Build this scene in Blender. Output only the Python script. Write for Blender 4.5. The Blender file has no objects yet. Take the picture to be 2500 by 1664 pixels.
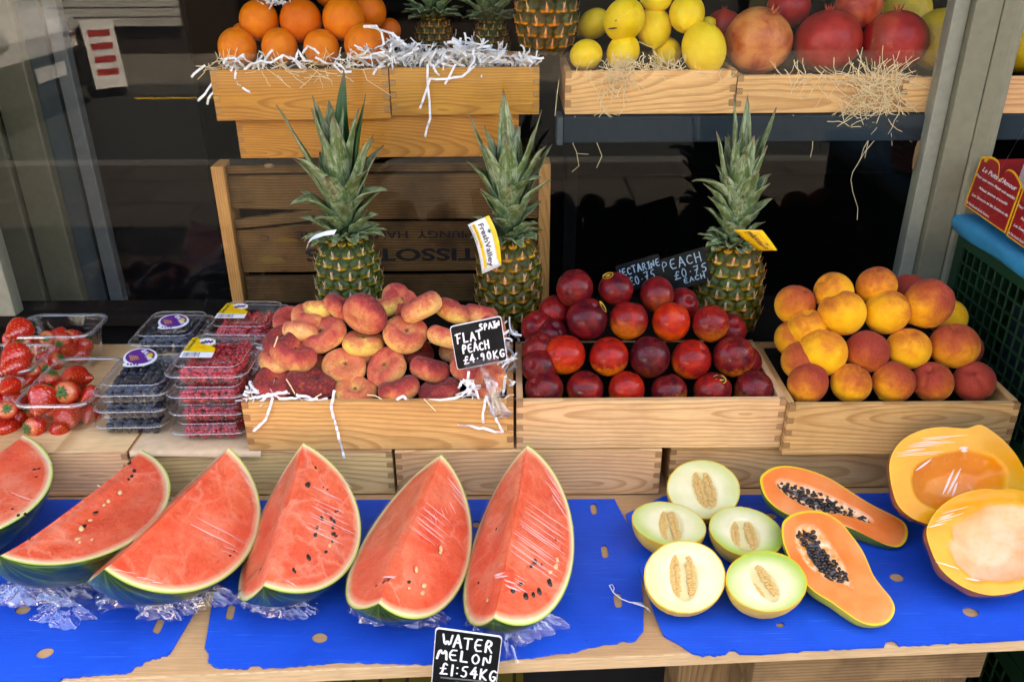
import bpy, bmesh, math, random
import numpy as np
from mathutils import Vector, Matrix, Euler
from mathutils.geometry import tessellate_polygon

SC = bpy.context.scene
COL = SC.collection
R = math.radians

# ------------------------------------------------------------------ camera
F = 2078.9; CX, CY = 1250.0, 832.0            # pixels of the 2500 x 1664 photograph
TH, RO = R(26.256), R(-0.399)
CAM = np.array([0.0, -1.226, 0.909])
FW = np.array([0.0, math.cos(TH), -math.sin(TH)])
_rt = np.array([1.0, 0, 0]); _up = np.cross(_rt, FW)
RT = math.cos(RO) * _rt + math.sin(RO) * _up
UP = -math.sin(RO) * _rt + math.cos(RO) * _up
cam_data = bpy.data.cameras.new('camera')
cam_data.sensor_width = 36.0
cam_data.lens = F / 2500 * 36.0
cam_data.clip_start = 0.02; cam_data.clip_end = 500
cam = bpy.data.objects.new('camera', cam_data); COL.objects.link(cam)
cam.matrix_world = Matrix(((RT[0], UP[0], -FW[0], CAM[0]), (RT[1], UP[1], -FW[1], CAM[1]),
                           (RT[2], UP[2], -FW[2], CAM[2]), (0, 0, 0, 1)))
SC.camera = cam

# ------------------------------------------------------------------ light
SUN_DIR = Vector((0.45, 0.50, 0.85)).normalized()      # towards the sun: behind the shop, so the stall stands in open shade
world = bpy.data.worlds.new('World'); SC.world = world; world.use_nodes = True
wn = world.node_tree.nodes; bg = wn['Background']
sky = wn.new('ShaderNodeTexSky'); sky.sky_type = 'NISHITA'; sky.sun_disc = False
sky.sun_elevation = math.asin(SUN_DIR.z); sky.sun_rotation = math.atan2(SUN_DIR.x, SUN_DIR.y)
sky.air_density = 0.6; sky.dust_density = 4.0; sky.ozone_density = 0.6
world.node_tree.links.new(sky.outputs[0], bg.inputs[0]); bg.inputs[1].default_value = 0.15
sl = bpy.data.lights.new('sun', 'SUN'); sl.energy = 4.0; sl.angle = R(0.6); sl.color = (1.0, 0.97, 0.92)
so = bpy.data.objects.new('sun', sl); COL.objects.link(so)
so.rotation_euler = SUN_DIR.to_track_quat('Z', 'Y').to_euler()
SC.view_settings.view_transform = 'Standard'; SC.view_settings.look = 'None'
SC.view_settings.gamma = 1.0; SC.view_settings.use_white_balance = True; SC.view_settings.white_balance_temperature = 8200; SC.view_settings.white_balance_tint = 10; SC.view_settings.exposure = 3.85
cy = SC.cycles
cy.max_bounces = 10; cy.transparent_max_bounces = 40; cy.glossy_bounces = 4; cy.diffuse_bounces = 4
cy.caustics_reflective = False; cy.caustics_refractive = False
cy.use_denoising = True; cy.denoiser = 'OPENIMAGEDENOISE'
cy.sample_clamp_indirect = 6.0

# ------------------------------------------------------------------ photo pixel -> place in the world
def ray(x, y): return FW + RT * (x - CX) / F - UP * (y - CY) / F
def aty(x, y, Y): d = ray(x, y); return CAM + d * (Y - CAM[1]) / d[1]
def atz(x, y, Z): d = ray(x, y); return CAM + d * (Z - CAM[2]) / d[2]
def depth(P): return float((np.asarray(P) - CAM) @ FW)
def crop(ox, oy, s): return lambda x, y: (ox + x / s, oy + y / s)
D = crop(0, 0, 0.9424)            # 2356-wide view
K2 = crop(450, 0, 2.356); K3 = crop(1350, 0, 2.0487); K4 = crop(500, 350, 2.618); K5 = crop(1350, 250, 2.0487)
K6 = crop(0, 700, 3.3657); K7 = crop(580, 680, 3.3657); K8 = crop(1240, 640, 3.267); K9 = crop(1820, 640, 3.266)
KA = crop(900, 1060, 2.596); KB = crop(500, 1060, 2.596); KC = crop(0, 1040, 2.513)
KE = crop(1480, 1060, 2.903); KF = crop(1840, 1000, 2.362); KG = crop(2250, 300, 3.92); KH = crop(0, 0, 2.24)

# ------------------------------------------------------------------ things, parts, meshes
def tag(o, label=None, cat=None, group=None, kind=None):
    if label: o['label'] = label
    if cat: o['category'] = cat
    if group: o['group'] = group
    if kind: o['kind'] = kind
    return o
def thing(name, label, cat, loc=(0, 0, 0), rot=(0, 0, 0), group=None):
    o = bpy.data.objects.new(name, None); COL.objects.link(o)
    o.empty_display_size = 0.02
    o.location = loc; o.rotation_euler = rot
    return tag(o, label, cat, group)
class MB:
    """collects vertices and faces of one mesh"""
    def __init__(s): s.v = []; s.f = []; s.m = []
    def add(s, V, Fs, mi=0):
        b = len(s.v); s.v += [tuple(map(float, p)) for p in V]
        s.f += [tuple(b + i for i in f) for f in Fs]; s.m += [mi] * len(Fs); return s
    def box(s, x0, x1, y0, y1, z0, z1, mi=0):
        V = [(x, y, z) for x in (x0, x1) for y in (y0, y1) for z in (z0, z1)]
        return s.add(V, [(0, 1, 3, 2), (4, 6, 7, 5), (0, 4, 5, 1), (2, 3, 7, 6), (0, 2, 6, 4), (1, 5, 7, 3)], mi)
    def grid(s, P, closed_u=False, closed_v=False, mi=0):
        P = np.asarray(P, float); n, m = P.shape[:2]
        Fs = []
        for i in range(n if closed_u else n - 1):
            for j in range(m if closed_v else m - 1):
                a = i * m + j; b = i * m + (j + 1) % m; c = ((i + 1) % n) * m + (j + 1) % m; d = ((i + 1) % n) * m + j
                Fs.append((a, b, c, d))
        return s.add(P.reshape(-1, 3), Fs, mi)
    def fan(s, ring, c, mi=0, flip=False):
        n = len(ring); V = list(ring) + [c]
        return s.add(V, [((i + 1) % n, i, n) if flip else (i, (i + 1) % n, n) for i in range(n)], mi)
    def tube(s, path, rad, n=6, mi=0, caps=True):
        path = [np.asarray(p, float) for p in path]; k = len(path)
        rad = [rad] * k if np.isscalar(rad) else rad
        rings = []; prev = None
        for i, p in enumerate(path):
            t = path[min(i + 1, k - 1)] - path[max(i - 1, 0)]; t = t / (np.linalg.norm(t) + 1e-12)
            a = prev if prev is not None else (np.array([0, 0, 1.]) if abs(t[2]) < .9 else np.array([1., 0, 0]))
            a = a - t * (a @ t); a /= np.linalg.norm(a) + 1e-12; b = np.cross(t, a); prev = a
            rings.append([p + rad[i] * (math.cos(q) * a + math.sin(q) * b) for q in np.linspace(0, 2 * math.pi, n, endpoint=False)])
        s.grid(rings, closed_v=True, mi=mi)
        if caps: s.fan(rings[0], path[0], mi, True); s.fan(rings[-1], path[-1], mi)
        return s
    def ribbon(s, path, w, side, mi=0):
        """flat strip along path; side = width direction (one vector or one per point)"""
        path = np.asarray(path, float); side = np.asarray(side, float)
        if side.ndim == 1: side = np.tile(side, (len(path), 1))
        w = np.full(len(path), w) if np.isscalar(w) else np.asarray(w)
        return s.grid(np.stack([path - side * w[:, None] / 2, path + side * w[:, None] / 2], 1), mi=mi)
    def plate(s, outer, z0, z1, holes=(), mi=0, fn=None):
        """flat outline with holes, given thickness along local z (fn maps (x,y,z) to a place)"""
        loops = [list(outer)] + [list(h) for h in holes]
        tri = tessellate_polygon([[Vector((p[0], p[1], 0)) for p in l] for l in loops])
        flat = [p for l in loops for p in l]; n = len(flat)
        fn = fn or (lambda x, y, z: (x, y, z))
        V = [fn(p[0], p[1], z0) for p in flat] + [fn(p[0], p[1], z1) for p in flat]
        Fs = []
        for t in tri:
            a, b, c = (flat[i] for i in t)
            ccw = (b[0] - a[0]) * (c[1] - a[1]) - (b[1] - a[1]) * (c[0] - a[0]) > 0
            u = t if ccw else t[::-1]
            Fs.append(tuple(n + i for i in u)); Fs.append(tuple(u[::-1]))
        o = 0
        for l in loops:
            k = len(l)
            for i in range(k):
                a, b = o + i, o + (i + 1) % k
                Fs.append((a, b, n + b, n + a))
            o += k
        return s.add(V, Fs, mi)
    def xform(s, M):
        s.v = [tuple(M @ Vector(p)) for p in s.v]; return s
    def build(s, name, mats, parent=None, smooth=False, bevel=0, loc=None, rot=None, attrs=None, fixn=False):
        me = bpy.data.meshes.new(name); me.from_pydata(s.v, [], s.f)
        for m in (mats if isinstance(mats, (list, tuple)) else [mats]): me.materials.append(m)
        if any(s.m): me.polygons.foreach_set('material_index', s.m)
        if fixn:
            bm = bmesh.new(); bm.from_mesh(me)
            if fixn == 2: bmesh.ops.remove_doubles(bm, verts=bm.verts, dist=1e-5)
            bmesh.ops.recalc_face_normals(bm, faces=bm.faces); bm.to_mesh(me); bm.free()
        if smooth: me.polygons.foreach_set('use_smooth', [True] * len(me.polygons))
        for k, a in (attrs or {}).items():
            a = np.asarray(a, float)
            if a.ndim == 1: me.attributes.new(k, 'FLOAT', 'POINT').data.foreach_set('value', a)
            else:
                a = np.concatenate([a, np.ones((len(a), 1))], 1) if a.shape[1] == 3 else a
                me.attributes.new(k, 'FLOAT_COLOR', 'POINT').data.foreach_set('color', a.ravel())
        me.update()
        return obj(name, me, parent, bevel, loc, rot)
def obj(name, me, parent=None, bevel=0, loc=None, rot=None):
    o = bpy.data.objects.new(name, me); COL.objects.link(o)
    if parent: o.parent = parent
    if loc is not None: o.location = loc
    if rot is not None: o.rotation_euler = rot
    if bevel:
        b = o.modifiers.new('bevel', 'BEVEL'); b.width = bevel; b.segments = 2; b.limit_method = 'ANGLE'; b.angle_limit = R(40)
    return o
def copy_tree(o, parent=None):
    c = o.copy(); COL.objects.link(c); c.parent = parent
    for ch in list(o.children): copy_tree(ch, c)
    return c
def bake(m, M=None):
    for p in m: yield p
def text_mesh(txt, size, mb, fn, mi=0, shear=0.0, space=1.0, align='LEFT', bold=0.0):
    """printed lettering: flat outlines placed by fn(x, y)"""
    cu = bpy.data.curves.new('lettering', 'FONT'); cu.body = txt; cu.size = size; cu.shear = shear
    cu.space_character = space; cu.align_x = align; cu.offset = bold; cu.resolution_u = 3
    o = bpy.data.objects.new('lettering', cu)
    me = bpy.data.meshes.new_from_object(o)
    mb.add([fn(v.co.x, v.co.y) for v in me.vertices], [tuple(p.vertices) for p in me.polygons], mi)
    bpy.data.objects.remove(o); bpy.data.meshes.remove(me); bpy.data.curves.remove(cu)
# hand lettering: strokes on a unit box
STROKES = {
 'A': [[(0, 0), (.45, 1), (.9, 0)], [(.15, .38), (.75, .38)]], 'C': [[(.8, .85), (.5, 1), (.15, .8), (.02, .45), (.2, .1), (.5, 0), (.8, .12)]],
 'E': [[(.75, 1), (.08, .98), (.04, 0), (.78, .04)], [(.06, .52), (.62, .53)]], 'F': [[(-.12, .92), (.85, 1.0)], [(.2, .98), (.12, 0)], [(.16, .5), (.62, .55)]],
 'G': [[(.82, .85), (.5, 1), (.12, .75), (.05, .35), (.3, .02), (.68, .06), (.82, .42), (.5, .42)]], 'H': [[(.05, 1), (.05, 0)], [(.8, 1), (.8, 0)], [(.05, .5), (.8, .52)]],
 'I': [[(.1, .97), (.6, 1)], [(.35, 1), (.33, 0)], [(.05, 0), (.62, .02)]], 'K': [[(.08, 1), (.05, 0)], [(.75, 1), (.1, .45), (.8, 0)]], 'L': [[(.1, 1), (.06, .03), (.72, .03)]],
 'M': [[(-.1, 0), (.18, 1), (.5, .35), (.85, 1), (.95, 0)]], 'N': [[(.05, 0), (.08, 1), (.75, .02), (.8, 1)]], 'O': [[(.45, 1), (.12, .8), (.03, .4), (.25, .03), (.6, .05), (.83, .4), (.75, .8), (.45, 1)]],
 'P': [[(.1, 0), (.14, 1), (.6, .98), (.82, .75), (.6, .5), (.14, .45)]], 'R': [[(.08, 0), (.1, 1), (.6, .96), (.72, .72), (.5, .5), (.12, .48)], [(.35, .48), (.8, 0)]],
 'S': [[(.75, .88), (.45, 1), (.12, .8), (.3, .55), (.65, .42), (.7, .15), (.38, 0), (.02, .12)]], 'T': [[(-.02, .97), (.85, 1)], [(.42, .98), (.4, 0)]],
 'W': [[(-.05, 1), (.22, 0), (.5, .65), (.75, 0), (1.05, 1)]], '0': [[(.4, 1), (.1, .75), (.05, .3), (.3, 0), (.6, .1), (.72, .5), (.62, .85), (.4, 1)]],
 '1': [[(.35, 1), (.3, 0)]], '4': [[(.55, 1), (.02, .35), (.8, .38)], [(.6, .7), (.55, 0)]], '5': [[(.75, 1), (.2, .97), (.12, .58), (.5, .62), (.72, .32), (.45, 0), (.03, .1)]],
 '7': [[(.02, .95), (.72, 1), (.25, 0)], [(.15, .5), (.65, .55)]], '9': [[(.66, .75), (.4, 1), (.1, .75), (.3, .5), (.64, .7), (.62, .3), (.5, 0)]],
 '.': [[(.15, .42), (.2, .45)]], ':': [[(.2, .7), (.22, .72)], [(.2, .2), (.22, .22)]],
 '\u00a3': [[(.85, .85), (.6, 1), (.38, .8), (.36, .3), (.15, .05), (.02, .02), (.9, .06)], [(.05, .5), (.7, .52)]],
}
def hand_text(mb, txt, x, y, h, w, fn, thick, rng, adv=None, mi=0):
    """writes txt in strokes from (x, y) upwards; fn(x, y, lift) gives the place"""
    lift = 0.0
    for ch in txt:
        if ch != ' ':
            hh = h * rng.uniform(.92, 1.06); dy = rng.uniform(-.05, .05) * h
            for st in STROKES[ch]:
                pts = [np.array((x + px * w, y + dy + py * hh)) for px, py in st]
                if len(pts) > 3:       # round the bends
                    q = [pts[0]]
                    for a, b in zip(pts[:-1], pts[1:]): q += [a * .7 + b * .3, a * .3 + b * .7]
                    pts = q + [pts[-1]]
                lift += 0.00002
                t = thick * rng.uniform(.85, 1.1)
                for i, p in enumerate(pts):
                    disc = [fn(p[0] + t / 2 * math.cos(a), p[1] + t / 2 * math.sin(a), lift) for a in np.linspace(0, 2 * math.pi, 8, endpoint=False)]
                    mb.add(disc, [tuple(range(8))], mi)
                    lift += 0.000004
                    if i:
                        d = p - pts[i - 1]; l = np.linalg.norm(d) + 1e-9; nrm = np.array((-d[1], d[0])) / l * t / 2
                        a = pts[i - 1]
                        mb.add([fn(*(a - nrm), lift), fn(*(p - nrm), lift), fn(*(p + nrm), lift), fn(*(a + nrm), lift)], [(0, 1, 2, 3)], mi)
                        lift += 0.000004
        x += (adv or w * 1.22) * (0.62 if ch in '1I.:' else 1.0)
ORD = ['first', 'second', 'third', 'fourth', 'fifth', 'sixth', 'seventh', 'eighth', 'ninth', 'tenth']
def vnoise(P, seed=0, scale=1.0):
    """smooth pseudo-random value per point, about -1..1"""
    P = np.asarray(P, float) * scale; r = np.random.RandomState(seed); s = np.zeros(len(P))
    for k in range(7):
        d = r.normal(size=3); d *= (1 + .45 * k) / np.linalg.norm(d); s += np.sin(P @ d * 2.2 + r.uniform(0, 6.28)) / (1 + .35 * k)
    return s / 3.0
# ------------------------------------------------------------------ procedural materials
class G:
    def __init__(s, name):
        s.m = bpy.data.materials.new(name); s.m.use_nodes = True; s.nt = s.m.node_tree
        s.b = s.nt.nodes['Principled BSDF']; s.out = s.nt.nodes['Material Output']
    def n(s, typ, i=None, **kw):
        nd = s.nt.nodes.new('ShaderNode' + typ)
        for k, v in kw.items(): setattr(nd, k, v)
        for k, v in (i or {}).items(): s.set(nd.inputs[k], v)
        return nd
    def set(s, inp, v):
        if isinstance(v, bpy.types.NodeSocket): s.nt.links.new(v, inp)
        elif isinstance(v, (tuple, list)) and len(v) == 3 and inp.type == 'RGBA': inp.default_value = (*v, 1)
        else: inp.default_value = v
    def p(s, **kw):
        for k, v in kw.items(): s.set(s.b.inputs[k.replace('_', ' ')], v)
        return s
    def co(s, rnd=0.0):
        c = s.n('TexCoord').outputs['Object']
        if rnd:
            r = s.n('ObjectInfo').outputs['Random']
            c = s.n('VectorMath', {0: c, 1: s.n('CombineXYZ', {'X': s.math('MULTIPLY', r, rnd), 'Y': s.math('MULTIPLY', r, rnd * 1.7), 'Z': s.math('MULTIPLY', r, rnd * .6)}).outputs[0]}, operation='ADD').outputs[0]
        return c
    def ocol(s):
        c = s.n('ObjectInfo').outputs['Color']; q = s.n('SeparateColor', {0: c}); return c, q.outputs[0], q.outputs[1], q.outputs[2]
    def rnd(s): return s.n('ObjectInfo').outputs['Random']
    def scale(s, v, sc): return s.n('Mapping', {'Vector': v, 'Scale': sc}).outputs[0]
    def noise(s, v, sc=5.0, det=3.0, rough=.5, dist=0.0): return s.n('TexNoise', {'Vector': v, 'Scale': sc, 'Detail': det, 'Roughness': rough, 'Distortion': dist}).outputs[0]
    def vor(s, v, sc=5.0, feature='F1', out=0, rand=1.0): return s.n('TexVoronoi', {'Vector': v, 'Scale': sc, 'Randomness': rand}, feature=feature).outputs[out]
    def ramp(s, f, stops, interp='LINEAR'):
        top = max(p for p, _ in stops)
        if top > 1: f = s.math('MULTIPLY', f, 1 / top); stops = [(p / top, c) for p, c in stops]
        r = s.n('ValToRGB', {0: f}); e = r.color_ramp.elements; r.color_ramp.interpolation = interp
        while len(e) < len(stops): e.new(.5)
        for k, (pos, c) in enumerate(stops):
            e[k].position = pos; e[k].color = (*c, 1) if isinstance(c, (tuple, list)) else (c, c, c, 1)
        return r.outputs[0]
    def mix(s, f, a, b, blend='MIX'): return s.n('MixRGB', {0: f, 1: a, 2: b}, blend_type=blend).outputs[0]
    def math(s, op, a, b=0.0, c=0.0): return s.n('Math', {0: a, 1: b, 2: c}, operation=op).outputs[0]
    def sep(s, v): o = s.n('SeparateXYZ', {0: v}).outputs; return o[0], o[1], o[2]
    def attr(s, name, out='Fac'): return s.n('Attribute', attribute_name=name).outputs[out]
    def bump(s, h, st=.3, d=.002): s.p(Normal=s.n('Bump', {'Strength': st, 'Distance': d, 'Height': h}).outputs[0]); return s
def flat(name, col, rough=.6, **kw):
    g = G(name); g.p(Base_Color=col, Roughness=rough, **kw)
    c = g.co(.3); n = g.noise(c, 60, 4)
    g.p(Base_Color=g.mix(.25, col, g.mix(1, col, g.ramp(n, [(.3, .55), (.7, 1.25)]), 'MULTIPLY')))
    g.bump(n, .12, .001); return g.m

def wood(name, axis, pale, dark, line=.6, ring=130.0, rough=.6, dirt=.35):
    """pine board: growth rings cut lengthwise, different on every board"""
    g = G(name); c = g.n('TexCoord').outputs['Object']; x, y, z = g.sep(c)
    if axis == 'y': x, y = y, x
    if axis == 'z': x, z = z, x
    r = g.rnd(); r2 = g.math('FRACT', g.math('MULTIPLY', r, 37.7)); r3 = g.math('FRACT', g.math('MULTIPLY', r, 91.3))
    lx = g.n('CombineXYZ', {'X': g.math('ADD', x, g.math('MULTIPLY', r, 20)), 'Y': g.math('MULTIPLY', z, 1.6), 'Z': r2}).outputs[0]
    wob = g.math('SUBTRACT', g.noise(lx, 3.0, 2), .5); wob2 = g.math('SUBTRACT', g.noise(lx, 13, 2), .5)
    zc = g.math('MULTIPLY_ADD', r2, .085, .005)
    y0 = g.math('ADD', g.math('ADD', .022, g.math('MULTIPLY', g.math('ADD', x, .1), g.math('SUBTRACT', g.math('MULTIPLY', r3, .28), .14))), g.math('MULTIPLY', wob, .055))
    dz = g.math('ADD', g.math('SUBTRACT', z, zc), g.math('MULTIPLY', wob2, .006))
    rad = g.math('SQRT', g.math('ADD', g.math('MULTIPLY', dz, dz), g.math('MULTIPLY', y0, y0)))
    rr = g.math('FRACT', g.math('ADD', g.math('MULTIPLY', rad, ring), g.math('MULTIPLY', r3, 7)))
    ln = g.ramp(rr, [(0, 0), (.45, .12), (.8, 1), (.93, .9), (1, 0)])
    fine = g.noise(g.scale(g.n('CombineXYZ', {'X': x, 'Y': y, 'Z': z}).outputs[0], (14, 400, 400)), 1, 3, .6)
    cl, a, b_, e_ = g.ocol()
    col = g.mix(g.math('MULTIPLY', ln, line), pale, dark)
    col = g.mix(.5, col, g.mix(1, col, g.ramp(fine, [(.3, .6), (.7, 1.2)]), 'MULTIPLY'))
    blot = g.noise(g.co(9), 7, 4, .6)
    col = g.mix(g.math('MULTIPLY', g.ramp(blot, [(.45, 0), (.75, 1)]), dirt), col, (dark[0] * .45, dark[1] * .4, dark[2] * .4))
    spots = g.noise(g.scale(g.co(31), (30, 60, 160)), 1, 2)
    col = g.mix(g.ramp(spots, [(.74, 0), (.8, .6)]), col, (dark[0] * .3, dark[1] * .25, dark[2] * .25))
    kv = g.vor(g.n('CombineXYZ', {'X': g.math('MULTIPLY_ADD', x, 2.4, g.math('MULTIPLY', r, 50)), 'Y': r3, 'Z': g.math('MULTIPLY', z, 11)}).outputs[0], 1)
    col = g.mix(g.math('MULTIPLY', g.ramp(kv, [(0, .95), (.055, .8), (.075, .25), (.12, 0)]), g.math('GREATER_THAN', r3, .45)), col, (dark[0] * .3, dark[1] * .22, dark[2] * .18))
    col = g.mix(1, col, cl, 'MULTIPLY')
    g.p(Base_Color=col, Roughness=rough, Specular_IOR_Level=.2)
    g.bump(g.math('ADD', g.math('MULTIPLY', ln, -.6), fine), .22, .0007)
    return g.m
def endgrain(name, pale, dark):
    g = G(name); c = g.co(3.0); x, y, z = g.sep(c)
    d = g.math('ADD', g.math('ADD', g.math('MULTIPLY', x, .9), g.math('MULTIPLY', z, .75)), g.math('MULTIPLY', g.noise(c, 25, 2), .012))
    st = g.ramp(g.math('FRACT', g.math('MULTIPLY', d, 290)), [(0, 0), (.5, .2), (.8, 1), (1, .1)])
    cl, *_ = g.ocol()
    g.p(Base_Color=g.mix(1, g.mix(st, pale, dark), cl, 'MULTIPLY'), Roughness=.75); g.bump(st, .2, .0006); return g.m
M = {}
PP, PD = (.78, .50, .245), (.45, .215, .075)
M['pine_x'] = wood('pine_along_x', 'x', PP, PD); M['pine_y'] = wood('pine_along_y', 'y', PP, PD); M['pine_end'] = endgrain('pine_end_grain', (.50, .29, .12), (.09, .035, .012))
M['honey_x'] = wood('honey_pine_along_x', 'x', (.62, .27, .045), (.32, .105, .014), .6, 210); M['honey_y'] = wood('honey_pine_along_y', 'y', (.56, .26, .065), (.3, .105, .02), .6, 210)
M['honey_end'] = endgrain('honey_end_grain', (.5, .25, .07), (.14, .05, .015)); M['honey_z'] = wood('honey_pine_upright', 'z', (.60, .29, .085), (.34, .13, .03), .5, 200)
M['old_x'] = wood('weathered_board', 'x', (.165, .082, .026), (.026, .013, .005), .65, 170, .9, .9)
M['rough_x'] = wood('rough_board_along_x', 'x', (.30, .185, .085), (.10, .05, .022), .5, 170, .85, .9); M['rough_z'] = wood('rough_board_upright', 'z', (.30, .185, .085), (.10, .05, .022), .5, 170, .85, .9)
M['ply'] = wood('plywood_top', 'x', (.55, .33, .155), (.38, .2, .085), .35, 60, .6, .3)
M['plyedge'] = wood('plywood_edge', 'x', (.72, .5, .28), (.42, .24, .1), .4, 700, .6, .15)
M['sign_wood'] = M['rough_z']

def m_blue():
    g = G('blue_corrugated_plastic'); c = g.co(); x, y, z = g.sep(c)
    fl = g.n('TexWave', {'Vector': c, 'Scale': 62.0, 'Distortion': .25, 'Detail': 1.0, 'Detail Scale': 3.0}, wave_type='BANDS', bands_direction='Y').outputs[1]
    big = g.noise(g.scale(c, (2.5, 90, 1)), 1, 3); sc = g.noise(g.scale(c, (10, 260, 1)), 1, 2, .7)
    col = g.ramp(g.noise(c, 6, 3), [(.3, (.0008, .058, .44)), (.7, (.001, .082, .58))])
    col = g.mix(g.ramp(sc, [(.60, 0), (.76, .6)]), col, (.02, .16, .72))
    fine = g.noise(c, 420, 2)
    stn = g.noise(c, 9, 5, .7, .6); col = g.mix(g.ramp(stn, [(.56, 0), (.68, .18)]), col, (.002, .035, .26))
    col = g.mix(g.ramp(fine, [(.72, 0), (.78, .25)]), col, (.2, .3, .8))
    g.p(Base_Color=col, Roughness=g.ramp(big, [(.3, .28), (.7, .42)]), Specular_IOR_Level=.22)
    g.bump(g.math('ADD', g.math('MULTIPLY', fl, .3), g.math('MULTIPLY', big, 1.0)), .28, .001); return g.m
M['blue'] = m_blue()

def m_wm_flesh():
    g = G('watermelon_flesh'); rho = g.attr('rho'); ax = g.attr('along'); c = g.co(5)
    n1 = g.noise(c, 14, 4, .6); n2 = g.noise(g.scale(c, (60, 60, 60)), 1, 4, .65, 1.2); n3 = g.noise(c, 300, 2)
    col = g.ramp(n1, [(.25, (.72, .055, .020)), (.5, (.82, .115, .046)), (.75, (.87, .24, .13))])
    col = g.mix(g.ramp(n2, [(.50, 0), (.72, .55)]), col, (.56, .030, .010))
    col = g.mix(g.ramp(n3, [(.55, 0), (.75, .35)]), col, (.95, .32, .18))
    vn = g.vor(g.n('VectorMath', {0: g.scale(c, (1, 1, 1)), 1: g.n('CombineXYZ', {'X': g.math('MULTIPLY', n1, .12), 'Y': g.math('MULTIPLY', n2, .03)}).outputs[0]}, operation='ADD').outputs[0], 22, 'DISTANCE_TO_EDGE')
    col = g.mix(g.math('MULTIPLY', g.ramp(vn, [(0, .55), (.05, .2), (.12, 0)]), g.ramp(g.noise(c, 8, 2), [(.4, .1), (.6, 1)])), col, (.90, .36, .22))
    e = g.math('ADD', rho, g.math('MULTIPLY', g.math('SUBTRACT', n1, .5), .03))
    col = g.mix(g.ramp(e, [(.90, 0), (.945, .5), (.966, 1)]), col, (.84, .72, .42))
    col = g.mix(g.ramp(e, [(.966, 0), (.982, 1)]), col, (.62, .66, .2))
    col = g.mix(g.ramp(rho, [(.986, 0), (.994, 1)]), col, (.26, .36, .03))
    g.p(Base_Color=col, Roughness=.34, Specular_IOR_Level=.5, Coat_Weight=.25, Coat_Roughness=.15)
    g.bump(g.math('ADD', g.math('MULTIPLY', n3, .5), n2), .3, .001); return g.m
def m_wm_rind():
    g = G('watermelon_rind'); c = g.co(5); x, y, z = g.sep(c)
    a = g.attr('around'); al = g.attr('along')
    v = g.n('CombineXYZ', {'X': g.math('MULTIPLY', a, 5), 'Y': g.math('MULTIPLY', al, 1.6), 'Z': g.rnd()}).outputs[0]
    w = g.noise(v, 1.5, 5, .62, .8)
    col = g.ramp(w, [(.40, (.004, .020, .005)), (.5, (.010, .050, .008)), (.58, (.04, .12, .015)), (.68, (.14, .24, .04))])
    g.p(Base_Color=col, Roughness=.3); return g.m
M['wm_flesh'] = m_wm_flesh(); M['wm_rind'] = m_wm_rind()
M['pap_pulp'] = flat('grey_seed_pulp', (.10, .085, .085), .3)
M['seed_black'] = flat('dark_seed', (.018, .009, .006), .3); M['seed_pale'] = flat('pale_seed', (.75, .5, .22), .45)

def clear(name, tint, gloss, rough, bumpsc=0, bst=.2, haze=0.0, hazecol=(.9, .92, .95), film=.55):
    """thin clear plastic: sees through, mirrors the sky at grazing angles"""
    g = G(name); g.nt.nodes.remove(g.b)
    t = g.n('BsdfTransparent', {'Color': tint}); gl = g.n('BsdfGlossy', {'Color': (1, 1, 1), 'Roughness': rough})
    fr = g.n('LayerWeight', {'Blend': .5}).outputs['Facing']
    f = g.math('ADD', gloss, g.math('MULTIPLY', g.math('POWER', fr, 3.0), film))
    if bumpsc:
        c = g.co(4); h = g.math('ADD', g.noise(g.scale(c, (1, 1, 1)), bumpsc, 3, .6, .6), g.math('MULTIPLY', g.noise(g.scale(c, (.35, 2.6, 1)), bumpsc * 1.6, 2), .8))
        b = g.n('Bump', {'Strength': bst, 'Distance': .006, 'Height': h}).outputs[0]; g.set(gl.inputs['Normal'], b)
    sh = g.n('MixShader', {0: f, 1: t.outputs[0], 2: gl.outputs[0]}).outputs[0]
    if haze:
        df = g.n('BsdfDiffuse', {'Color': hazecol}); tr = g.n('BsdfTranslucent', {'Color': hazecol})
        d2 = g.n('MixShader', {0: .4, 1: df.outputs[0], 2: tr.outputs[0]}).outputs[0]
        hf = haze if not bumpsc else g.math('MULTIPLY', g.ramp(g.noise(g.co(4), bumpsc * 1.3, 4, .65, 1.2), [(.42, .15), (.68, 1)]), haze)
        sh = g.n('MixShader', {0: hf, 1: sh, 2: d2}).outputs[0]
    g.set(g.out.inputs[0], sh); return g.m
M['clear'] = clear('clear_punnet_plastic', (.98, .985, .985), .032, .05, 40, .3, .008)
M['clear_rim_glint'] = clear('clear_punnet_rim_glint', (.94, .95, .95), .25, .05, 0, 0, .13)  # rim plastic; milky white in its colour stands in for highlights
M['film'] = clear('cling_film', (.985, .985, .985), .03, .13, 14, .7, .02, film=.25)
M['film_soft'] = clear('cling_film_taut', (.985, .985, .985), .010, .16, 14, .5, .008, film=.2)
M['crumple'] = clear('crumpled_cling_film', (.95, .965, .98), .09, .12, 18, .7, .05)
M['crease_glint'] = clear('film_crease_glint', (.9, .9, .9), .2, .2, 0, 0, .62, (.95, .93, .92))  # raised film creases; their white colour stands in for glints
M['clip'] = clear('clear_clip_plastic', (.93, .95, .96), .10, .04, 0, 0, .06)
M['pane'] = clear('window_glass', (.95, .97, .965), .0135, .0)

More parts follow.
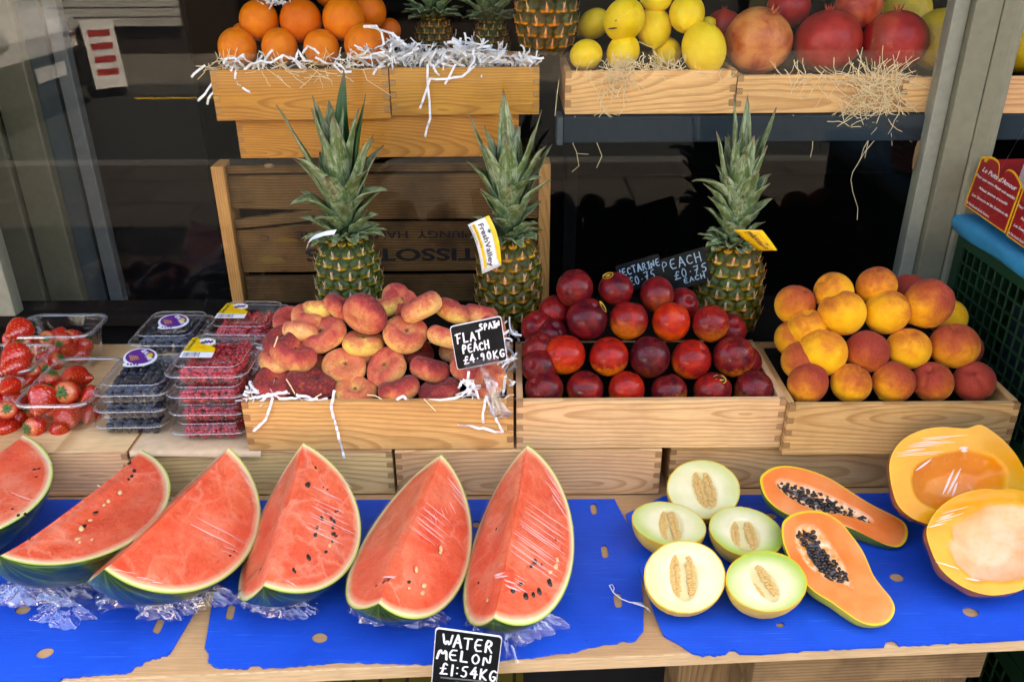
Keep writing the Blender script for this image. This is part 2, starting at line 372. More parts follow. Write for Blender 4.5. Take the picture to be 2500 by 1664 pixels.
def m_fruit(name, fn, rough=.4, **kw):
    g = G(name); fn(g); g.p(Roughness=rough, **kw); return g.m
def f_nect(g):
    c = g.co(13); oc, a, b, e = g.ocol(); x, y, z = g.sep(g.n('TexCoord').outputs['Object'])
    n = g.noise(c, 1.6, 4, .6, .4); n2 = g.noise(c, 5, 4, .65)
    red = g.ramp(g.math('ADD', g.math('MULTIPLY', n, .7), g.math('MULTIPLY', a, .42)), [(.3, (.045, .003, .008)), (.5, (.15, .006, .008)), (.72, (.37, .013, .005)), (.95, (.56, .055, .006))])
    low = g.math('ADD', g.math('MULTIPLY', z, -.55), g.math('MULTIPLY', n2, .6))
    col = g.mix(g.math('MULTIPLY', g.ramp(low, [(.35, 0), (.85, 1)]), b), red, (.78, .26, .012))
    sp = g.noise(c, 38, 2, .6); patch = g.noise(c, 3.1, 3, .6)
    col = g.mix(g.math('MULTIPLY', g.math('MULTIPLY', g.ramp(sp, [(.58, 0), (.68, .7)]), g.ramp(patch, [(.46, 0), (.66, 1)])), e), col, (.66, .19, .035))
    rus = g.math('MULTIPLY', g.ramp(g.noise(g.scale(c, (3, 1.4, 5)), 1.6, 5, .7, .8), [(.66, 0), (.70, 1)]), e)
    col = g.mix(g.math('MULTIPLY', rus, .8), col, (.70, .28, .05))
    g.p(Base_Color=col, Coat_Weight=.26, Coat_Roughness=.2, Specular_IOR_Level=.08); g.bump(g.noise(c, 40, 3), .05, .02)
def f_peach(g):
    c = g.co(13); oc, a, b, e = g.ocol(); x, y, z = g.sep(g.n('TexCoord').outputs['Object'])
    n = g.noise(c, 1.5, 4, .62, .3); n2 = g.noise(c, 9, 4, .7); n3 = g.noise(c, 34, 2)
    t = g.math('ADD', g.math('ADD', g.math('MULTIPLY', z, .42), g.math('MULTIPLY', n, .8)), g.math('ADD', g.math('MULTIPLY_ADD', a, 1.25, .13), g.math('MULTIPLY', n2, .22)))
    yel = g.ramp(g.noise(c, 2.2, 3), [(.3, (.82, .37, .012)), (.7, (.86, .47, .018))])
    col = g.mix(g.ramp(t, [(.55, 0), (.95, .65), (1.25, 1)]), yel, (.62, .15, .012))
    col = g.mix(g.ramp(t, [(.85, 0), (1.15, .55), (1.5, .95)]), col, (.25, .02, .018))
    col = g.mix(g.math('MULTIPLY', g.ramp(n3, [(.58, 0), (.7, .4)]), g.ramp(t, [(.75, 0), (1.0, 1)])), col, (.8, .30, .04))
    g.p(Base_Color=col, Sheen_Weight=.05, Sheen_Roughness=.5, Specular_IOR_Level=.12); g.bump(g.noise(c, 60, 2), .06, .02)
def f_flat(g):
    c = g.co(13); oc, a, b, e = g.ocol(); x, y, z = g.sep(g.n('TexCoord').outputs['Object'])
    n = g.noise(c, 1.7, 4, .6, .4); n2 = g.noise(c, 7, 4, .7, .5); n3 = g.noise(c, 30, 2)
    yel = g.ramp(g.math('ADD', g.noise(c, 2, 2), b), [(.35, (.84, .41, .16)), (.9, (.80, .56, .12))])
    t = g.math('ADD', g.math('ADD', g.math('MULTIPLY', z, .62), g.math('MULTIPLY', n, .75)), g.math('ADD', g.math('MULTIPLY_ADD', a, 1.0, .08), g.math('MULTIPLY', n2, .35)))
    col = g.mix(g.ramp(t, [(.60, 0), (.85, .7), (1.1, 1)]), yel, (.50, .055, .050))
    col = g.mix(g.ramp(t, [(.95, 0), (1.3, .92)]), col, (.13, .018, .022))
    col = g.mix(g.math('MULTIPLY', g.ramp(n2, [(.52, 0), (.62, .7)]), g.ramp(t, [(.5, .3), (.9, .6)])), col, (.62, .12, .04))
    col = g.mix(g.ramp(n3, [(.6, 0), (.75, .25)]), col, (.8, .45, .2))
    g.p(Base_Color=col, Sheen_Weight=.10, Sheen_Roughness=.45, Specular_IOR_Level=.08); g.bump(g.noise(c, 60, 2), .08, .02)
def f_orange(g):
    c = g.co(13); v = g.vor(c, 26); n = g.noise(c, 2, 3); oc, a, b, e = g.ocol()
    col = g.ramp(n, [(.3, (.72, .145, .004)), (.7, (.80, .22, .006))])
    col = g.mix(a, col, (.62, .085, .004)); spot = g.noise(c, 6, 4, .7)
    col = g.mix(g.ramp(spot, [(.70, 0), (.76, .7)]), col, (.16, .05, .012))
    g.p(Base_Color=col, Specular_IOR_Level=.22); g.bump(v, .22, .02)
def f_lemon(g):
    c = g.co(13); v = g.vor(c, 20); n = g.noise(c, 1.8, 3); x, y, z = g.sep(g.n('TexCoord').outputs['Object'])
    col = g.ramp(n, [(.3, (.80, .50, .012)), (.7, (.84, .60, .03))]); spot = g.noise(c, 4, 4, .7)
    col = g.mix(g.ramp(spot, [(.69, 0), (.76, .5)]), col, (.3, .2, .03))
    g.p(Base_Color=col, Specular_IOR_Level=.2); g.bump(v, .14, .03)
def f_pom(g):
    c = g.co(13); oc, a, b, e = g.ocol(); n = g.noise(c, 1.5, 4, .6, .3); n2 = g.noise(c, 12, 4, .7)
    col = g.ramp(n, [(.3, (.24, .004, .008)), (.55, (.38, .010, .012)), (.8, (.48, .035, .022))])
    col = g.mix(g.math('MULTIPLY', a, g.ramp(n, [(.35, .2), (.6, 1)])), col, (.66, .24, .06))
    col = g.mix(g.ramp(n2, [(.6, 0), (.72, .4)]), col, (.48, .12, .05)); col = g.mix(g.ramp(n2, [(.22, .6), (.3, 0)]), col, (.08, .02, .012))
    g.p(Base_Color=col, Specular_IOR_Level=.25); g.bump(n2, .08, .03)
def f_honey(g):
    c = g.co(13); n = g.noise(c, 2, 3); w = g.noise(c, 14, 3)
    g.p(Base_Color=g.ramp(n, [(.3, (.62, .38, .012)), (.7, (.72, .50, .02))])); g.bump(w, .2, .03)
M['nectarine'] = m_fruit('nectarine_skin', f_nect, .36); M['peach'] = m_fruit('peach_skin', f_peach, .62); M['flat_peach'] = m_fruit('flat_peach_skin', f_flat, .7)
M['orange'] = m_fruit('orange_peel', f_orange, .36); M['lemon'] = m_fruit('lemon_peel', f_lemon, .4); M['pomegranate'] = m_fruit('pomegranate_skin', f_pom, .38); M['honeydew'] = m_fruit('yellow_melon_skin', f_honey, .4)
M['stem'] = flat('dry_stem', (.10, .055, .022), .8)

def m_strawb():
    g = G('strawberry_skin'); c = g.n('TexCoord').outputs['Object']; k = g.attr('pip'); x, y, z = g.sep(c); n = g.noise(g.co(9), 2, 3)
    col = g.ramp(n, [(.3, (.40, .007, .004)), (.7, (.56, .020, .006))]); col = g.mix(g.ramp(z, [(.55, 0), (.95, .55)]), col, (.80, .30, .12))
    col = g.mix(g.math('MULTIPLY', k, .8), col, (.70, .33, .03)); g.p(Base_Color=col, Roughness=.26, Specular_IOR_Level=.55, Coat_Weight=.3, Coat_Roughness=.12); return g.m
M['strawberry'] = m_strawb()
M['calyx'] = flat('calyx_green', (.045, .12, .014), .55)
def m_rasp():
    g = G('raspberry_skin'); n = g.noise(g.co(9), 1.4, 2); g.p(Base_Color=g.ramp(n, [(.3, (.34, .009, .018)), (.7, (.54, .030, .034))]), Roughness=.4, Specular_IOR_Level=.4, Sheen_Weight=.1); return g.m
M['raspberry'] = m_rasp()
def m_blueb():
    g = G('blueberry_skin'); n = g.noise(g.co(9), 1.6, 3); g.p(Base_Color=g.ramp(n, [(.3, (.005, .006, .014)), (.7, (.018, .024, .045))]), Roughness=.45, Specular_IOR_Level=.3); return g.m
M['blueberry'] = m_blueb()

def m_pine_body():
    g = G('pineapple_rind'); col = g.attr('skin', 'Color'); n = g.noise(g.co(9), 60, 4, .6); n1 = g.noise(g.co(9), 9, 3)
    c = g.mix(.8, col, g.mix(1, col, g.ramp(n, [(.3, .45), (.7, 1.35)]), 'MULTIPLY'))
    oc, a, b, e = g.ocol()
    c = g.mix(g.math('MULTIPLY', g.ramp(n1, [(.35, 0), (.6, 1)]), a), c, g.mix(1, c, (1.7, .75, .25), 'MULTIPLY'))
    g.p(Base_Color=c, Roughness=.42, Specular_IOR_Level=.2); g.bump(n, .3, .002); return g.m
M['pineapple'] = m_pine_body()
def m_pine_leaf():
    g = G('pineapple_leaf'); t = g.attr('along'); w = g.attr('across'); lf = g.attr('leaf'); c = g.co(9)
    st = g.noise(g.n('CombineXYZ', {'X': g.math('MULTIPLY', w, 22), 'Y': g.math('MULTIPLY', t, 2), 'Z': lf}).outputs[0], 1, 3)
    bl = g.noise(g.n('CombineXYZ', {'X': g.math('MULTIPLY', w, 1.6), 'Y': g.math('MULTIPLY', t, 5), 'Z': g.math('MULTIPLY', lf, 3.3)}).outputs[0], 1.1, 5, .65, .8)
    green = g.ramp(st, [(.3, (.022, .060, .006)), (.7, (.085, .145, .014))])
    pale = g.ramp(st, [(.3, (.17, .23, .11)), (.7, (.42, .47, .29))])
    k = g.ramp(bl, [(.40, 0), (.56, 1)])
    col = g.mix(g.math('MULTIPLY', k, .85), pale, green)
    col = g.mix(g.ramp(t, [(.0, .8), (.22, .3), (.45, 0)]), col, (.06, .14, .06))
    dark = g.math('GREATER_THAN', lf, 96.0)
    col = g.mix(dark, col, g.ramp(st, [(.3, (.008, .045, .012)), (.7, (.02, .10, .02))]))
    brown = g.math('ADD', g.ramp(t, [(.88, 0), (1, .9)]), g.math('MULTIPLY', g.ramp(g.noise(c, 28, 4, .7), [(.60, 0), (.68, .75)]), g.ramp(t, [(.45, 0), (.75, 1)])))
    col = g.mix(brown, col, (.16, .085, .045))
    g.p(Base_Color=col, Roughness=.42, Specular_IOR_Level=.35); g.bump(st, .2, .001); return g.m
M['pine_leaf'] = m_pine_leaf()

def m_melon_flesh():
    g = G('melon_flesh'); rho = g.attr('rho'); oc, a, b, e = g.ocol(); n = g.noise(g.co(5), 30, 3); side = g.attr('side')
    inner = g.ramp(n, [(.3, (.72, .655, .34)), (.7, (.80, .74, .46))])
    green = g.mix(n, (.32, .46, .06), (.42, .56, .11))
    k = g.math('ADD', rho, g.math('MULTIPLY', g.math('SUBTRACT', side, .5), .35))
    col = g.mix(g.math('MULTIPLY', g.ramp(k, [(.55, 0), (1.0, 1)]), a), inner, green)
    cav = g.attr('cav'); col = g.mix(g.math('MULTIPLY', cav, .55), col, (.60, .47, .16))
    col = g.mix(g.ramp(rho, [(.955, 0), (.985, 1)]), col, (.70, .43, .02))
    g.p(Base_Color=col, Roughness=.3, Specular_IOR_Level=.45, Coat_Weight=.2); g.bump(g.noise(g.co(5), 90, 3), .2, .001); return g.m
M['melon_flesh'] = m_melon_flesh()
def m_melon_rind():
    g = G('melon_rind'); c = g.co(5); n = g.noise(c, 40, 4); v = g.vor(c, 190, 'DISTANCE_TO_EDGE')
    col = g.ramp(n, [(.3, (.60, .36, .02)), (.7, (.72, .50, .05))]); col = g.mix(g.ramp(v, [(.0, .5), (.08, 0)]), col, (.55, .45, .25))
    g.p(Base_Color=col, Roughness=.45); g.bump(n, .2, .001); return g.m
M['melon_rind'] = m_melon_rind()
M['melon_seed'] = flat('melon_seed', (.62, .38, .11), .4); M['melon_pulp'] = flat('melon_seed_pulp', (.70, .50, .20), .25)
def m_pap_flesh():
    g = G('papaya_flesh'); rho = g.attr('rho'); n = g.noise(g.co(5), 11, 4, .6); n2 = g.noise(g.co(5), 120, 3)
    col = g.ramp(n, [(.3, (.80, .16, .025)), (.55, (.84, .25, .07)), (.8, (.88, .37, .16))])
    cav = g.attr('cav'); col = g.mix(cav, col, g.mix(g.ramp(n2, [(.35, 0), (.65, 1)]), (.86, .26, .015), (.88, .62, .36)))
    col = g.mix(g.ramp(rho, [(.95, 0), (.978, 1)]), col, (.82, .50, .03)); col = g.mix(g.ramp(rho, [(.99, 0), (.999, .8)]), col, (.42, .48, .03))
    g.p(Base_Color=col, Roughness=.27, Specular_IOR_Level=.35, Coat_Weight=.15, Coat_Roughness=.1); g.bump(n2, .15, .001); return g.m
M['pap_flesh'] = m_pap_flesh()
def m_pap_skin():
    g = G('papaya_skin'); n = g.noise(g.co(5), 6, 4)
    g.p(Base_Color=g.ramp(n, [(.35, (.07, .16, .015)), (.55, (.38, .42, .02)), (.75, (.72, .48, .02))]), Roughness=.4); return g.m
M['pap_skin'] = m_pap_skin()
def m_pump():
    g = G('pumpkin_flesh'); rho = g.attr('rho'); cav = g.attr('cav'); n = g.noise(g.co(5), 16, 4, .6); n2 = g.noise(g.co(5), 90, 3, .6); oc, a, b, e = g.ocol()
    col = g.ramp(n, [(.3, (.84, .30, .002)), (.7, (.86, .39, .006))])
    cc = g.mix(a, g.ramp(n, [(.3, (.80, .22, .002)), (.7, (.84, .30, .006))]), g.ramp(n, [(.3, (.84, .38, .13)), (.7, (.90, .56, .33))]))
    col = g.mix(cav, col, cc); col = g.mix(g.math('MULTIPLY', cav, g.ramp(n2, [(.55, 0), (.7, .5)])), col, (.84, .40, .12))
    col = g.mix(g.ramp(rho, [(.97, 0), (.99, .8)]), col, (.78, .40, .01))
    g.p(Base_Color=col, Roughness=.3, Specular_IOR_Level=.22, Coat_Weight=.06, Coat_Roughness=.12); g.bump(n2, .25, .0015); return g.m
M['pump_flesh'] = m_pump()
M['pump_skin'] = flat('pumpkin_skin', (.36, .10, .015), .4)

M['paper'] = flat('white_shredded_paper', (.80, .80, .79), .7); M['straw'] = flat('wood_wool', (.80, .62, .34), .7); M['kraft'] = flat('brown_wrapping_paper', (.66, .46, .27), .75)
def m_board():
    g = G('chalkboard'); n = g.noise(g.co(3), 30, 5, .65); g.p(Base_Color=g.ramp(n, [(.45, (.004, .006, .006)), (.8, (.016, .020, .020))]), Roughness=.45, Specular_IOR_Level=.2); return g.m
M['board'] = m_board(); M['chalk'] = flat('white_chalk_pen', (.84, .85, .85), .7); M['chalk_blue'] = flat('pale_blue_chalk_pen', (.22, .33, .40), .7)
M['white'] = flat('white_card', (.82, .82, .81), .55); M['black_ink'] = flat('black_ink', (.015, .015, .018), .5); M['stencil'] = flat('stencil_ink', (.005, .0035, .003), .9)
M['yellow'] = flat('yellow_print', (.86, .55, .01), .45); M['purple'] = flat('purple_print', (.12, .02, .22), .4); M['leafgreen'] = flat('green_print', (.02, .14, .06), .5); M['orangeprint'] = flat('orange_print', (.85, .38, .02), .45)
M['redcard'] = flat('red_card', (.30, .008, .010), .4); M['gold'] = flat('gold_print', (.80, .42, .02), .45); M['redprint'] = flat('bright_red_print', (.42, .015, .012), .45)
M['bluetray'] = flat('turquoise_plastic_sheet', (.012, .20, .34), .45); M['greenplastic'] = flat('green_crate_plastic', (.003, .032, .010), .5)
M['frame'] = flat('olive_window_paint', (.165, .155, .095), .5); M['framelight'] = flat('pale_window_paint', (.22, .22, .16), .45)
M['greyboard'] = flat('grey_board_paint', (.12, .13, .12), .6)
M['added_awning'] = flat('added_awning_canvas', (.03, .05, .04), .9)
M['slate'] = flat('slate_blue_shelf', (.014, .024, .030), .75, Specular_IOR_Level=.15); M['dark'] = flat('dark_shop_paint', (.006, .006, .006), .9, Specular_IOR_Level=.08); M['darkwood_gapshade'] = flat('dark_sill_and_gap_shade', (.009, .007, .005), .85, Specular_IOR_Level=.1)  # the near-black sill wood also paints the shade between piled fruit
M['greywall'] = flat('grey_teal_wall', (.05, .07, .07), .7); M['leafdry'] = flat('dry_leaf', (.20, .11, .04), .7); M['twine'] = flat('white_twine', (.75, .76, .78), .6)
def m_slab(name, c1, c2, w, h):
    g = G(name); b = g.n('TexBrick', {'Vector': g.co(), 'Color1': c1, 'Color2': c2, 'Mortar': tuple(q * .3 for q in c1), 'Scale': 1.0, 'Mortar Size': .012, 'Brick Width': w, 'Row Height': h}).outputs[0]
    n = g.noise(g.co(), 5, 5, .65); g.p(Base_Color=g.mix(.6, b, g.mix(1, b, g.ramp(n, [(.3, .6), (.7, 1.2)]), 'MULTIPLY')), Roughness=.85); return g.m
M['asphalt'] = flat('asphalt', (.028, .032, .034), .9); M['pavement'] = m_slab('paving_slab', (.24, .21, .175), (.19, .17, .145), .9, .6); M['kerbstone'] = flat('kerbstone', (.13, .13, .125), .85)
M['darkpaving'] = m_slab('brown_paving', (.068, .058, .048), (.05, .044, .038), .75, .5)
M['carwhite'] = flat('white_car_paint', (.80, .80, .80), .2, Coat_Weight=.6); M['carglass'] = flat('dark_car_glass', (.01, .012, .014), .08); M['rubber'] = flat('tyre_rubber', (.014, .014, .014), .8); M['metal'] = flat('wheel_metal', (.45, .45, .46), .3, Metallic=.8)
M['lamp'] = flat('headlamp_glass', (.7, .72, .75), .08); M['brick'] = flat('dark_brick', (.045, .032, .026), .9); M['shutter'] = flat('white_shutter', (.62, .62, .58), .5); M['stone'] = flat('grey_render', (.06, .065, .066), .85)
def m_tactile():
    g = G('yellow_tactile_paving'); b = g.n('TexBrick', {'Vector': g.co(), 'Color1': (.30, .22, .02), 'Color2': (.26, .19, .02), 'Mortar': (.07, .05, .015), 'Scale': 1.0, 'Mortar Size': .004, 'Brick Width': .06, 'Row Height': .06}, offset=0.0).outputs[0]
    g.p(Base_Color=b, Roughness=.8); return g.m
M['tactile'] = m_tactile()
def m_shop():
    g = G('shop_facade_brick'); b = g.n('TexBrick', {'Vector': g.scale(g.co(), (1, 1, 1)), 'Color1': (.10, .06, .045), 'Color2': (.14, .09, .06), 'Mortar': (.2, .19, .17), 'Scale': 1.0, 'Mortar Size': .008, 'Brick Width': .22, 'Row Height': .075}).outputs[0]
    g.p(Base_Color=b, Roughness=.9); return g.m
M['facade'] = m_shop()
# ------------------------------------------------------------------ ground, street, shop
GZ = -0.62
def struct(name, mb, m, **kw): return tag(mb.build(name, m, **kw), kind='structure')
struct('ground', MB().box(-60, 60, -60, 12, GZ - .3, GZ - .12), M['asphalt'])
struct('pavement', MB().box(-40, 40, -3.9, .42, GZ - .12, GZ), M['darkpaving'])
struct('road', MB().box(-40, 40, -7.2, -4.06, GZ - .12, GZ - .10), M['asphalt'])
struct('kerb', MB().box(-40, 40, -4.06, -3.9, GZ - .12, GZ + .002).box(-40, 40, -7.35, -7.2, GZ - .12, GZ + .002), M['kerbstone'])
struct('road_marking', MB().box(-3.9, -2.6, -7.05, -6.97, GZ - .0995, GZ - .096), M['yellow'])
struct('far_pavement', MB().box(-40, 40, -9.6, -7.35, GZ - .12, GZ), M['pavement'])
struct('tactile_paving', MB().box(-.62, .02, -.3, .40, GZ, GZ + .006), M['tactile'])
WY = 0.40                                                 # plane of the shop window

def part_box(name, m, parent, *b, bevel=.001): return MB().box(*b).build(name, m, parent, bevel=bevel)
def wx(px, py, Y=WY): return aty(*D(px, py), Y)[0]
shop = thing('shop_front', 'shop front with olive painted window frame around the dark display window', 'shop front')
xr = wx(2192, 0); xl = -1.03
part_box('sill', M['darkwood_gapshade'], shop, -1.4, .93, .385, .47, .155, .178)
dp = thing('display_plank', 'dark plank the three front pineapples stand on', 'plank', (.2, .31, .1))
MB().box(-.645, .66, -.073, .072, .055, .077).build('board', M['darkwood_gapshade'], dp, bevel=.001)
MB().box(-.640, -.60, -.06, .06, -.0025, .0548).box(.60, .64, -.06, .06, -.0025, .0548).build('support_block', M['darkwood_gapshade'], dp)
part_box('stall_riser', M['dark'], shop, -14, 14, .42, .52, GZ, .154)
# window posts: glazing bead, main face and rounded outer face
xa, xb, xc, xd = wx(2192, 0), wx(2228, 0), wx(2292, 0), wx(2352, 0)
rp = MB().box(xb + .001, xc, WY - .028, WY + .06, .1785, 2.2)
rp.grid([[(xc + .001 + (xd - xc) * .5 * (1 - math.cos(a)), WY - .022 - .012 * math.sin(a), z) for z in (.10, 2.2)] for a in np.linspace(0, math.pi, 9)])
rp.box(xc + .002, xd - .001, WY - .021, WY + .06, .0, 2.2)
post = rp.build('post', M['frame'], shop, bevel=.002)
MB().box(xa, xb, WY - .012, WY + .02, .1785, 2.2).build('glazing_bead', M['framelight'], post, bevel=.002)
lp = MB().box(xl - .16, xl - .045, WY - .03, WY + .06, .1785, 2.2).build('post', M['frame'], shop, bevel=.002)
MB().box(xl - .044, xl, WY - .014, WY + .02, .1785, 2.2).build('glazing_bead', M['framelight'], lp, bevel=.002)
MB().add([(xl + .001, WY, .1785), (xa - .001, WY, .1785), (xa - .001, WY, 2.2), (xl + .001, WY, 2.2)], [(0, 1, 2, 3)]).build('window_pane', M['pane'], shop)
part_box('fascia', M['frame'], shop, -14, 14, WY - .06, WY + .08, 2.2, 2.7)
part_box('facade_wall', M['facade'], shop, -14, xl - .161, WY - .02, WY + .10, .1785, 2.199)
part_box('facade_wall', M['facade'], shop, 1.75, 14, WY - .02, WY + .10, .1785, 2.199)
part_box('facade_wall', M['facade'], shop, -14, 14, WY - .01, WY + 2.5, 2.701, 4.4)
# the dark shop behind the glass
aw = MB().plate([(.34, 2.16), (-.42, 1.98), (-.43, 1.84), (-.42, 1.84), (-.405, 1.965), (.34, 2.145)], -4.0, 4.0, fn=lambda a, b, z: (z, a, b)).build('added_awning', M['added_awning'], shop, fixn=True)  # unseen awning added to block the sky and leave frontal light
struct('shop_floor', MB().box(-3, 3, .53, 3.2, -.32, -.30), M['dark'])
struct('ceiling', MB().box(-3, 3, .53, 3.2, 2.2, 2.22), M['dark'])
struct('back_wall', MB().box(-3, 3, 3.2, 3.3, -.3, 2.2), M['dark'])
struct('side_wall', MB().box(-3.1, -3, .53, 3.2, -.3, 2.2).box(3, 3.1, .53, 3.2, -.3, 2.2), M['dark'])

pan = thing('panelled_partition', 'olive boarded partition with dark gaps behind the left end of the glass', 'partition')
for k, (a, b, m, yy) in enumerate([(-150, 72, 'frame', .70), (104, 292, 'frame', .70), (300, 436, 'greywall', .74), (452, 528, 'greyboard', .70)]):
    x0 = aty(*KH(a, 1000), yy)[0]; x1 = aty(*KH(b, 1000), yy)[0]
    part_box('board', M[m], pan, x0, x1, yy, yy + .03, -.25, 1.7, bevel=.003)
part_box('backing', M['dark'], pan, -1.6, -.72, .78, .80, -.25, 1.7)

# street seen only as a reflection in the glass
fac = thing('opposite_building', 'dark brick building across the street reflected in the window', 'building')
part_box('wall', M['brick'], fac, -24, 24, -12, -9.6, GZ, 4.6)
part_box('rendered_wall', M['stone'], fac, .6, 9, -9.59, -9.5, GZ, 4.3)
for x in (1.6, 3.0, 4.6, 6.4): part_box('pilaster', M['frame'], fac, x, x + .3, -9.49, -9.38, GZ, 4.3)
sh = MB(); zz = GZ + .35
while zz < 1.9: sh.box(-7.4, -4.2, -9.58, -9.5, zz, zz + .10); zz += .115
sh.build('shutter', M['shutter'], fac)
part_box('shop_window', M['carglass'], fac, -3.4, -.4, -9.58, -9.52, GZ + .5, 1.9)
car = thing('parked_car', 'white car parked across the street, reflected at the left of the glass', 'car', (-6.28, -6.0, GZ - .10))
prof = [(-2.1, .25), (-2.1, .75), (-1.95, .95), (-1.2, 1.02), (-.7, 1.45), (.6, 1.48), (1.25, 1.02), (1.85, .92), (2.05, .72), (2.08, .25)]
cb = MB(); secs = []
for y, s in ((-.86, .955), (-.83, .975), (-.7, .99), (-.4, 1.0), (.4, 1.0), (.7, .99), (.83, .975), (.86, .955)):
    secs.append([(x * s, y, .25 + (z - .25) * (s if z > 1.05 else 1)) for x, z in prof])
cb.grid(secs); cb.add(secs[0], [tuple(range(len(prof)))]); cb.add(secs[-1], [tuple(range(len(prof)))[::-1]])
cb.build('body', M['carwhite'], car, smooth=False, fixn=2)
MB().box(-.95, .95, -.87, .87, 1.05, 1.38).build('side_window', M['carglass'], car, bevel=.05)
MB().box(2.02, 2.11, -.8, .8, .2, .56).build('bumper', M['rubber'], car, bevel=.03)
MB().box(2.111, 2.125, -.26, .26, .36, .48).build('number_plate', M['white'], car)
for yy in (-.62, .62): MB().box(1.86, 2.07, yy - .16, yy + .16, .68, .84).build('headlight', M['lamp'], car, bevel=.04)
for x in (-1.3, 1.35):
    for y in (-.8, .8):
        w = MB().tube([(x, y - .1, .32), (x, y + .1, .32)], .32, 24).build('wheel', M['rubber'], car)
        MB().tube([(x, y - .105, .32), (x, y + .105, .32)], .19, 16).build('rim', M['metal'], w)
ab = thing('pavement_sign', 'white and orange sandwich board on the far pavement, reflected in the glass', 'sign', (-4.22, -7.2, GZ), (0, 0, R(-35)))
ab.scale = (.52, .52, .62)
for s in (-1, 1):
    MB().add([(-.3, s * .3, 0), (.3, s * .3, 0), (.3, s * .03, 1.05), (-.3, s * .03, 1.05), (-.3, s * .3 + .02, 0), (.3, s * .3 + .02, 0), (.3, s * .03 + .02, 1.05), (-.3, s * .03 + .02, 1.05)],
             [(0, 1, 2, 3), (7, 6, 5, 4), (0, 4, 5, 1), (2, 6, 7, 3), (1, 5, 6, 2), (0, 3, 7, 4)]).build('panel', M['white'], ab)
for k in range(4):
    z = .2 + .2 * k; y = .3 - .27 * z / 1.05 + .024
    MB().add([(-.2, y, z), (.2, y, z), (.2, y - .025, z + .1), (-.2, y - .025, z + .1)], [(0, 1, 2, 3)]).build('printed_line', M['redprint'], ab)

# ------------------------------------------------------------------ wooden crates
def crate(name, label, x0, x1, y0, y1, z0, z1, style='pine', lid=False, group=None, rz=0, nf=8, gap_wedge=None, tint=(1, 1, 1)):
    W, Dp, H = x1 - x0, y1 - y0, z1 - z0
    t = thing(name, label, 'crate', ((x0 + x1) / 2, y0, z0), (0, 0, rz), group)
    hw, bt = W / 2, .011
    H -= .006 if lid else 0
    seg = H / nf; out = []
    g_ = .0003
    left = []; right = []
    for i in range(nf):
        ins = bt if i % 2 else 0
        left += [(-hw + ins, i * seg + (g_ if i else 0)), (-hw + ins, (i + 1) * seg - g_)]
        right += [(hw - ins, i * seg + (g_ if i else 0)), (hw - ins, (i + 1) * seg - g_)]
    out = right + left[::-1]
    def col(o):
        o.color = (*[c * random.uniform(.93, 1.05) for c in tint], 1); return o
    for nm, yy in (('front_board', 0), ('back_board', Dp - bt)):
        col(MB().plate(out, 0, bt, fn=lambda x, y, z: (x, yy + z, y)).build(nm, M[style + '_x'], t, bevel=.0008, fixn=True))
    for s in (-1, 1):
        a, b = (-hw, -hw + bt) if s < 0 else (hw - bt, hw)
        m = MB().box(a, b, bt + .0003, Dp - bt - .0003, 0, H)
        for i in range(1, nf, 2):
            pr = random.uniform(-.0008, .0006)
            m.box(a, b, pr, bt, i * seg + g_, (i + 1) * seg - g_, 1); m.box(a, b, Dp - bt, Dp - pr, i * seg + g_, (i + 1) * seg - g_, 1)
        col(m.build('side_board', [M[style + '_y'], M[style + '_end']], t, bevel=.0005))
    if lid: col(MB().box(-hw, hw, -.0005, Dp, H + .0004, H + .006).build('bottom_board', M[style + '_x'], t, bevel=.001))
    else: col(MB().box(-hw + bt + .0005, hw - bt - .0005, bt + .0005, Dp - bt - .0005, .002, .008).build('bottom_board', M[style + '_x'], t))
    if gap_wedge:
        ya, za, yb, zb = gap_wedge; X = hw - bt - .002
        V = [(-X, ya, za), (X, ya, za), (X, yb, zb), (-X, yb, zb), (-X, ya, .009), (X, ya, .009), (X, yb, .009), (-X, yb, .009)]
        MB().add(V, [(0, 1, 2, 3), (4, 7, 6, 5), (0, 4, 5, 1), (2, 6, 7, 3), (1, 5, 6, 2), (0, 3, 7, 4)]).build('gap_shade_wedge', M['darkwood_gapshade'], t)  # made-up dark wedge; its near-black colour stands in for shade between fruit
    return t
random.seed(3)
def cx(px, py, Y): return aty(*D(px, py), Y)
gU, gL = 'dovetailed pine crates of stone fruit', 'upturned pine crates under the fruit'
ZB = .0985
crate('fruit_crate', 'orange toned pine crate holding the flat peaches', -.4515, .0015, 0, .225, ZB + .001, .1935, group=gU, gap_wedge=(.07, .02, .205, .10), tint=(1.0, .84, .62))
crate('fruit_crate', 'pale pine crate with arched grain holding the red nectarines', .0065, .457, 0, .225, ZB, .1925, group=gU, gap_wedge=(.07, .02, .205, .10))
crate('fruit_crate', 'brownish scuffed pine crate holding the yellow peaches', .4585, .8415, -.012, .225, .0905, .1885, group=gU, gap_wedge=(.07, .02, .205, .10), tint=(.82, .74, .58))
Y0 = .004
crate('upturned_crate', 'pale upturned pine crate under the strawberry punnets', -1.05, cx(303, 1090, Y0)[0], Y0, .42, .004, .0965, lid=True, group=gL, tint=(1.12, 1.12, 1.2))
crate('upturned_crate', 'upturned pine crate covered with brown paper under the berry boxes and flat peaches', cx(309, 1090, Y0)[0], cx(906, 1090, Y0)[0], Y0, .42, .004, .0965, lid=True, group=gL, tint=(1.06, 1.02, .95))
crate('upturned_crate', 'knotty upturned pine crate under the nectarine crate behind the tallest watermelon wedge', cx(912, 1090, Y0 - .006)[0], cx(1519, 1090, Y0 - .006)[0], Y0 - .006, .42, .004, .0965, lid=True, group=gL, tint=(.98, .95, .85))
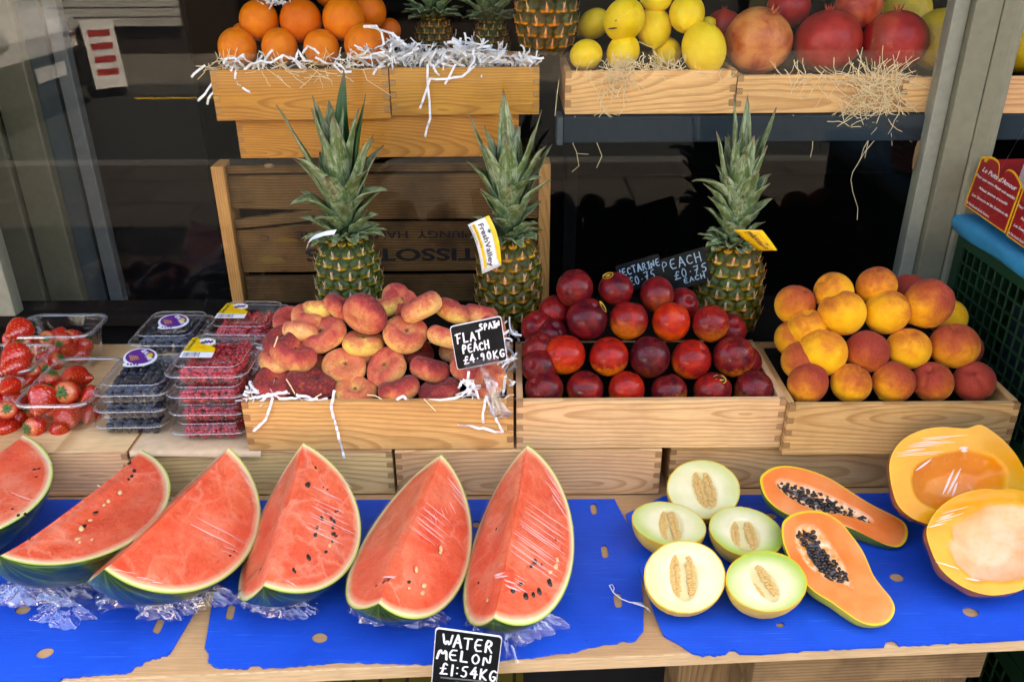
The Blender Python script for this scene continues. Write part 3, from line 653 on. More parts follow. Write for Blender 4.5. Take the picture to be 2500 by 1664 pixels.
crate('upturned_crate', 'brownish upturned pine crate under the yellow peach crate behind the papayas', cx(1538, 1090, Y0 + .01)[0], .86, Y0 + .01, .42, .004, .0900, lid=True, group=gL, tint=(.84, .78, .66))
# inside the window
YI = .432
gI = 'crates stacked inside the window'
a0, a1 = aty(*K2(152, 405), YI), aty(*K2(1172, 380), YI); b0 = aty(*K2(190, 690), YI)
crate('display_crate', 'honey pine crate of oranges with straw over its rim', a0[0], a1[0] - .001, YI - .004, YI + .22, b0[2], a0[2] + .001, 'honey', group=gI, rz=R(1.5), gap_wedge=(.03, .03, .2, .11))
a0, a1 = aty(*K2(1176, 392), YI), aty(*K2(2043, 375), YI); b0 = aty(*K2(1185, 664), YI)
crate('display_crate', 'honey pine crate filled with white shredded paper', a0[0], a1[0], YI, YI + .22, b0[2], a0[2], 'honey', group=gI, gap_wedge=(.03, .045, .2, .07), tint=(1, .95, .8))
c0, c1 = aty(*K2(292, 694), YI + .01), aty(*K2(1924, 668), YI + .01); d0 = aty(*K2(316, 912), YI + .01)
crate('display_crate', 'long honey pine crate beneath the orange and shredded paper crates', c0[0], c1[0], YI + .012, YI + .24, d0[2], b0[2] - .001, 'honey', group=gI, tint=(.9, .85, .8))
gS = 'pale pine crates on the shelf inside the window'
YS = .425
for lab, (u0, u1) in zip(['pale pine shelf crate of lemons with trailing wood wool', 'pale pine shelf crate of pomegranates with wavy grain', 'narrow end of the pine shelf crate under the yellow melons beside the window post'],
                         [((64, 357), (924, 360)), ((928, 378), (1755, 388)), ((1759, 388), (2120, 392))]):
    p0, p1 = aty(*K3(*u0), YS), aty(*K3(*u1), YS); q = aty(*K3(500, 570), YS)
    crate('shelf_crate', lab, p0[0], p1[0], YS, YS + .22, q[2], p0[2], group=gS, nf=6, gap_wedge=(.03, .03, .2, .09), tint=(1.06, .95, .75))
p0 = aty(*D(2291, 176), YS)
crate('shelf_crate', 'pine shelf crate of yellow melon to the outside of the window post', p0[0], p0[0] + .33, YS, YS + .22, aty(*D(2300, 272), YS)[2], p0[2], group=gS, nf=6, gap_wedge=(.03, .03, .2, .09), tint=(1.04, .9, .8))
s0, s1 = aty(*D(1296, 266), YS), aty(*D(1296, 326), YS)
sf = thing('shelf', 'slate blue shelf beam carrying the lemon and pomegranate crates', 'shelf')
part_box('beam', M['slate'], sf, s0[0], 1.4, YS - .012, YS + .30, s1[2], s0[2] - .0015, bevel=.002)
part_box('bracket', M['greywall'], sf, s0[0] - .012, s0[0] - .001, YS - .013, YS + .05, s1[2] - .004, s0[2] - .002)
part_box('leg', M['dark'], sf, s0[0] + .02, s0[0] + .05, YS + .24, YS + .28, -.30, s1[2] - .001)
part_box('leg', M['slate'], sf, 1.36, 1.39, YS + .2, YS + .24, -.30, s1[2] - .001)

YO = .452
oc_ = thing('old_wine_crate', 'weathered dark wooden crate with upside down stencilled lettering', 'crate')
def o4(x, y, Y=YO): return aty(*K4(x, y), Y)
zt = o4(45, 140)[2]; zb = -.02
xL0, xL1, xR0, xR1 = o4(45, 140)[0], o4(128, 150)[0], o4(2135, 110)[0], o4(2210, 100)[0]
part_box('corner_post', M['honey_z'], oc_, xL0, xL1, YO - .012, YO + .05, zb, zt, bevel=.002)
part_box('corner_post', M['honey_z'], oc_, xR0, xR1, YO - .012, YO + .05, zb, zt, bevel=.002)
def plank(pts, y=YO, th=.014):
    w = [aty(*K4(*p), y) for p in pts]
    return MB().plate([(p[0], p[2]) for p in w], 0, th, fn=lambda x, yy, z: (x, y + z, yy)).build('plank', M['old_x'], oc_, bevel=.001, fixn=True)
E_ = 2134
plank([(135, 196), (132, 150), (E_, 118), (E_, 172)])
plank([(140, 209), (E_, 192), (E_, 479), (1500, 482), (760, 485), (420, 523), (192, 546), (184, 492), (430, 462), (690, 424), (420, 420), (172, 416)])
pk = plank([(193, 560), (420, 540), (770, 505), (1500, 507), (E_, 505), (E_, 808), (250, 824)])
plank([(255, 856), (E_, 842), (E_, 1180), (300, 1180)])
for o in [c for c in oc_.children if c.name.startswith('plank')]: o.color = (random.uniform(.75, 1.15),) * 3 + (1,)
part_box('top_board', M['old_x'], oc_, xL1 + .002, xR0 - .002, YO + .02, YO + .30, zt - .030, zt - .018)
part_box('side_board', M['old_x'], oc_, xL0 + .002, xL0 + .016, YO + .052, YO + .30, zb, zt - .032)
part_box('side_board', M['old_x'], oc_, xR1 - .016, xR1 - .002, YO + .052, YO + .30, zb, zt - .032)
part_box('back_panel', M['dark'], oc_, xL1, xR0, YO + .28, YO + .295, zb, zt - .033)
part_box('corner_block', M['dark'], oc_, xL1 + .001, o4(310, 130)[0], YO + .03, YO + .2, zt - .0175, zt + .006)
lt = MB()
def sten(txt, px0, px1, pyb, pyt, bold=.0):
    P0, P1 = aty(*K4(px1, pyt), YO), aty(*K4(px0, pyb), YO)     # upside down: starts at the right, baseline on top
    cu = MB(); text_mesh(txt, 1, cu, lambda x, y: (x, y, 0), bold=bold); w = max(p[0] for p in cu.v); h = max(p[1] for p in cu.v)
    lt.add([(P0[0] - p[0] / w * (P0[0] - P1[0]), YO - .0006, P0[2] - p[1] / h * (P0[2] - P1[2])) for p in cu.v], cu.f)
sten('SPRINGY  HAUTE  SAVOIE', 590, 1760, 612, 556, .015); sten('TISSOT  FILS', 650, 1740, 755, 672, .03); sten('C', 360, 412, 625, 585)
lt.build('stencilled_lettering', M['stencil'], oc_)
sm = MB()
for cx_, cy_, w_, h_ in ((520, 617, 70, 14), (430, 745, 80, 22)):
    P = [aty(*K4(cx_ + w_ * math.cos(a) * (1 + .2 * math.sin(5 * a)), cy_ + h_ * math.sin(a) * (1 + .2 * math.cos(3 * a))), YO - .0007) for a in np.linspace(0, 6.283, 20, endpoint=False)]
    sm.add(P, [tuple(range(20))])
g_ = G('faded_yellow_paint'); g_.p(Base_Color=(.16, .09, .012), Roughness=.9); sm.build('paint_smear', g_.m, oc_)

# ------------------------------------------------------------------ the table
tl, tr = atz(*D(320, 1555), 0), atz(*D(2356, 1467), 0)
u = (tr - tl) / (tr[0] - tl[0])
def edge(x): return tl + u * (x - tl[0])
tb = thing('display_table', 'plywood topped display table along the front of the stall', 'table')
xe = .866
out = [edge(-1.25)[:2], edge(xe)[:2], (xe, .40), (-1.25, .40)]
top = MB().plate([tuple(p) for p in out], -.020, 0).build('tabletop', M['ply'], tb, bevel=.0015, fixn=True)
ea, eb = edge(-1.249), edge(xe - .001)
nrm = np.array([u[1], -1, 0]); nrm /= np.linalg.norm(nrm); n_ = nrm * .003
MB().add([ea + n_ + (0, 0, -.0205), eb + n_ + (0, 0, -.0205), eb + n_ + (0, 0, -.001), ea + n_ + (0, 0, -.001), ea + nrm * .0003 + (0, 0, -.0205), eb + nrm * .0003 + (0, 0, -.0205), eb + nrm * .0003 + (0, 0, -.001), ea + nrm * .0003 + (0, 0, -.001)],
         [(0, 1, 2, 3), (3, 2, 6, 7), (0, 4, 5, 1), (0, 3, 7, 4), (1, 5, 6, 2)]).build('edge_band', M['plyedge'], tb)
gB = 'rough wooden boxes under the table'
def support(label, px0, px1, inset, rails):
    p0, p1 = edge(0), edge(1)
    a = edge(aty(*px0, -.37)[0]); b = edge(aty(*px1, -.37)[0]); a = a - nrm * inset; b = b - nrm * inset
    W = np.linalg.norm(b - a); ang = math.atan2(b[1] - a[1], b[0] - a[0])
    t = thing('support_box', label, 'box', (a[0], a[1], GZ), (0, 0, ang), gB)
    H = -.021 - GZ
    MB().box(0, W, 0, .018, H - rails, H - .001).build('top_rail', M['rough_x'], t, bevel=.002)
    n = max(2, int(W / .115)); w = W / n
    for k in range(n):
        o = MB().box(k * w + .002, (k + 1) * w - .003, .020, .034, 0, H - .01).build('plank', M['rough_z'], t, bevel=.002); o.color = (random.uniform(.7, 1.1),) * 3 + (1,)
    MB().box(0, W, 0, .018, .02, .09).build('bottom_rail', M['rough_x'], t, bevel=.002)
    MB().box(.0, .018, .036, .30, 0, H - .002).build('side_panel', M['rough_z'], t); MB().box(W - .018, W, .036, .30, 0, H - .002).build('side_panel', M['rough_z'], t)
    return t
support('rough old wooden box under the right end of the table', D(1752, 1520), D(2322, 1500), .008, .062)
support('dark wooden box under the left part of the table', D(-160, 1560), D(560, 1560), .03, .02)
pl = thing('table_leg', 'dark timber post under the middle of the table', 'post', tuple(edge(aty(*D(1600, 1530), -.2)[0])[:2]) + (GZ,))
MB().box(-.045, .045, .09, .18, 0, -.0215 - GZ).build('post', M['rough_z'], pl, bevel=.002)

# ------------------------------------------------------------------ blue plastic sheets
def ell(K, x, y, a, b, rot=0, n=18):
    c, s = math.cos(R(rot)), math.sin(R(rot))
    return [K(x + a * math.cos(q) * c - b * math.sin(q) * s, y + a * math.cos(q) * s + b * math.sin(q) * c) for q in np.linspace(0, 2 * math.pi, n, endpoint=False)]
def slot(K, x, y, a, b, rot=0):
    q = []
    c, s = math.cos(R(rot)), math.sin(R(rot))
    for k in range(20):
        t = 2 * math.pi * k / 20; px = a * math.copysign(abs(math.cos(t)) ** .55, math.cos(t)); py = b * math.copysign(abs(math.sin(t)) ** .55, math.sin(t))
        q.append(K(x + px * c - py * s, y + px * s + py * c))
    return q
def rough(pts, amp, seed, sub=9):
    r = random.Random(seed); o = []
    for a, b, k in pts_pairs(pts):
        for i in range(sub if k else 1):
            t = i / (sub if k else 1); j = amp * r.uniform(-1, 1) if (k and i) else 0
            o.append((a[0] + (b[0] - a[0]) * t + j * .4, a[1] + (b[1] - a[1]) * t + j))
    return o
def pts_pairs(p):
    for i in range(len(p)):
        a, b = p[i], p[(i + 1) % len(p)]; yield a[:2], b[:2], (len(a) > 2 and a[2])
def sheet(label, pts, holes, seed, z=.0035):
    P = rough([(*q[0], q[1]) if isinstance(q[0], tuple) else q for q in pts], 2.4, seed)
    W = lambda p: tuple(atz(p[0], p[1], z)[:2])
    return tag(MB().plate([W(p) for p in P][::-1], .0006, z, [[W(p) for p in h] for h in holes]).build('plastic_sheet', M['blue'], None, fixn=True), label, 'plastic sheet', 'blue corrugated plastic sheets on the table')
Yb = lambda px: (px[0], px[1])
def back(x, y): return D(x, y)
sheet('blue corrugated sheet with cut corner under the left watermelon wedges',
      [(back(-260, 1148), 0), (back(480, 1148), 0), (KC(1400, 800), 0), (KC(1205, 1115), 0), (KC(1048, 1380), 1), (KC(1020, 1402), 1), (KC(900, 1432), 1), (KC(770, 1512), 1), (KC(600, 1522), 1), (KC(380, 1540), 1), (KC(360, 1558), 1), (KC(100, 1600), 0), (KC(-700, 1760), 0)],
      [ell(KC, 140, 1122, 50, 28, -14), ell(KC, 275, 1386, 58, 32, -18), slot(KC, 972, 1222, 26, 50, 24)], 1)
sheet('blue corrugated sheet with ragged front edge under the middle watermelon wedges',
      [(back(492, 1150), 0), (KA(1558, 408), 0), (KA(1592, 475), 0), (KA(1640, 565), 0), (KA(1690, 750), 0), (KA(1728, 930), 0), (KA(1742, 1100), 0), (KA(1742, 1238), 0), (KA(1695, 1298), 1), (KA(1480, 1328), 1), (KA(1290, 1372), 1), (KA(1100, 1400), 1), (KA(830, 1428), 0), (KA(415, 1432), 0), (KB(1440, 1448), 1), (KB(1200, 1442), 1),
       (KB(860, 1436), 1), (KB(600, 1458), 1), (KB(370, 1476), 0), (KB(345, 1458), 0), (KB(290, 1458), 0), (KB(268, 1480), 1), (KB(60, 1468), 1), (KB(20, 1432), 1), (KB(28, 1388), 0), (KB(0, 1350), 0), (KB(16, 1260), 0), (KB(50, 1040), 0), (KB(110, 780), 0)],
      [slot(KB, 162, 1122, 26, 50, 12), ell(KB, 728, 1284, 50, 36), slot(KA, 1428, 470, 21, 36, -12), slot(KA, 1497, 740, 22, 42, -10), slot(KA, 1580, 1048, 25, 48, -8), ell(KA, 685, 568, 30, 20), ell(KA, 1380, 1303, 7, 7, 0, 3)], 2)
sheet('blue corrugated sheet with rounded corner under the cut melons and papayas',
      [(back(1528, 1140), 0), (back(2480, 1128), 0), (back(2560, 1440), 0), (KF(1559, 1318), 0), (KF(1300, 1335), 1), (KF(1100, 1340), 1), (KF(838, 1356), 0), (KF(830, 1338), 0), (KF(800, 1322), 0), (KF(765, 1330), 0), (KF(752, 1362), 0), (KF(600, 1366), 1), (KF(380, 1378), 1), (KF(0, 1402), 0), (KE(945, 1548), 0), (KE(920, 1522), 0), (KE(880, 1520), 0), (KE(845, 1550), 1), (KE(690, 1562), 1),
       (KE(615, 1545), 0), (KE(520, 1480), 0), (KE(410, 1420), 0), (KE(340, 1265), 0), (KE(290, 1120), 0), (KE(240, 980), 0), (KE(200, 830), 0), (KE(160, 680), 0), (KE(140, 560), 0)],
      [ell(KF, 826, 962, 43, 27, 12), ell(KF, 1252, 1162, 50, 29, 14), ell(KE, 1235, 1345, 32, 20), ell(KE, 1170, 570, 45, 22, 15)], 3, .004)
# paper over the second lower crate
pp = MB(); zt_ = .0965
A_, B_ = atz(*D(306, 1030), zt_), atz(*D(912, 1032), zt_)
rows = []
for j, (yy, zz) in enumerate([(.30, .0972), (.10, .0972), (.012, .0974), (.0025, .0972), (-.0015, .0945), (-.0018, .0905)]):
    rows.append([(A_[0] + (cx(600, 1040, 0)[0] - A_[0]) * s, yy - .0006 * (zz < .096), zz + (.0006 * math.sin(9 * s + j)) * (zz < .0973) - .004 * s * (zz < .096)) for s in np.linspace(0, 1, 12)])
tag(pp.grid(rows).build('paper_sheet', M['kraft'], None, smooth=True), 'brown wrapping paper sheet folded over the crate edge under the berry boxes', 'paper')
# ------------------------------------------------------------------ loose fruit
def ball(name, mat, fn, nu=40, nv=28, stem=None):
    """unit fruit: fn(theta from the stem end, azimuth) -> radius, height"""
    mb = MB(); P = []
    for i in range(nv + 1):
        th = math.pi * i / nv
        P.append([fn(th, 2 * math.pi * j / nu) for j in range(nu)])
    mb.grid(P, closed_v=True); me_o = mb.build(name, mat, None, smooth=True, fixn=2)
    me = me_o.data; bpy.data.objects.remove(me_o); return me
def nect_fn(seed):
    r = random.Random(seed); k = [r.uniform(-.025, .025) for _ in range(6)]; ov = r.uniform(.97, 1.05)
    def fn(t, a):
        rad = math.sin(t); z = math.cos(t) * ov
        s = 1 + k[0] * math.cos(2 * a + k[1] * 90) + k[2] * math.sin(2 * t + k[3] * 90) + k[4] * math.cos(a + 2 * t)
        gr = math.exp(-((abs((a + math.pi) % (2 * math.pi) - math.pi)) / .16) ** 2) * (.085 if seed >= 20 else .055) * (math.cos(t) * .5 + .5) ** .5
        z -= (.30 if seed >= 20 else .22) * math.exp(-(rad / .20) ** 2) if t < 1.2 else 0
        z -= .05 * math.exp(-(rad / .12) ** 2) if t > 2.4 else 0
        s -= gr * min(1, rad * 2); return (rad * s * math.cos(a), rad * s * math.sin(a), z * s)
    return fn
def flat_fn(seed):
    r = random.Random(seed); k = [r.uniform(-1, 1) for _ in range(8)]; hh = r.uniform(.54, .61)
    def fn(t, a):
        st = math.sin(t); rad = st ** .66 if st > 0 else 0; c = math.cos(t)
        s = 1 + .05 * math.cos(2 * a + 3 * k[0]) + .03 * math.cos(3 * a + 3 * k[1])
        z = math.copysign(abs(c) ** .9, c) * hh * (1 + .06 * k[2] * math.cos(a + k[3] * 3))
        if c > 0: z -= .46 * math.exp(-(rad / .40) ** 2) + .05 * math.exp(-(rad / .1) ** 2)
        else: z += .16 * math.exp(-(rad / .30) ** 2)
        g = math.exp(-((abs((a + math.pi) % (2 * math.pi) - math.pi)) / .22) ** 2)
        z -= .10 * g * (1 if c > 0 else 0) * min(1, rad * 1.2); s -= .06 * g * rad
        return (rad * s * math.cos(a), rad * s * math.sin(a), z)
    return fn
def round_fn(seed, ov=1.0, dimple=.06, bump=.012):
    r = random.Random(seed); k = [r.uniform(-1, 1) for _ in range(6)]
    def fn(t, a):
        rad = math.sin(t); s = 1 + bump * (k[0] * math.cos(2 * a + k[1]) + k[2] * math.cos(3 * t + k[3]) + k[4] * math.sin(a + 2 * t))
        z = math.cos(t) * ov - (dimple * math.exp(-(rad / .15) ** 2) if t < 1 else 0); return (rad * s * math.cos(a), rad * s * math.sin(a), z * s)
    return fn
def lemon_fn(seed):
    b = round_fn(seed, 1.12, 0, .03)
    def fn(t, a):
        x, y, z = b(t, a); rr = math.hypot(x, y)
        z += .17 * math.exp(-(rr / .22) ** 2) * (1 if z < 0 else .5) * (-1 if z < 0 else 1); return (x * .93, y * .93, z)
    return fn
def pom_fn(seed):
    r = random.Random(seed); ph = r.uniform(0, 6)
    def fn(t, a):
        rad = math.sin(t); s = 1 + .022 * math.cos(6 * a + ph) * rad + .015 * math.cos(3 * a); z = math.cos(t) * .92
        return (rad * s * math.cos(a), rad * s * math.sin(a), z)
    return fn
MESH = {
 'nectarine': [ball('nectarine', M['nectarine'], nect_fn(k)) for k in range(5)],
 'peach': [ball('peach', M['peach'], nect_fn(k + 20)) for k in range(5)],
 'flat_peach': [ball('flat_peach', M['flat_peach'], flat_fn(k), 48, 36) for k in range(6)],
 'orange': [ball('orange', M['orange'], round_fn(k)) for k in range(3)],
 'lemon': [ball('lemon', M['lemon'], lemon_fn(k), 36, 32) for k in range(4)],
 'pomegranate': [ball('pomegranate', M['pomegranate'], pom_fn(k), 48, 30) for k in range(3)],
 'yellow_melon': [ball('yellow_melon', M['honeydew'], round_fn(k + 5, 1.15, .02)) for k in range(2)],
}
_c = MB()
for k in range(6):
    a = k * math.pi / 3; _c.add([(.10 * math.cos(a - .5), .10 * math.sin(a - .5), 0), (.10 * math.cos(a + .5), .10 * math.sin(a + .5), 0), (.19 * math.cos(a + .1), .19 * math.sin(a + .1), .24), (.13 * math.cos(a), .13 * math.sin(a), .14)], [(0, 1, 3), (1, 2, 3), (2, 0, 3)])
_o = _c.build('calyx', M['pomegranate']); CALYX = _o.data; bpy.data.objects.remove(_o)
_s = MB().tube([(0, 0, -.02), (.01, 0, .06)], [.05, .035], 7); 
for k in range(5):
    a = k * 1.257; _s.add([(.03 * math.cos(a), .03 * math.sin(a), .01), (.13 * math.cos(a + .3), .13 * math.sin(a + .3), .03), (.11 * math.cos(a - .3), .11 * math.sin(a - .3), .02)], [(0, 1, 2)])
_o = _s.build('stem', M['stem'], smooth=False); STEM = _o.data; bpy.data.objects.remove(_o)
FR = random.Random(11)
def fruit(kind, K, x, y, rx, ry, Y, label, col=(.5, .3, .5), rot=None, group=None, cat=None, sz=1.0, stem=0, var=None):
    px, py = K(x, y); sc = K(1, 0)[0] - K(0, 0)[0]
    P = aty(px, py, Y); rr = (rx if kind == 'flat_peach' else (rx + ry) / 2) * sc * depth(P) / F * sz
    rr = max(rr, {'nectarine': .0305, 'peach': .034, 'flat_peach': .0345}.get(kind, 0))
    lim = {'nectarine': (.0065, .457), 'peach': (.4585, .8415), 'flat_peach': (-.4515, .0015)}.get(kind)      # the pile stays inside its crate
    if lim: P[0] = min(max(P[0], lim[0] + .011 + rr * .96), lim[1] - .011 - rr * .96)
    me = MESH[kind][FR.randrange(len(MESH[kind])) if var is None else var]
    o = obj(kind, me, None, 0, tuple(P)); o.scale = (rr,) * 3
    o.rotation_euler = rot if rot else (FR.uniform(-.3, .9), FR.uniform(-.6, .6), FR.uniform(0, 6.28))
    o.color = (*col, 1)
    tag(o, label, cat or kind.replace('_', ' '), group)
    if kind == 'pomegranate':
        c = obj('calyx', CALYX, o); c.location = (0, 0, .88); c.color = (*col, 1)
    if stem:
        c = obj('stem', STEM, o); c.location = (0, 0, stem)
    return o
def rows(kind, K, crate_words, group, data):
    """data: (row words, y of the row, [(x, y, rx, ry, look, colour, rot)])"""
    for rw, Y, lst in data:
        for i, e in enumerate(lst):
            x, y, rx, ry, look, col = e[:6]; rot = e[6] if len(e) > 6 else None; dy = e[7] if len(e) > 7 else 0
            o = ORD[i] + ' from left' if len(lst) > 1 else ''
            lab = f"{look} {kind.replace('_', ' ')}, {o} in {rw} of {crate_words}".replace(',  in', ' in')
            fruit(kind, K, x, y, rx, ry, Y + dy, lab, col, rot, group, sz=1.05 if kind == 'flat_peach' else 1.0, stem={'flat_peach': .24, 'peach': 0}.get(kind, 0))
# a = redness of the skin, b = yellow patch, e = speckling
dk, md, br = .15, .42, .8
rows('nectarine', K8, 'the nectarine pile', 'red nectarines in the pine crate', [
 ('front row', .048, [(288, 1010, 158, 150, 'maroon orange-speckled', (dk, .25, 1)), (615, 1005, 148, 145, 'dark red', (.3, .5, .7)), (945, 1015, 150, 140, 'bright red', (.75, .4, .4)), (1285, 1025, 148, 130, 'maroon scarred', (.12, .7, .9)), (1632, 1020, 152, 140, 'stickered dark red', (.38, .15, .5), (.75, 0, 1.0)), (1972, 1015, 162, 145, 'purple-red', (.1, .5, 1), (.1, .4, .5))]),
 ('second row', .085, [(452, 735, 165, 165, 'glowing orange-red', (.85, .55, .1), (.2, .1, 2)), (805, 750, 152, 168, 'yellow-bellied red', (.7, 1.0, .1), (.1, .1, 3)), (1130, 755, 148, 175, 'nearly black', (-.05, .1, .9), (.1, .1, .6)), (1462, 775, 153, 165, 'red', (.6, .55, .2)), (1800, 750, 155, 170, 'maroon scratched', (.22, .9, 1), (.1, .2, 4))]),
 ('third row', .122, [(630, 452, 165, 165, 'large plum-dark', (.08, 0, .15), (.5, 0, 1)), (962, 462, 143, 160, 'red-bellied', (.5, .5, .4)), (1302, 475, 146, 160, 'bright scarlet', (.95, .3, .1), (.3, .1, 1.4)), (1615, 487, 145, 150, 'orange-flecked red', (.5, .45, .8))]),
 ('top row', .160, [(533, 208, 155, 145, 'glossy maroon', (.2, .05, .35), (.2, 0, 2)), (862, 212, 138, 132, 'stickered maroon', (.22, .05, .2), (.3, .1, 1)), (1185, 258, 150, 130, 'wide dark red', (.32, .1, .15), (.8, .2, 3.2))]),
 ('left edge', .10, [(205, 830, 85, 100, 'dark lowest', (.15, .5, .7), None, -.03), (200, 700, 80, 92, 'mottled', (.3, .2, .8), None, -.0), (190, 520, 88, 105, 'shiny crimson', (.38, 0, .0), None, .05)]),
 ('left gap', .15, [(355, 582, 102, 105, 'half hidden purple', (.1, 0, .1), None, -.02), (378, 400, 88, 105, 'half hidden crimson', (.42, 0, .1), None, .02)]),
 ('right shadow', .16, [(1390, 335, 62, 92, 'half hidden crimson', (.4, 0, .1), None, .03), (1765, 545, 45, 68, 'deeply hidden crimson', (.35, 0, .1), None, 0), (1950, 805, 72, 98, 'tucked away crimson', (.3, 0, .2), None, -.04)]),
])
rows('flat_peach', K7, 'the flat peach pile', 'flat peaches in the pine crate', [
 ('front row', .050, [(255, 850, 168, 120, 'red-cheeked', (.35, 0, 0), (.35, .1, .5)), (605, 860, 188, 125, 'dusty maroon', (.85, 0, 0), (.25, 0, 2)), (965, 935, 165, 105, 'pale blotched', (-.08, .2, 0), (.25, -.1, 1)), (1320, 905, 175, 110, 'red-topped', (.38, .3, 0), (.3, .3, 3)), (1660, 915, 160, 100, 'crimson', (.5, 0, 0), (.3, 0, 4)), (2070, 860, 135, 125, 'orange', (.05, 0, 0), (.5, .3, 5))]),
 ('second row', .088, [(465, 615, 188, 125, 'large blushed', (.25, .15, 0), (.28, .12, 1.4)), (880, 720, 165, 140, 'tilted orange-marbled', (.0, .1, 0), (.2, .55, 5.6)), (1225, 728, 170, 138, 'folded red-marbled', (.1, .05, 0), (.35, -.5, .2)), (1575, 742, 165, 132, 'stalk-showing dark red', (.42, .1, 0), (.55, .05, 2.5)), (1890, 740, 130, 100, 'sign-shaded red', (.3, 0, 0), (.4, .3, 1))]),
 ('third row', .125, [(700, 460, 178, 130, 'brown-topped', (.15, 0, 0), (.35, .1, 5.2)), (1035, 525, 163, 115, 'yellow-green', (-.12, .9, 0), (-.1, .1, 0)), (1380, 455, 175, 145, 'deep-creased orange', (.05, .15, 0), (.3, .35, 6.2)), (1725, 482, 152, 150, 'sign-crossed mottled', (.12, .1, 0), (.45, .3, 2))]),
 ('top row', .158, [(1042, 290, 186, 160, 'front-facing maroon', (.55, .1, 0), (1.25, -.05, 2.6), -.03), (845, 240, 152, 140, 'leaning brown-red', (.4, .2, 0), (.35, .7, 1), .01), (1205, 235, 135, 125, 'yellow-sided', (.05, .6, 0), (.2, .3, 3), .03), (1515, 232, 162, 135, 'stalked red-mottled', (.14, .1, 0), (.55, .1, 4), -.015), (1772, 265, 125, 115, 'red-backed yellow', (.18, .5, 0), (.3, .4, 1.2), .015)]),
 ('shadowed gap', .16, [(1480, 610, 130, 110, 'shadowed dark red', (.3, 0, 0)), (1800, 610, 120, 100, 'shadowed orange', (.1, 0, 0)), (1050, 650, 120, 100, 'buried red', (.3, 0, 0), None, -.025), (690, 650, 110, 100, 'buried orange', (.1, 0, 0), None, -.02)]),
 ('left side', .13, [(370, 505, 92, 80, 'dark shaded', (.4, 0, 0), None, -.02), (275, 668, 62, 68, 'half hidden orange', (.05, 0, 0), None, -.04), (450, 358, 92, 84, 'dull red', (.2, 0, 0), (.3, -.2, 1), .03), (520, 440, 65, 72, 'wedged-in orange', (.1, 0, 0), None, 0), (590, 318, 80, 70, 'rosy', (.1, 0, 0), None, .03), (680, 255, 60, 90, 'greenish yellow', (-.2, 1.0, 0), (-.4, 0, 0), .05)]),
 ('right side', .16, [(1335, 185, 62, 65, 'red half hidden', (.2, 0, 0), None, .04), (1995, 300, 100, 62, 'rust red back', (.2, 0, 0), (.4, .3, 2), .03), (2195, 440, 50, 72, 'red edge', (.2, 0, 0), None, -.01), (2140, 690, 60, 70, 'pale yellow edge', (-.1, .8, 0), None, -.05)]),
])
rows('peach', K9, 'the yellow peach pile', 'yellow peaches in the brownish crate', [
 ('front row', .042, [(498, 965, 172, 130, 'maroon creased', (.55, 0, 0), (.9, .2, 2.2)), (840, 965, 175, 120, 'orange', (.12, 0, 0), (.4, 0, 1)), (1180, 955, 160, 135, 'maroon-striped', (.42, 0, 0), (.7, .3, 1.6)), (1490, 955, 178, 135, 'pointed fiery orange', (.36, 0, 0), (.2, .5, 4)), (1822, 950, 180, 132, 'dusky red', (.6, 0, 0), (.6, .2, 5))]),
 ('second row', .082, [(615, 715, 188, 190, 'large yellow dark-capped', (-.08, 0, 0), (.05, .2, 1)), (970, 710, 170, 175, 'deep red', (.62, 0, 0), (.5, .1, 2)), (1300, 690, 165, 175, 'golden dark-topped', (-.12, 0, 0), (.0, .1, 3)), (1665, 665, 192, 172, 'oval red-over-yellow', (.28, 0, 0), (.15, .1, 4))]),
 ('third row', .124, [(495, 525, 142, 132, 'smooth amber', (-.05, 0, 0), (-.1, -.2, 1)), (770, 405, 186, 186, 'big plain golden', (-.17, 0, 0), (-.3, .4, 2)), (1130, 400, 176, 176, 'golden blush-shouldered', (-.07, 0, 0), (-.1, -.5, 3)), (1460, 328, 198, 190, 'largest orange-red', (.36, 0, 0), (.55, .25, 1.2))]),
 ('top row', .165, [(395, 340, 152, 162, 'orange', (.22, 0, 0), (.2, -.3, 2)), (705, 240, 176, 138, 'yellow red-cheeked', (-.05, 0, 0), (-.1, .7, 3)), (1045, 187, 173, 128, 'dark-tipped', (.16, 0, 0), (.2, 0, 4.6))]),
 ('left edge', .10, [(328, 790, 128, 145, 'shaded orange', (.25, 0, 0), (.4, -.3, 1), -.015), (245, 615, 135, 135, 'dusky amber', (.12, 0, 0), (.1, -.3, 2), .035)]),
 ('back right', .19, [(1290, 235, 75, 60, 'red half hidden', (.6, 0, 0), None, .03), (1620, 440, 68, 66, 'yellow half hidden', (-.2, 0, 0), (-1, 0, 0), 0), (1840, 685, 78, 145, 'dark red half hidden', (.9, 0, 0), (.3, 0, 0), -.07)]),
])
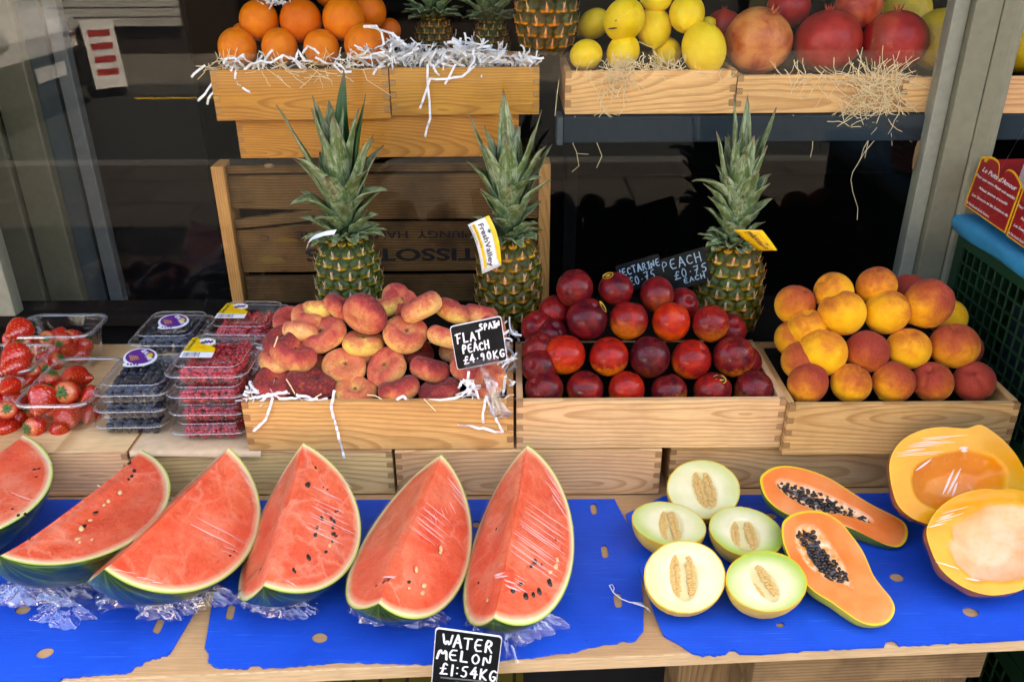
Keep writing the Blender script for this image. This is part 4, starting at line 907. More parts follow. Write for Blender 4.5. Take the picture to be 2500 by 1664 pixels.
# stickers
def sticker(K, x, y, w, h, ang, Y, lab_parent):
    pass
gO, gLm, gP = 'oranges in the window', 'lemons in the window', 'pomegranates in the window'
yo = YI + .055
for x, y, rx, ry, dy, lab, c in [(305, 275, 118, 102, 0, 'orange at the left end of the bottom row, stem scar low on its front', 0), (548, 270, 114, 92, 0, 'orange second from left in the bottom row above the straw', .1), (788, 275, 108, 94, 0, 'orange third from left in the bottom row with paper strip before it', 0), (1045, 262, 142, 104, .0, 'large orange at the right end of the bottom row behind white paper', .15),
                                 (430, 118, 113, 112, .035, 'orange with brown scab, leftmost of the upper row', .1), (670, 118, 118, 122, .035, 'deep orange fruit in the middle of the upper row', .55), (915, 110, 122, 120, .035, 'big shiny orange at the right of the upper row', .05), (1060, 70, 92, 112, .09, 'shaded orange behind the upper row', .4), (1180, 175, 72, 62, .12, 'dark orange half hidden behind the shredded paper', .6), (840, -50, 95, 90, .09, 'orange cut by the top edge, on top of the heap', .5), (330, 190, 60, 50, .09, 'orange glimpsed between two front oranges', .4)]:
    fruit('orange', K2, x, y, rx, ry, yo + dy, lab, (c, 0, 0), None, gO)
yl = YS + .05
for x, y, rx, ry, dy, lab, rot in [(165, 275, 86, 76, 0, 'lemon at the left end of the bottom row', (1.2, 0, .5)), (350, 262, 97, 78, 0, 'dented lemon second in the bottom row above the wood wool', (.8, .3, 0)), (355, 100, 110, 106, .0, 'large lemon with two dark slits on its side', (1.0, .4, 0)), (505, 138, 85, 97, .03, 'tall lemon with a brown navel in the middle of the heap', (2.6, 0, 0)), (670, 68, 93, 96, .02, 'lemon showing its brown stem end at upper right', (2.2, .5, 0)), (565, 262, 82, 72, .04, 'shaded lemon in the bottom row with straw across it', (1.2, 1, 0)), (755, 245, 108, 120, -.02, 'pointed lemon overhanging the crate front', (-.2, -.35, 0)), (520, -2, 86, 45, .03, 'lemon cut by the top edge of the picture', (0, 1.5, 0)), (770, 125, 40, 40, .06, 'lemon peeping out behind the pointed lemon', (0, 1, 0)), (205, 120, 70, 84, .10, 'dim greenish lemon deep in the heap at left', (0, 1, 0))]:
    fruit('lemon', K3, x, y, rx, ry, yl + dy, lab, (0, 0, 0), rot, gLm)
yp = YS + .07
for x, y, rx, ry, dy, lab, c, rot in [(1025, 205, 172, 165, 0, 'orange-flushed pomegranate nearest the lemons with upright crown', .9, (.35, .35, 0)), (1372, 208, 172, 152, .01, 'red pomegranate in the middle of the front row', .05, (-.1, 0, 2)), (1710, 208, 170, 150, .01, 'pink-red pomegranate at the right of the front row', .0, (-.1, .2, 1)), (850, 135, 85, 95, .09, 'dim pomegranate behind the orange-flushed one', .1, (0, 0, 0)), (1530, 28, 150, 92, .05, 'pomegranate resting on the two right ones', .25, (.1, -.9, 0)), (1180, 40, 130, 85, .10, 'dark pomegranate behind, between the first two', .0, (0, 0, 1))]:
    fruit('pomegranate', K3, x, y, rx, ry, yp + dy, lab, (c, 0, 0), rot, gP)
for x, y, rx, ry, dy, lab in [(1925, 195, 95, 160, .05, 'yellow melon standing behind the window post'), (1770, 60, 125, 110, .16, 'yellow melon behind the pink-red pomegranate'), (2350, 205, 100, 165, .04, 'yellow melon outside the window post at the right edge')]:
    fruit('yellow_melon', K3, x, y, rx, ry, yp + dy, lab, (0, 0, 0), (.2, .1, x), 'yellow melons on the shelf crates')
# ink slits and stickers are printed or cut on the fruit itself
def decal(o, K, cxy, pts, m, name, lift=1.02):
    """small flat mark laid on a round fruit around pixel cxy"""
    c = np.array(o.location); r = o.scale[0]; mb = MB(); P = []
    for x, y in pts:
        d = ray(*K(x, y)); a = d @ d; oc = CAM - c; b = 2 * (d @ oc); q = oc @ oc - (r * lift) ** 2; di = b * b - 4 * a * q
        t = (-b - math.sqrt(max(di, 0))) / (2 * a); P.append(CAM + d * t)
    n = len(P); cen = sum(P) / n; mb.v = [tuple(p) for p in P]; mb.f = [tuple(range(n))]; mb.m = [0]
    Mi = (Matrix.LocRotScale(o.location, o.rotation_euler, o.scale)).inverted()
    mb.xform(Mi); return mb.build(name, m, o)
def byl(s): return next(o for o in bpy.data.objects if o.get('label', '').startswith(s))
nk = byl('stickered dark red nectarine'); de = lambda x, y, a, b, r=0, n=20: [(x + a * math.cos(q) * math.cos(r) - b * math.sin(q) * math.sin(r), y + a * math.cos(q) * math.sin(r) + b * math.sin(q) * math.cos(r)) for q in np.linspace(0, 6.283, n, endpoint=False)]
decal(nk, K8, 0, [(1640, 905), (1665, 897), (1715, 902), (1738, 925), (1745, 950), (1725, 966), (1690, 962), (1655, 945)], M['gold'], 'sticker', 1.03)
decal(nk, K8, 0, [(1646, 909), (1667, 902), (1712, 907), (1732, 927), (1738, 948), (1722, 960), (1692, 956), (1660, 941)], M['black_ink'], 'sticker_face', 1.036)
decal(nk, K8, 0, [(1655, 928), (1690, 950), (1728, 935), (1695, 935)], M['gold'], 'sticker_emblem', 1.042)
nk = byl('stickered maroon nectarine')
decal(nk, K8, 0, de(798, 106, 46, 23, -.35), M['gold'], 'sticker', 1.03); decal(nk, K8, 0, de(798, 106, 39, 17, -.35), M['black_ink'], 'sticker_face', 1.036); decal(nk, K8, 0, de(798, 106, 20, 6, -.35), M['gold'], 'sticker_emblem', 1.042)
nk = byl('large plum-dark nectarine')
decal(nk, K8, 0, de(757, 352, 52, 14, 1.05), M['gold'], 'sticker', 1.03); decal(nk, K8, 0, de(757, 352, 45, 9, 1.05), M['black_ink'], 'sticker_face', 1.036)
lm = byl('large lemon with two')
decal(lm, K3, 0, de(325, 98, 17, 4, -.5), M['black_ink'], 'slit'); decal(lm, K3, 0, de(298, 143, 24, 4, -.1), M['black_ink'], 'slit')

# ------------------------------------------------------------------ pineapples
def pine_body(R0, H, seed, n=11, rowsN=9, browner=0.0):
    nu, nv = n * 14, rowsN * 11; r = random.Random(seed); mb = MB()
    jit = {}
    V = []; Cc = []; P = []
    cellw, cellh = 1.0, .62
    for i in range(nv + 1):
        v = i / nv; row = []
        prof = (1 - abs(2 * v - 1) ** 3.2 * .42) * (1 - .10 * v); 
        if v < .06: prof *= .72 + .28 * (v / .06) ** .5
        if v > .94: prof *= .80 + .20 * ((1 - v) / .06) ** .5
        for j in range(nu):
            u = j / nu * n; vv = v * rowsN
            best = []
            ri = int(math.floor(vv))
            for k in (ri - 1, ri, ri + 1, ri + 2):
                off = .5 * (k % 2) + .02 * k
                uc0 = round(u - off) + off
                for uc in (uc0 - 1, uc0, uc0 + 1):
                    key = (k, round((uc - off) % n))
                    if key not in jit: jit[key] = (r.uniform(-.06, .06), r.uniform(-.08, .08), r.uniform(.8, 1.2))
                    jx, jy, _ = jit[key]; dx = u - uc - jx; dy = (vv - k - jy) * cellh
                    best.append((dx * dx * 1.0 + dy * dy * 1.15, dx, dy, key))
            best.sort(); d0, dx, dy, key = best[0]; e = math.sqrt(best[1][0]) - math.sqrt(d0); q = math.sqrt(d0)
            tone = jit[key][2]
            bul = min(1, e / .42); bul = bul * bul * (3 - 2 * bul)
            lip = math.exp(-((dy + .08) / .07) ** 2) * max(0, 1 - abs(dx) / .42)
            spike = max(0, 1 - abs(dx) / (.085 * max(.05, 1 - (dy + .10) / .36))) if -.10 < dy < .24 else 0
            h = .075 * bul + .035 * lip + .03 * spike - .02 * max(0, dy) * bul
            rad = R0 * (prof + h); a = 2 * math.pi * j / nu
            row.append((rad * math.cos(a), rad * math.sin(a), v * H - .006 * lip))
            eye = np.array((.018, .034, .012)) * tone; groove = np.array((.012, .018, .005)); gold = np.array((.74, .42, .020)) * tone; pale = np.array((.62, .42, .24))
            grn = np.array((.048, .080, .008)) * tone
            c = groove + (grn - groove) * min(1, e / .22)
            ce = math.exp(-((dx / .27) ** 2 + ((dy - .10) / .15) ** 2) ** 1.5); c = c + (eye - c) * ce
            wing = max(0, 1 - (abs(dy + .13 + .18 * abs(dx)) / .115) ** 2) * max(0, min(1, (.46 - abs(dx)) * 5)) * min(1, e / .12); c = c + (gold - c) * min(1, wing * 1.2)
            c = c + (pale - c) * min(1, spike * 1.4) * .9
            if browner: c = c * (1 - browner * .0) + browner * .25 * (np.array((.22, .10, .02)) - c) * (.5 + .5 * math.sin(key[1] * 1.3 + key[0]))
            Cc.append(np.clip(c, .004, 1))
        P.append(row)
    mb.grid(P, closed_v=True)
    mb.v += [(0, 0, 0), (0, 0, H * 1.0)]; b0, b1 = len(mb.v) - 2, len(mb.v) - 1
    for j in range(nu):
        mb.f.append(((j + 1) % nu, j, b0)); mb.f.append((nv * nu + j, nv * nu + (j + 1) % nu, b1)); mb.m += [0, 0]
    Cc += [np.array((.1, .06, .02))] * 2
    # dry spines standing off each eye
    for (k, m), (jx, jy, tn) in jit.items():
        if not 0 < k < rowsN: continue
        off = .5 * (k % 2) + .02 * k; a = 2 * math.pi * (m + off + jx) / n; v = (k + jy) / rowsN
        prof = (1 - abs(2 * v - 1) ** 3.2 * .42) * (1 - .10 * v); rr = R0 * (prof + .10)
        rd = np.array((math.cos(a), math.sin(a), 0)); tn_ = np.array((-math.sin(a), math.cos(a), 0)); up_ = np.array((0, 0, 1.))
        b = rd * rr + up_ * (v * H - .002); w = .0032
        tip = b + up_ * .0135 + rd * .004 + tn_ * r.uniform(-.003, .003)
        i0 = len(mb.v); mb.v += [tuple(b - tn_ * w), tuple(b + tn_ * w), tuple(b + rd * .002 + up_ * .002), tuple(tip)]
        mb.f += [(i0, i0 + 2, i0 + 3), (i0 + 2, i0 + 1, i0 + 3)]; mb.m += [0, 0]; Cc += [np.array((.50, .30, .12))] * 3 + [np.array((.72, .55, .38))]
    o = mb.build('body', M['pineapple'], None, smooth=True, attrs={'skin': np.array(Cc)}); me = o.data; bpy.data.objects.remove(o); return me
def crown_mesh(leaves, seed):
    """leaves: (azimuth deg, elevation deg, length, width, curl, base height, dark?)"""
    r = random.Random(seed); mb = MB(); al = []; ac = []; lf = []
    for li, (az, el, L, W, curl, zb, dark) in enumerate(leaves):
        a = R(az); n = 12
        out = np.array((math.cos(a), math.sin(a), 0)); side = np.array((-math.sin(a), math.cos(a), 0)); up_ = np.array((0, 0, 1.))
        p = out * (.016 if el > 50 else .022) + up_ * zb; ang = R(el); tw = r.uniform(-.25, .25); sb = r.uniform(-.15, .15)
        rowsP = []
        for i in range(n + 1):
            t = i / n
            d = out * math.cos(ang) + up_ * math.sin(ang) + side * sb * t
            d /= np.linalg.norm(d)
            nrm = -out * math.sin(ang) + up_ * math.cos(ang)
            w = W * (min(1, .62 + 1.6 * t) if t < .25 else 1) * (1 - max(0, (t - .35) / .65) ** 2.3) + .0004
            s2 = side * math.cos(tw * t) + nrm * math.sin(tw * t); fold = .34 * w * (1 - .3 * t)
            wavy = .0016 * math.sin(t * 14 + li)
            row = []
            for q in (-1, -.5, 0, .5, 1):
                row.append(p + s2 * (q * w / 2) + nrm * (fold * abs(q) ** 1.4 + wavy * abs(q)))
                al.append(t); ac.append(q); lf.append(li * 1.37 % 90 if not dark else 97.0 + li * .01)
            rowsP.append(row)
            p = p + d * (L / n); ang -= R(curl) / n * (0.35 + 1.3 * t)
        mb.grid(rowsP)
    o = mb.build('crown', M['pine_leaf'], None, smooth=True, attrs={'along': np.array(al), 'across': np.array(ac), 'leaf': np.array(lf)})
    sm_ = o.modifiers.new('thick', 'SOLIDIFY'); sm_.thickness = .0009; sm_.offset = 0
    return o
def spiral_leaves(H, seed, n=44, el0=20):
    r = random.Random(seed); L = []
    for k in range(n):
        t = k / (n - 1); az = k * 137.5 + r.uniform(-12, 12)
        el = el0 + (87 - el0) * t ** .48 + r.uniform(-6, 6)
        ln = H * (.20 + .56 * min(1, t * 1.35) ** 1.0 * (1 - .25 * max(0, t - .55))) * r.uniform(.85, 1.1)
        L.append((az, el, ln, (.022 + .020 * min(1, t * 2.2)) * (1 - .25 * max(0, t - .6)) * r.uniform(.85, 1.1), (r.uniform(20, 45) if r.random() < .8 else r.uniform(60, 110)) if t < .7 else r.uniform(2, 14), .002 + .075 * t, False))
    for k in range(16): L.append((k * 22.5 + r.uniform(-6, 6), r.uniform(8, 38), H * r.uniform(.17, .27), .024 * r.uniform(.8, 1.1), r.uniform(10, 60), .001 + .006 * (k % 2), False))
    return L
PB = [pine_body(.066, .185, 1), pine_body(.068, .195, 2, browner=.5), pine_body(.064, .195, 3, browner=.35)]
def pineapple(label, K, xc, ytop, ybot, rx, Y, mesh, leaves, brown, rotz, lean=(0, 0), group='pineapples standing before the window'):
    sc = K(1, 0)[0] - K(0, 0)[0]
    Pt = aty(*K(xc, ytop), Y); Pb = aty(*K(xc, ybot), Y)
    wd = rx * sc * depth((Pt + Pb) / 2) / F
    Pm = aty(*K(xc, ytop * .55 + ybot * .45), Y); Pb[0] = Pm[0]
    t = thing('pineapple', label, 'pineapple', tuple(Pb), (lean[0], lean[1], 0), group)
    b = obj('body', mesh, t); b.rotation_euler = (0, 0, rotz); h = Pt[2] - Pb[2]
    bb = max(v.co.z for v in mesh.vertices); rr = max(math.hypot(v.co.x, v.co.y) for v in mesh.vertices)
    b.scale = (wd / rr, wd / rr, h / bb); b.color = (brown, 0, 0, 1)
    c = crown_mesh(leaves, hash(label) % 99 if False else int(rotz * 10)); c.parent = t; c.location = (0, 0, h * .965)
    return t, h
SILLZ = .178
def yb(K, xc, Y): # photo row where a fruit standing on the sill meets it
    P = np.array([aty(*K(xc, 0), Y)[0], Y, SILLZ]) - CAM; return (CY - F * (P @ UP) / (P @ FW) - K(0, 0)[1]) / (K(0, 1)[1] - K(0, 0)[1])
front = lambda *a: a   # azimuth -90 faces the camera
L1 = spiral_leaves(.235, 4, 32, 24) + [(60, 87, .262, .034, 2, .04, True), (20, 80, .225, .030, 4, .04, True), (150, 85, .215, .032, 6, .045, False), (-170, 72, .225, .024, 8, .04, False), (-115, 84, .17, .038, 5, .035, False), (-30, 72, .18, .034, 10, .035, False)]
L2 = spiral_leaves(.20, 9, 32, 26) + [(100, 88, .228, .036, 2, .045, False), (5, 79, .205, .030, 5, .04, False), (175, 77, .20, .028, 8, .04, False), (-95, 82, .16, .038, 3, .04, False), (20, 66, .16, .026, 10, .03, False)]
L3 = spiral_leaves(.18, 14, 38, 38) + [(170, 88, .225, .028, 2, .05, False), (60, 86, .22, .026, 4, .05, False), (10, 82, .205, .026, 6, .05, False), (-100, 84, .17, .034, 3, .045, False), (185, 79, .18, .026, 6, .04, False)]
PA1, h1 = pineapple('green-gold pineapple with one tall dark leaf behind the flat peaches', K4, 920, 590, 1130, 226, .29, PB[0], L1, .0, .3)
PA2, h2 = pineapple('brown-gold pineapple in the middle wearing a white and yellow tag', K4, 1945, 598, 1165, 230, .30, PB[1], L2, .45, 1.1)
PA3, h3 = pineapple('slim-leaved pineapple between the nectarines and the yellow peaches', K5, 880, 700, 1150, 183, .28, PB[2], L3, .5, 2.1)
yi = YI + .09
for lab, x, yt, ybm, rx, Y, m, s in [('large shaded pineapple cut by the top edge beside the lemons', 2085, -330, 305, 195, yi, PB[1], 31), ('dim pineapple behind the shredded paper at left', 1440, 95, 420, 120, yi + .16, PB[0], 32), ('dim pineapple behind the shredded paper in the middle', 1765, 110, 440, 115, yi + .18, PB[2], 33)]:
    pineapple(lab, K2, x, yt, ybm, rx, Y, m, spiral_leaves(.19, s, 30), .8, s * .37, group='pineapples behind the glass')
# ------------------------------------------------------------------ watermelon wedges
def smooth_noise(P, seed, sc, amp): return vnoise(P, seed, sc) * amp
WEDGES = {   # tip, low end of the ridge, radius, roll, wedge angle
 'W6': ([0.0244, -0.0313, 0.1274], [-0.0256, -0.3992, 0.1024], .1112, -.1402, 94.3), 'W5': ([-0.1182, -0.0422, 0.117], [-0.1743, -0.3911, 0.1214], .1156, .0931, 95.0),
 'W4': ([-0.3427, -0.0495, 0.1463], [-0.3337, -0.3506, 0.115], .1273, -.1497, 91.6), 'W3': ([-0.47, -0.0366, 0.1298], [-0.5361, -0.3568, 0.1516], .1365, -.0075, 95.0),
 'W2': ([-0.6304, -0.0079, 0.1072], [-0.6975, -0.3164, 0.1407], .1204, -.3917, 94.8), 'W1': (None, None, .134, -.3917, 94.8)}
_t = atz(57.7, 1060, .124); WEDGES['W1'] = (list(_t), list(_t + np.array([-.0671, -.3085, .0335])), .134, -.3917, 94.8)
def wedge(key, label, K, seeds, pale, streaks, seed, crumple):
    T, B, r, phi, wed = WEDGES[key]; T = np.array(T); B = np.array(B); r_ = random.Random(seed)
    ax = T - B; Lh = np.linalg.norm(ax) / 2; ax /= 2 * Lh; Mi = (T + B) / 2
    dn = np.array([0, 0, -1.]); dn -= ax * (dn @ ax); dn /= np.linalg.norm(dn); sd = np.cross(ax, dn)
    h = R(wed) / 2; base = Vector((Mi[0], Mi[1], .004))
    t = thing('watermelon_wedge', label, 'watermelon', tuple(base), group='wrapped watermelon wedges on the blue sheets')
    L = lambda P: np.asarray(P) - np.array(base)
    u = -np.cos(np.linspace(0, math.pi, 49)); rad = r * np.sqrt(np.maximum(0, 1 - u * u))
    arm = lambda a, s: Mi + np.outer(u * Lh, ax) + np.outer(rad * s, dn * math.cos(a) + sd * math.sin(a))
    # cut faces, slightly uneven
    fl = MB(); rho = []; al = []; faces = []
    for sgn in (-1, 1):
        a = phi + sgn * h; S = np.concatenate([np.linspace(0, .86, 18), np.linspace(.9, 1, 9)])
        nrm = np.cross(ax, dn * math.cos(a) + sd * math.sin(a)) * sgn
        P = np.stack([arm(a, s) for s in S], 1)
        w = vnoise(P.reshape(-1, 3), seed + 5, 26).reshape(P.shape[:2]) * .0016 + vnoise(P.reshape(-1, 3), seed + 9, 9).reshape(P.shape[:2]) * .0030
        edge_ = (1 - S)[None, :] * np.minimum(1, S * 4)[None, :]
        dip = -.006 * np.exp(-((S - .42) / .22) ** 2)[None, :] * (1 - u ** 2)[:, None] * (.5 + r_.random())
        P = P + nrm * ((w * np.minimum(1, edge_ * 6) + dip) * (1 - u[:, None] ** 6))[..., None]
        bis = dn * math.cos(phi) + sd * math.sin(phi)
        P = P + bis * (.0075 * np.exp(-((S[None, :] * rad[:, None]) / .013) ** 2) * (1 - u[:, None] ** 4))[..., None]
        fl.grid(L(P)); faces.append((P, nrm, a))
        S2 = np.sqrt(u[:, None] ** 2 + (1 - u[:, None] ** 2) * S[None, :] ** 2)
        S2 = 1 - (1 - S2) * 1.0
        rho += list(S2.ravel()); al += list(np.repeat(u, len(S)))
    rho = np.array(rho)
    fo = fl.build('flesh', M['wm_flesh'], t, smooth=True, attrs={'rho': rho, 'along': np.array(al)}, fixn=True)
    A = np.linspace(phi - h, phi + h, 30); Pr = np.stack([arm(a, 1.0) for a in A], 1)
    rm = MB().grid(L(Pr)); 
    rm.build('rind', M['wm_rind'], t, smooth=True, attrs={'around': np.tile(A, len(u)), 'along': np.repeat(u, len(A))}, fixn=True)
    # seeds on the face where the photograph shows them
    def hit(px, py):
        best = None
        d = ray(px, py)
        for P, nrm, a in faces:
            s = ((Mi - CAM) @ nrm) / (d @ nrm); X = CAM + d * s; q = X - Mi; uu = (q @ ax) / Lh; rr = q @ (dn * math.cos(a) + sd * math.sin(a))
            if rr > 0 and (rr / r) ** 2 + uu ** 2 < 1 and (best is None or s < best[0]): best = (s, X, nrm)
        return best
    sm = MB(); 
    for i in range(7):
        th = math.pi * i / 6; sm_r = [(.5 * math.sin(th) * (1 - .25 * math.cos(th)) * math.cos(q), .28 * math.sin(th) * math.sin(q), .8 * math.cos(th)) for q in np.linspace(0, 6.283, 8, endpoint=False)]
        sm.v += sm_r
    for i in range(6):
        for j in range(8): a_ = i * 8 + j; b_ = i * 8 + (j + 1) % 8; sm.f.append((a_, b_, b_ + 8, a_ + 8)); sm.m.append(0)
    me_b = None
    for (x, y, s_), m in [(q, 'seed_black') for q in seeds] + [(q, 'seed_pale') for q in pale]:
        hh = hit(*K(x, y))
        if not hh: continue
        _, X, nrm = hh; z = nrm; xx = np.cross(ax, z)
        o = sm.build('seed', M[m], t, smooth=True)
        ang = r_.uniform(-.7, .7); a1 = ax * math.cos(ang) + xx * math.sin(ang); a2 = np.cross(z, a1); sz = .0046 * s_ * r_.uniform(.8, 1.15)
        X2 = X + z * (-.0031) - np.array(base)
        dipz = z * .0018
        X2 = X2 + dipz
        o.matrix_local = Matrix(((a2[0] * sz, z[0] * sz, a1[0] * sz, X2[0]), (a2[1] * sz, z[1] * sz, a1[1] * sz, X2[1]), (a2[2] * sz, z[2] * sz, a1[2] * sz, X2[2]), (0, 0, 0, 1)))
    # cling film: tight sheet over the flesh, wrinkled skin under the rind, gathered ends, taut creases coloured white as glints
    fm = MB()
    for P, nrm, a in faces: fm.grid(L(P[1:-1, 1:-1][::2, ::2] + nrm * .0035))
    Pu = np.stack([arm(a, 1.0) for a in np.linspace(phi - h * 1.01, phi + h * 1.01, 40)], 1)
    dirn = Pu - (Mi + np.outer(u * Lh, ax))[:, None, :]; ln = np.linalg.norm(dirn, axis=2, keepdims=True); dirn = dirn / np.maximum(ln, 1e-6)
    wr = vnoise(Pu.reshape(-1, 3), seed, 70).reshape(Pu.shape[:2]) * .0022 + np.abs(vnoise(Pu.reshape(-1, 3), seed + 1, 35).reshape(Pu.shape[:2])) * .004
    fm.grid(L(Pu + dirn * (.002 + np.abs(wr))[..., None]), mi=1)
    for (x, y, x2, y2, w) in streaks:
        a_, b_ = hit(*K(x, y)), hit(*K(x2, y2))
        if not a_ or not b_: continue
        p, q = a_[1] + a_[2] * .0042, b_[1] + b_[2] * .0042; sdv = np.cross(q - p, a_[2]); sdv /= np.linalg.norm(sdv)
        k = 6; path = [p + (q - p) * i / k + a_[2] * .0002 * r_.uniform(-1, 1) + sdv * .0006 * r_.uniform(-1, 1) for i in range(k + 1)]
        fm.ribbon([L(p_) for p_ in path], [w * .0011 * (.3 + math.sin(math.pi * min(1, (i + .4) / (k + .6)))) for i in range(k + 1)], sdv, 2)
    for (x, y, z, sx, sy, sz, sd2) in crumple:
        P0 = atz(*K(x, y), z); rr = np.random.RandomState(sd2); nt_, nr_ = 90, 16
        th = np.linspace(0, 2 * math.pi, nt_, endpoint=False); cs = np.stack([np.cos(th), np.sin(th), 0 * th], 1)
        fold = np.abs(vnoise(cs, sd2, 5.5)) + .5 * np.abs(vnoise(cs, sd2 + 1, 11)); outr = 1 + .35 * vnoise(cs, sd2 + 2, 2.6)
        Q = np.zeros((nr_, nt_, 3))
        for i_ in range(nr_):
            ro = .06 + .94 * i_ / (nr_ - 1); wv = vnoise(cs * ro + sd2, sd2 + 4, 4.5)
            Q[i_, :, 0] = cs[:, 0] * sx * ro * outr + wv * sx * .07; Q[i_, :, 1] = cs[:, 1] * sy * ro * outr + wv[::-1] * sy * .10
            Q[i_, :, 2] = sz * (1.25 * (1 - ro) ** .8 + .75 * fold * ro * (1.25 - ro) + .14 * np.abs(wv))
        Q[..., 2] = np.maximum(Q[..., 2], .0008)
        fm.grid(L(P0 + Q), closed_v=True, mi=3)
    fm.build('plastic_wrap', [M['film'], M['film'], M['crease_glint'], M['crumple']], t, smooth=True)
    return t
def fan_streaks(x0, y0, x1, y1, dx, dy, n, seed, jit=.3, w=1.0):
    """parallel creases, white as glints, starting along a line"""
    r = random.Random(seed); o = []
    for k in range(n):
        t = (k + r.uniform(-.4, .4)) / max(1, n - 1); f = r.uniform(1 - jit, 1 + jit)
        x, y = x0 + (x1 - x0) * t + r.uniform(-20, 20), y0 + (y1 - y0) * t; o.append((x, y, x + dx * f, y + dy * f, w * r.uniform(.5, 1.3)))
    return o
W = {}
W['W1'] = wedge('W1', 'watermelon wedge cut by the left edge with two clusters of black seeds', KC,
    [(215, 262, 1.2), (240, 258, 1.2), (265, 262, 1), (225, 310, 1.5), (262, 295, 1.3), (275, 320, 1.3), (245, 335, 1.6), (220, 325, 1.2), (265, 345, 1.2), (235, 362, 1.3), (262, 360, 1), (112, 545, 1.6), (155, 538, 1.5), (75, 505, 1)], [(128, 525, 1.2)],
    [(65, 418, 215, 475, 1.2), (48, 465, 235, 515, 1.4), (110, 570, 185, 582, 1.2), (215, 520, 300, 500, 1), (160, 480, 235, 500, .8)] + fan_streaks(260, 190, 390, 250, 60, 50, 5, 3), 11, [])
W['W2'] = wedge('W2', 'watermelon wedge with a row of pale and dark seeds, second from left', KC,
    [(795, 222, 1.3), (825, 268, 1.4), (810, 300, 1), (590, 523, 1.2), (515, 608, 1.4), (790, 320, .9), (180, 682, .8)], [(737, 402, 1.4), (665, 455, 1.2), (640, 478, 1), (555, 572, 1.2), (500, 622, 1.5), (565, 690, 1), (478, 685, 1), (490, 705, .8)],
    [(555, 378, 610, 380, 1.6), (560, 370, 600, 372, 1.6), (590, 372, 615, 384, 1.5)] + fan_streaks(120, 830, 360, 850, 90, 18, 5, 4, w=1.3), 12,
    [(290, 1030, .02, .075, .03, .030, 1), (430, 1140, .006, .055, .035, .022, 2), (110, 1050, .02, .06, .02, .02, 3)])
W['W3'] = wedge('W3', 'plain seedless watermelon wedge in front of the berry boxes', KC, [(1415, 790, .8), (1440, 760, .7)], [(1445, 800, .8)],
    fan_streaks(1350, 405, 1150, 630, 330, 165, 5, 5) + fan_streaks(1450, 225, 1540, 480, 90, 110, 9, 6, .4) + fan_streaks(1410, 700, 1350, 780, 110, 45, 3, 7) + fan_streaks(690, 890, 950, 970, 80, 10, 5, 8), 13,
    [(880, 1080, .025, .075, .022, .028, 4), (1010, 1135, .008, .045, .022, .025, 5), (1240, 1060, .02, .05, .02, .025, 6)])
W['W4'] = wedge('W4', 'watermelon wedge thick with black seeds on its right face', KB,
    [(655, 315, 1.9), (705, 208, 1.3), (740, 265, 1), (760, 275, 1), (795, 300, 1.2), (800, 335, 1.2), (780, 345, 1), (818, 392, 1.3), (845, 480, 1.4), (832, 485, 1), (745, 525, 1.2), (805, 530, 1.2), (822, 545, 1.3), (820, 625, 1.5), (835, 640, 1.2), (815, 585, 1), (715, 585, 1.2), (705, 630, 1.2), (810, 675, 1), (770, 740, 1.2), (660, 775, 1.8), (565, 855, 1.2), (575, 868, 1), (350, 850, 1.1), (340, 875, .9), (770, 490, .8), (755, 330, .8)], [(795, 700, 1)],
    fan_streaks(690, 340, 640, 600, 200, 95, 9, 9) + fan_streaks(820, 230, 930, 420, 80, 80, 10, 10, .4) + fan_streaks(780, 470, 860, 620, 80, 35, 6, 11) + fan_streaks(480, 920, 560, 950, 60, 40, 2, 12), 14,
    [(470, 1045, .03, .045, .02, .03, 7), (530, 1120, .008, .05, .018, .018, 8), (330, 1060, .03, .03, .02, .025, 9)])
W['W5'] = wedge('W5', 'narrow pointed watermelon wedge with pale seeds and a notched lower end', KB, [(1085, 955, 1.1), (1160, 915, 1), (1300, 930, 1), (1130, 930, .8)], [(1500, 720, 1.6), (1498, 745, 1.3), (1345, 852, 1.6), (1395, 955, 1.4), (1385, 1000, 1.5), (1300, 970, .9)],
    fan_streaks(1380, 440, 1300, 620, 140, 110, 14, 13) + fan_streaks(1520, 280, 1600, 430, 90, 110, 9, 14, .4) + fan_streaks(1400, 530, 1560, 430, 25, 60, 10, 15, .3, .7) + [(1140, 918, 1200, 908, 2.5), (1150, 910, 1195, 918, 2)], 15,
    [(1180, 1150, .015, .055, .022, .025, 10), (1060, 1130, .02, .03, .02, .03, 11), (1370, 1185, .015, .035, .015, .02, 12)])
W['W6'] = wedge('W6', 'tallest watermelon wedge, rightmost, with an arc of dark seeds low on its face', KA, [(1000, 1020, 1.9), (1048, 1010, 1.3), (1085, 990, 1.7), (1150, 938, 1.9), (1152, 920, 1.3), (968, 940, 1.4), (920, 985, 1.3), (1060, 800, 1.2), (1035, 830, 1), (690, 935, .9), (805, 595, .8), (1100, 820, .8), (1190, 660, .7)], [(1198, 790, 1.4), (1190, 832, 1.5), (748, 1045, 1.3), (1155, 868, 1.2)],
    fan_streaks(990, 430, 890, 760, 300, 210, 17, 16, .35, 1.2) + fan_streaks(1080, 190, 1180, 420, 90, 130, 9, 17, .4) + [(810, 905, 850, 885, 3), (815, 915, 870, 905, 2.5), (850, 930, 930, 960, 2), (880, 975, 940, 1000, 2.2), (855, 960, 900, 985, 2)] + fan_streaks(920, 900, 890, 980, 70, 40, 5, 18, .4, 1.1), 16,
    [(860, 1290, .006, .026, .045, .030, 13), (1000, 1240, .015, .05, .02, .03, 14), (760, 1215, .02, .03, .015, .025, 15)])

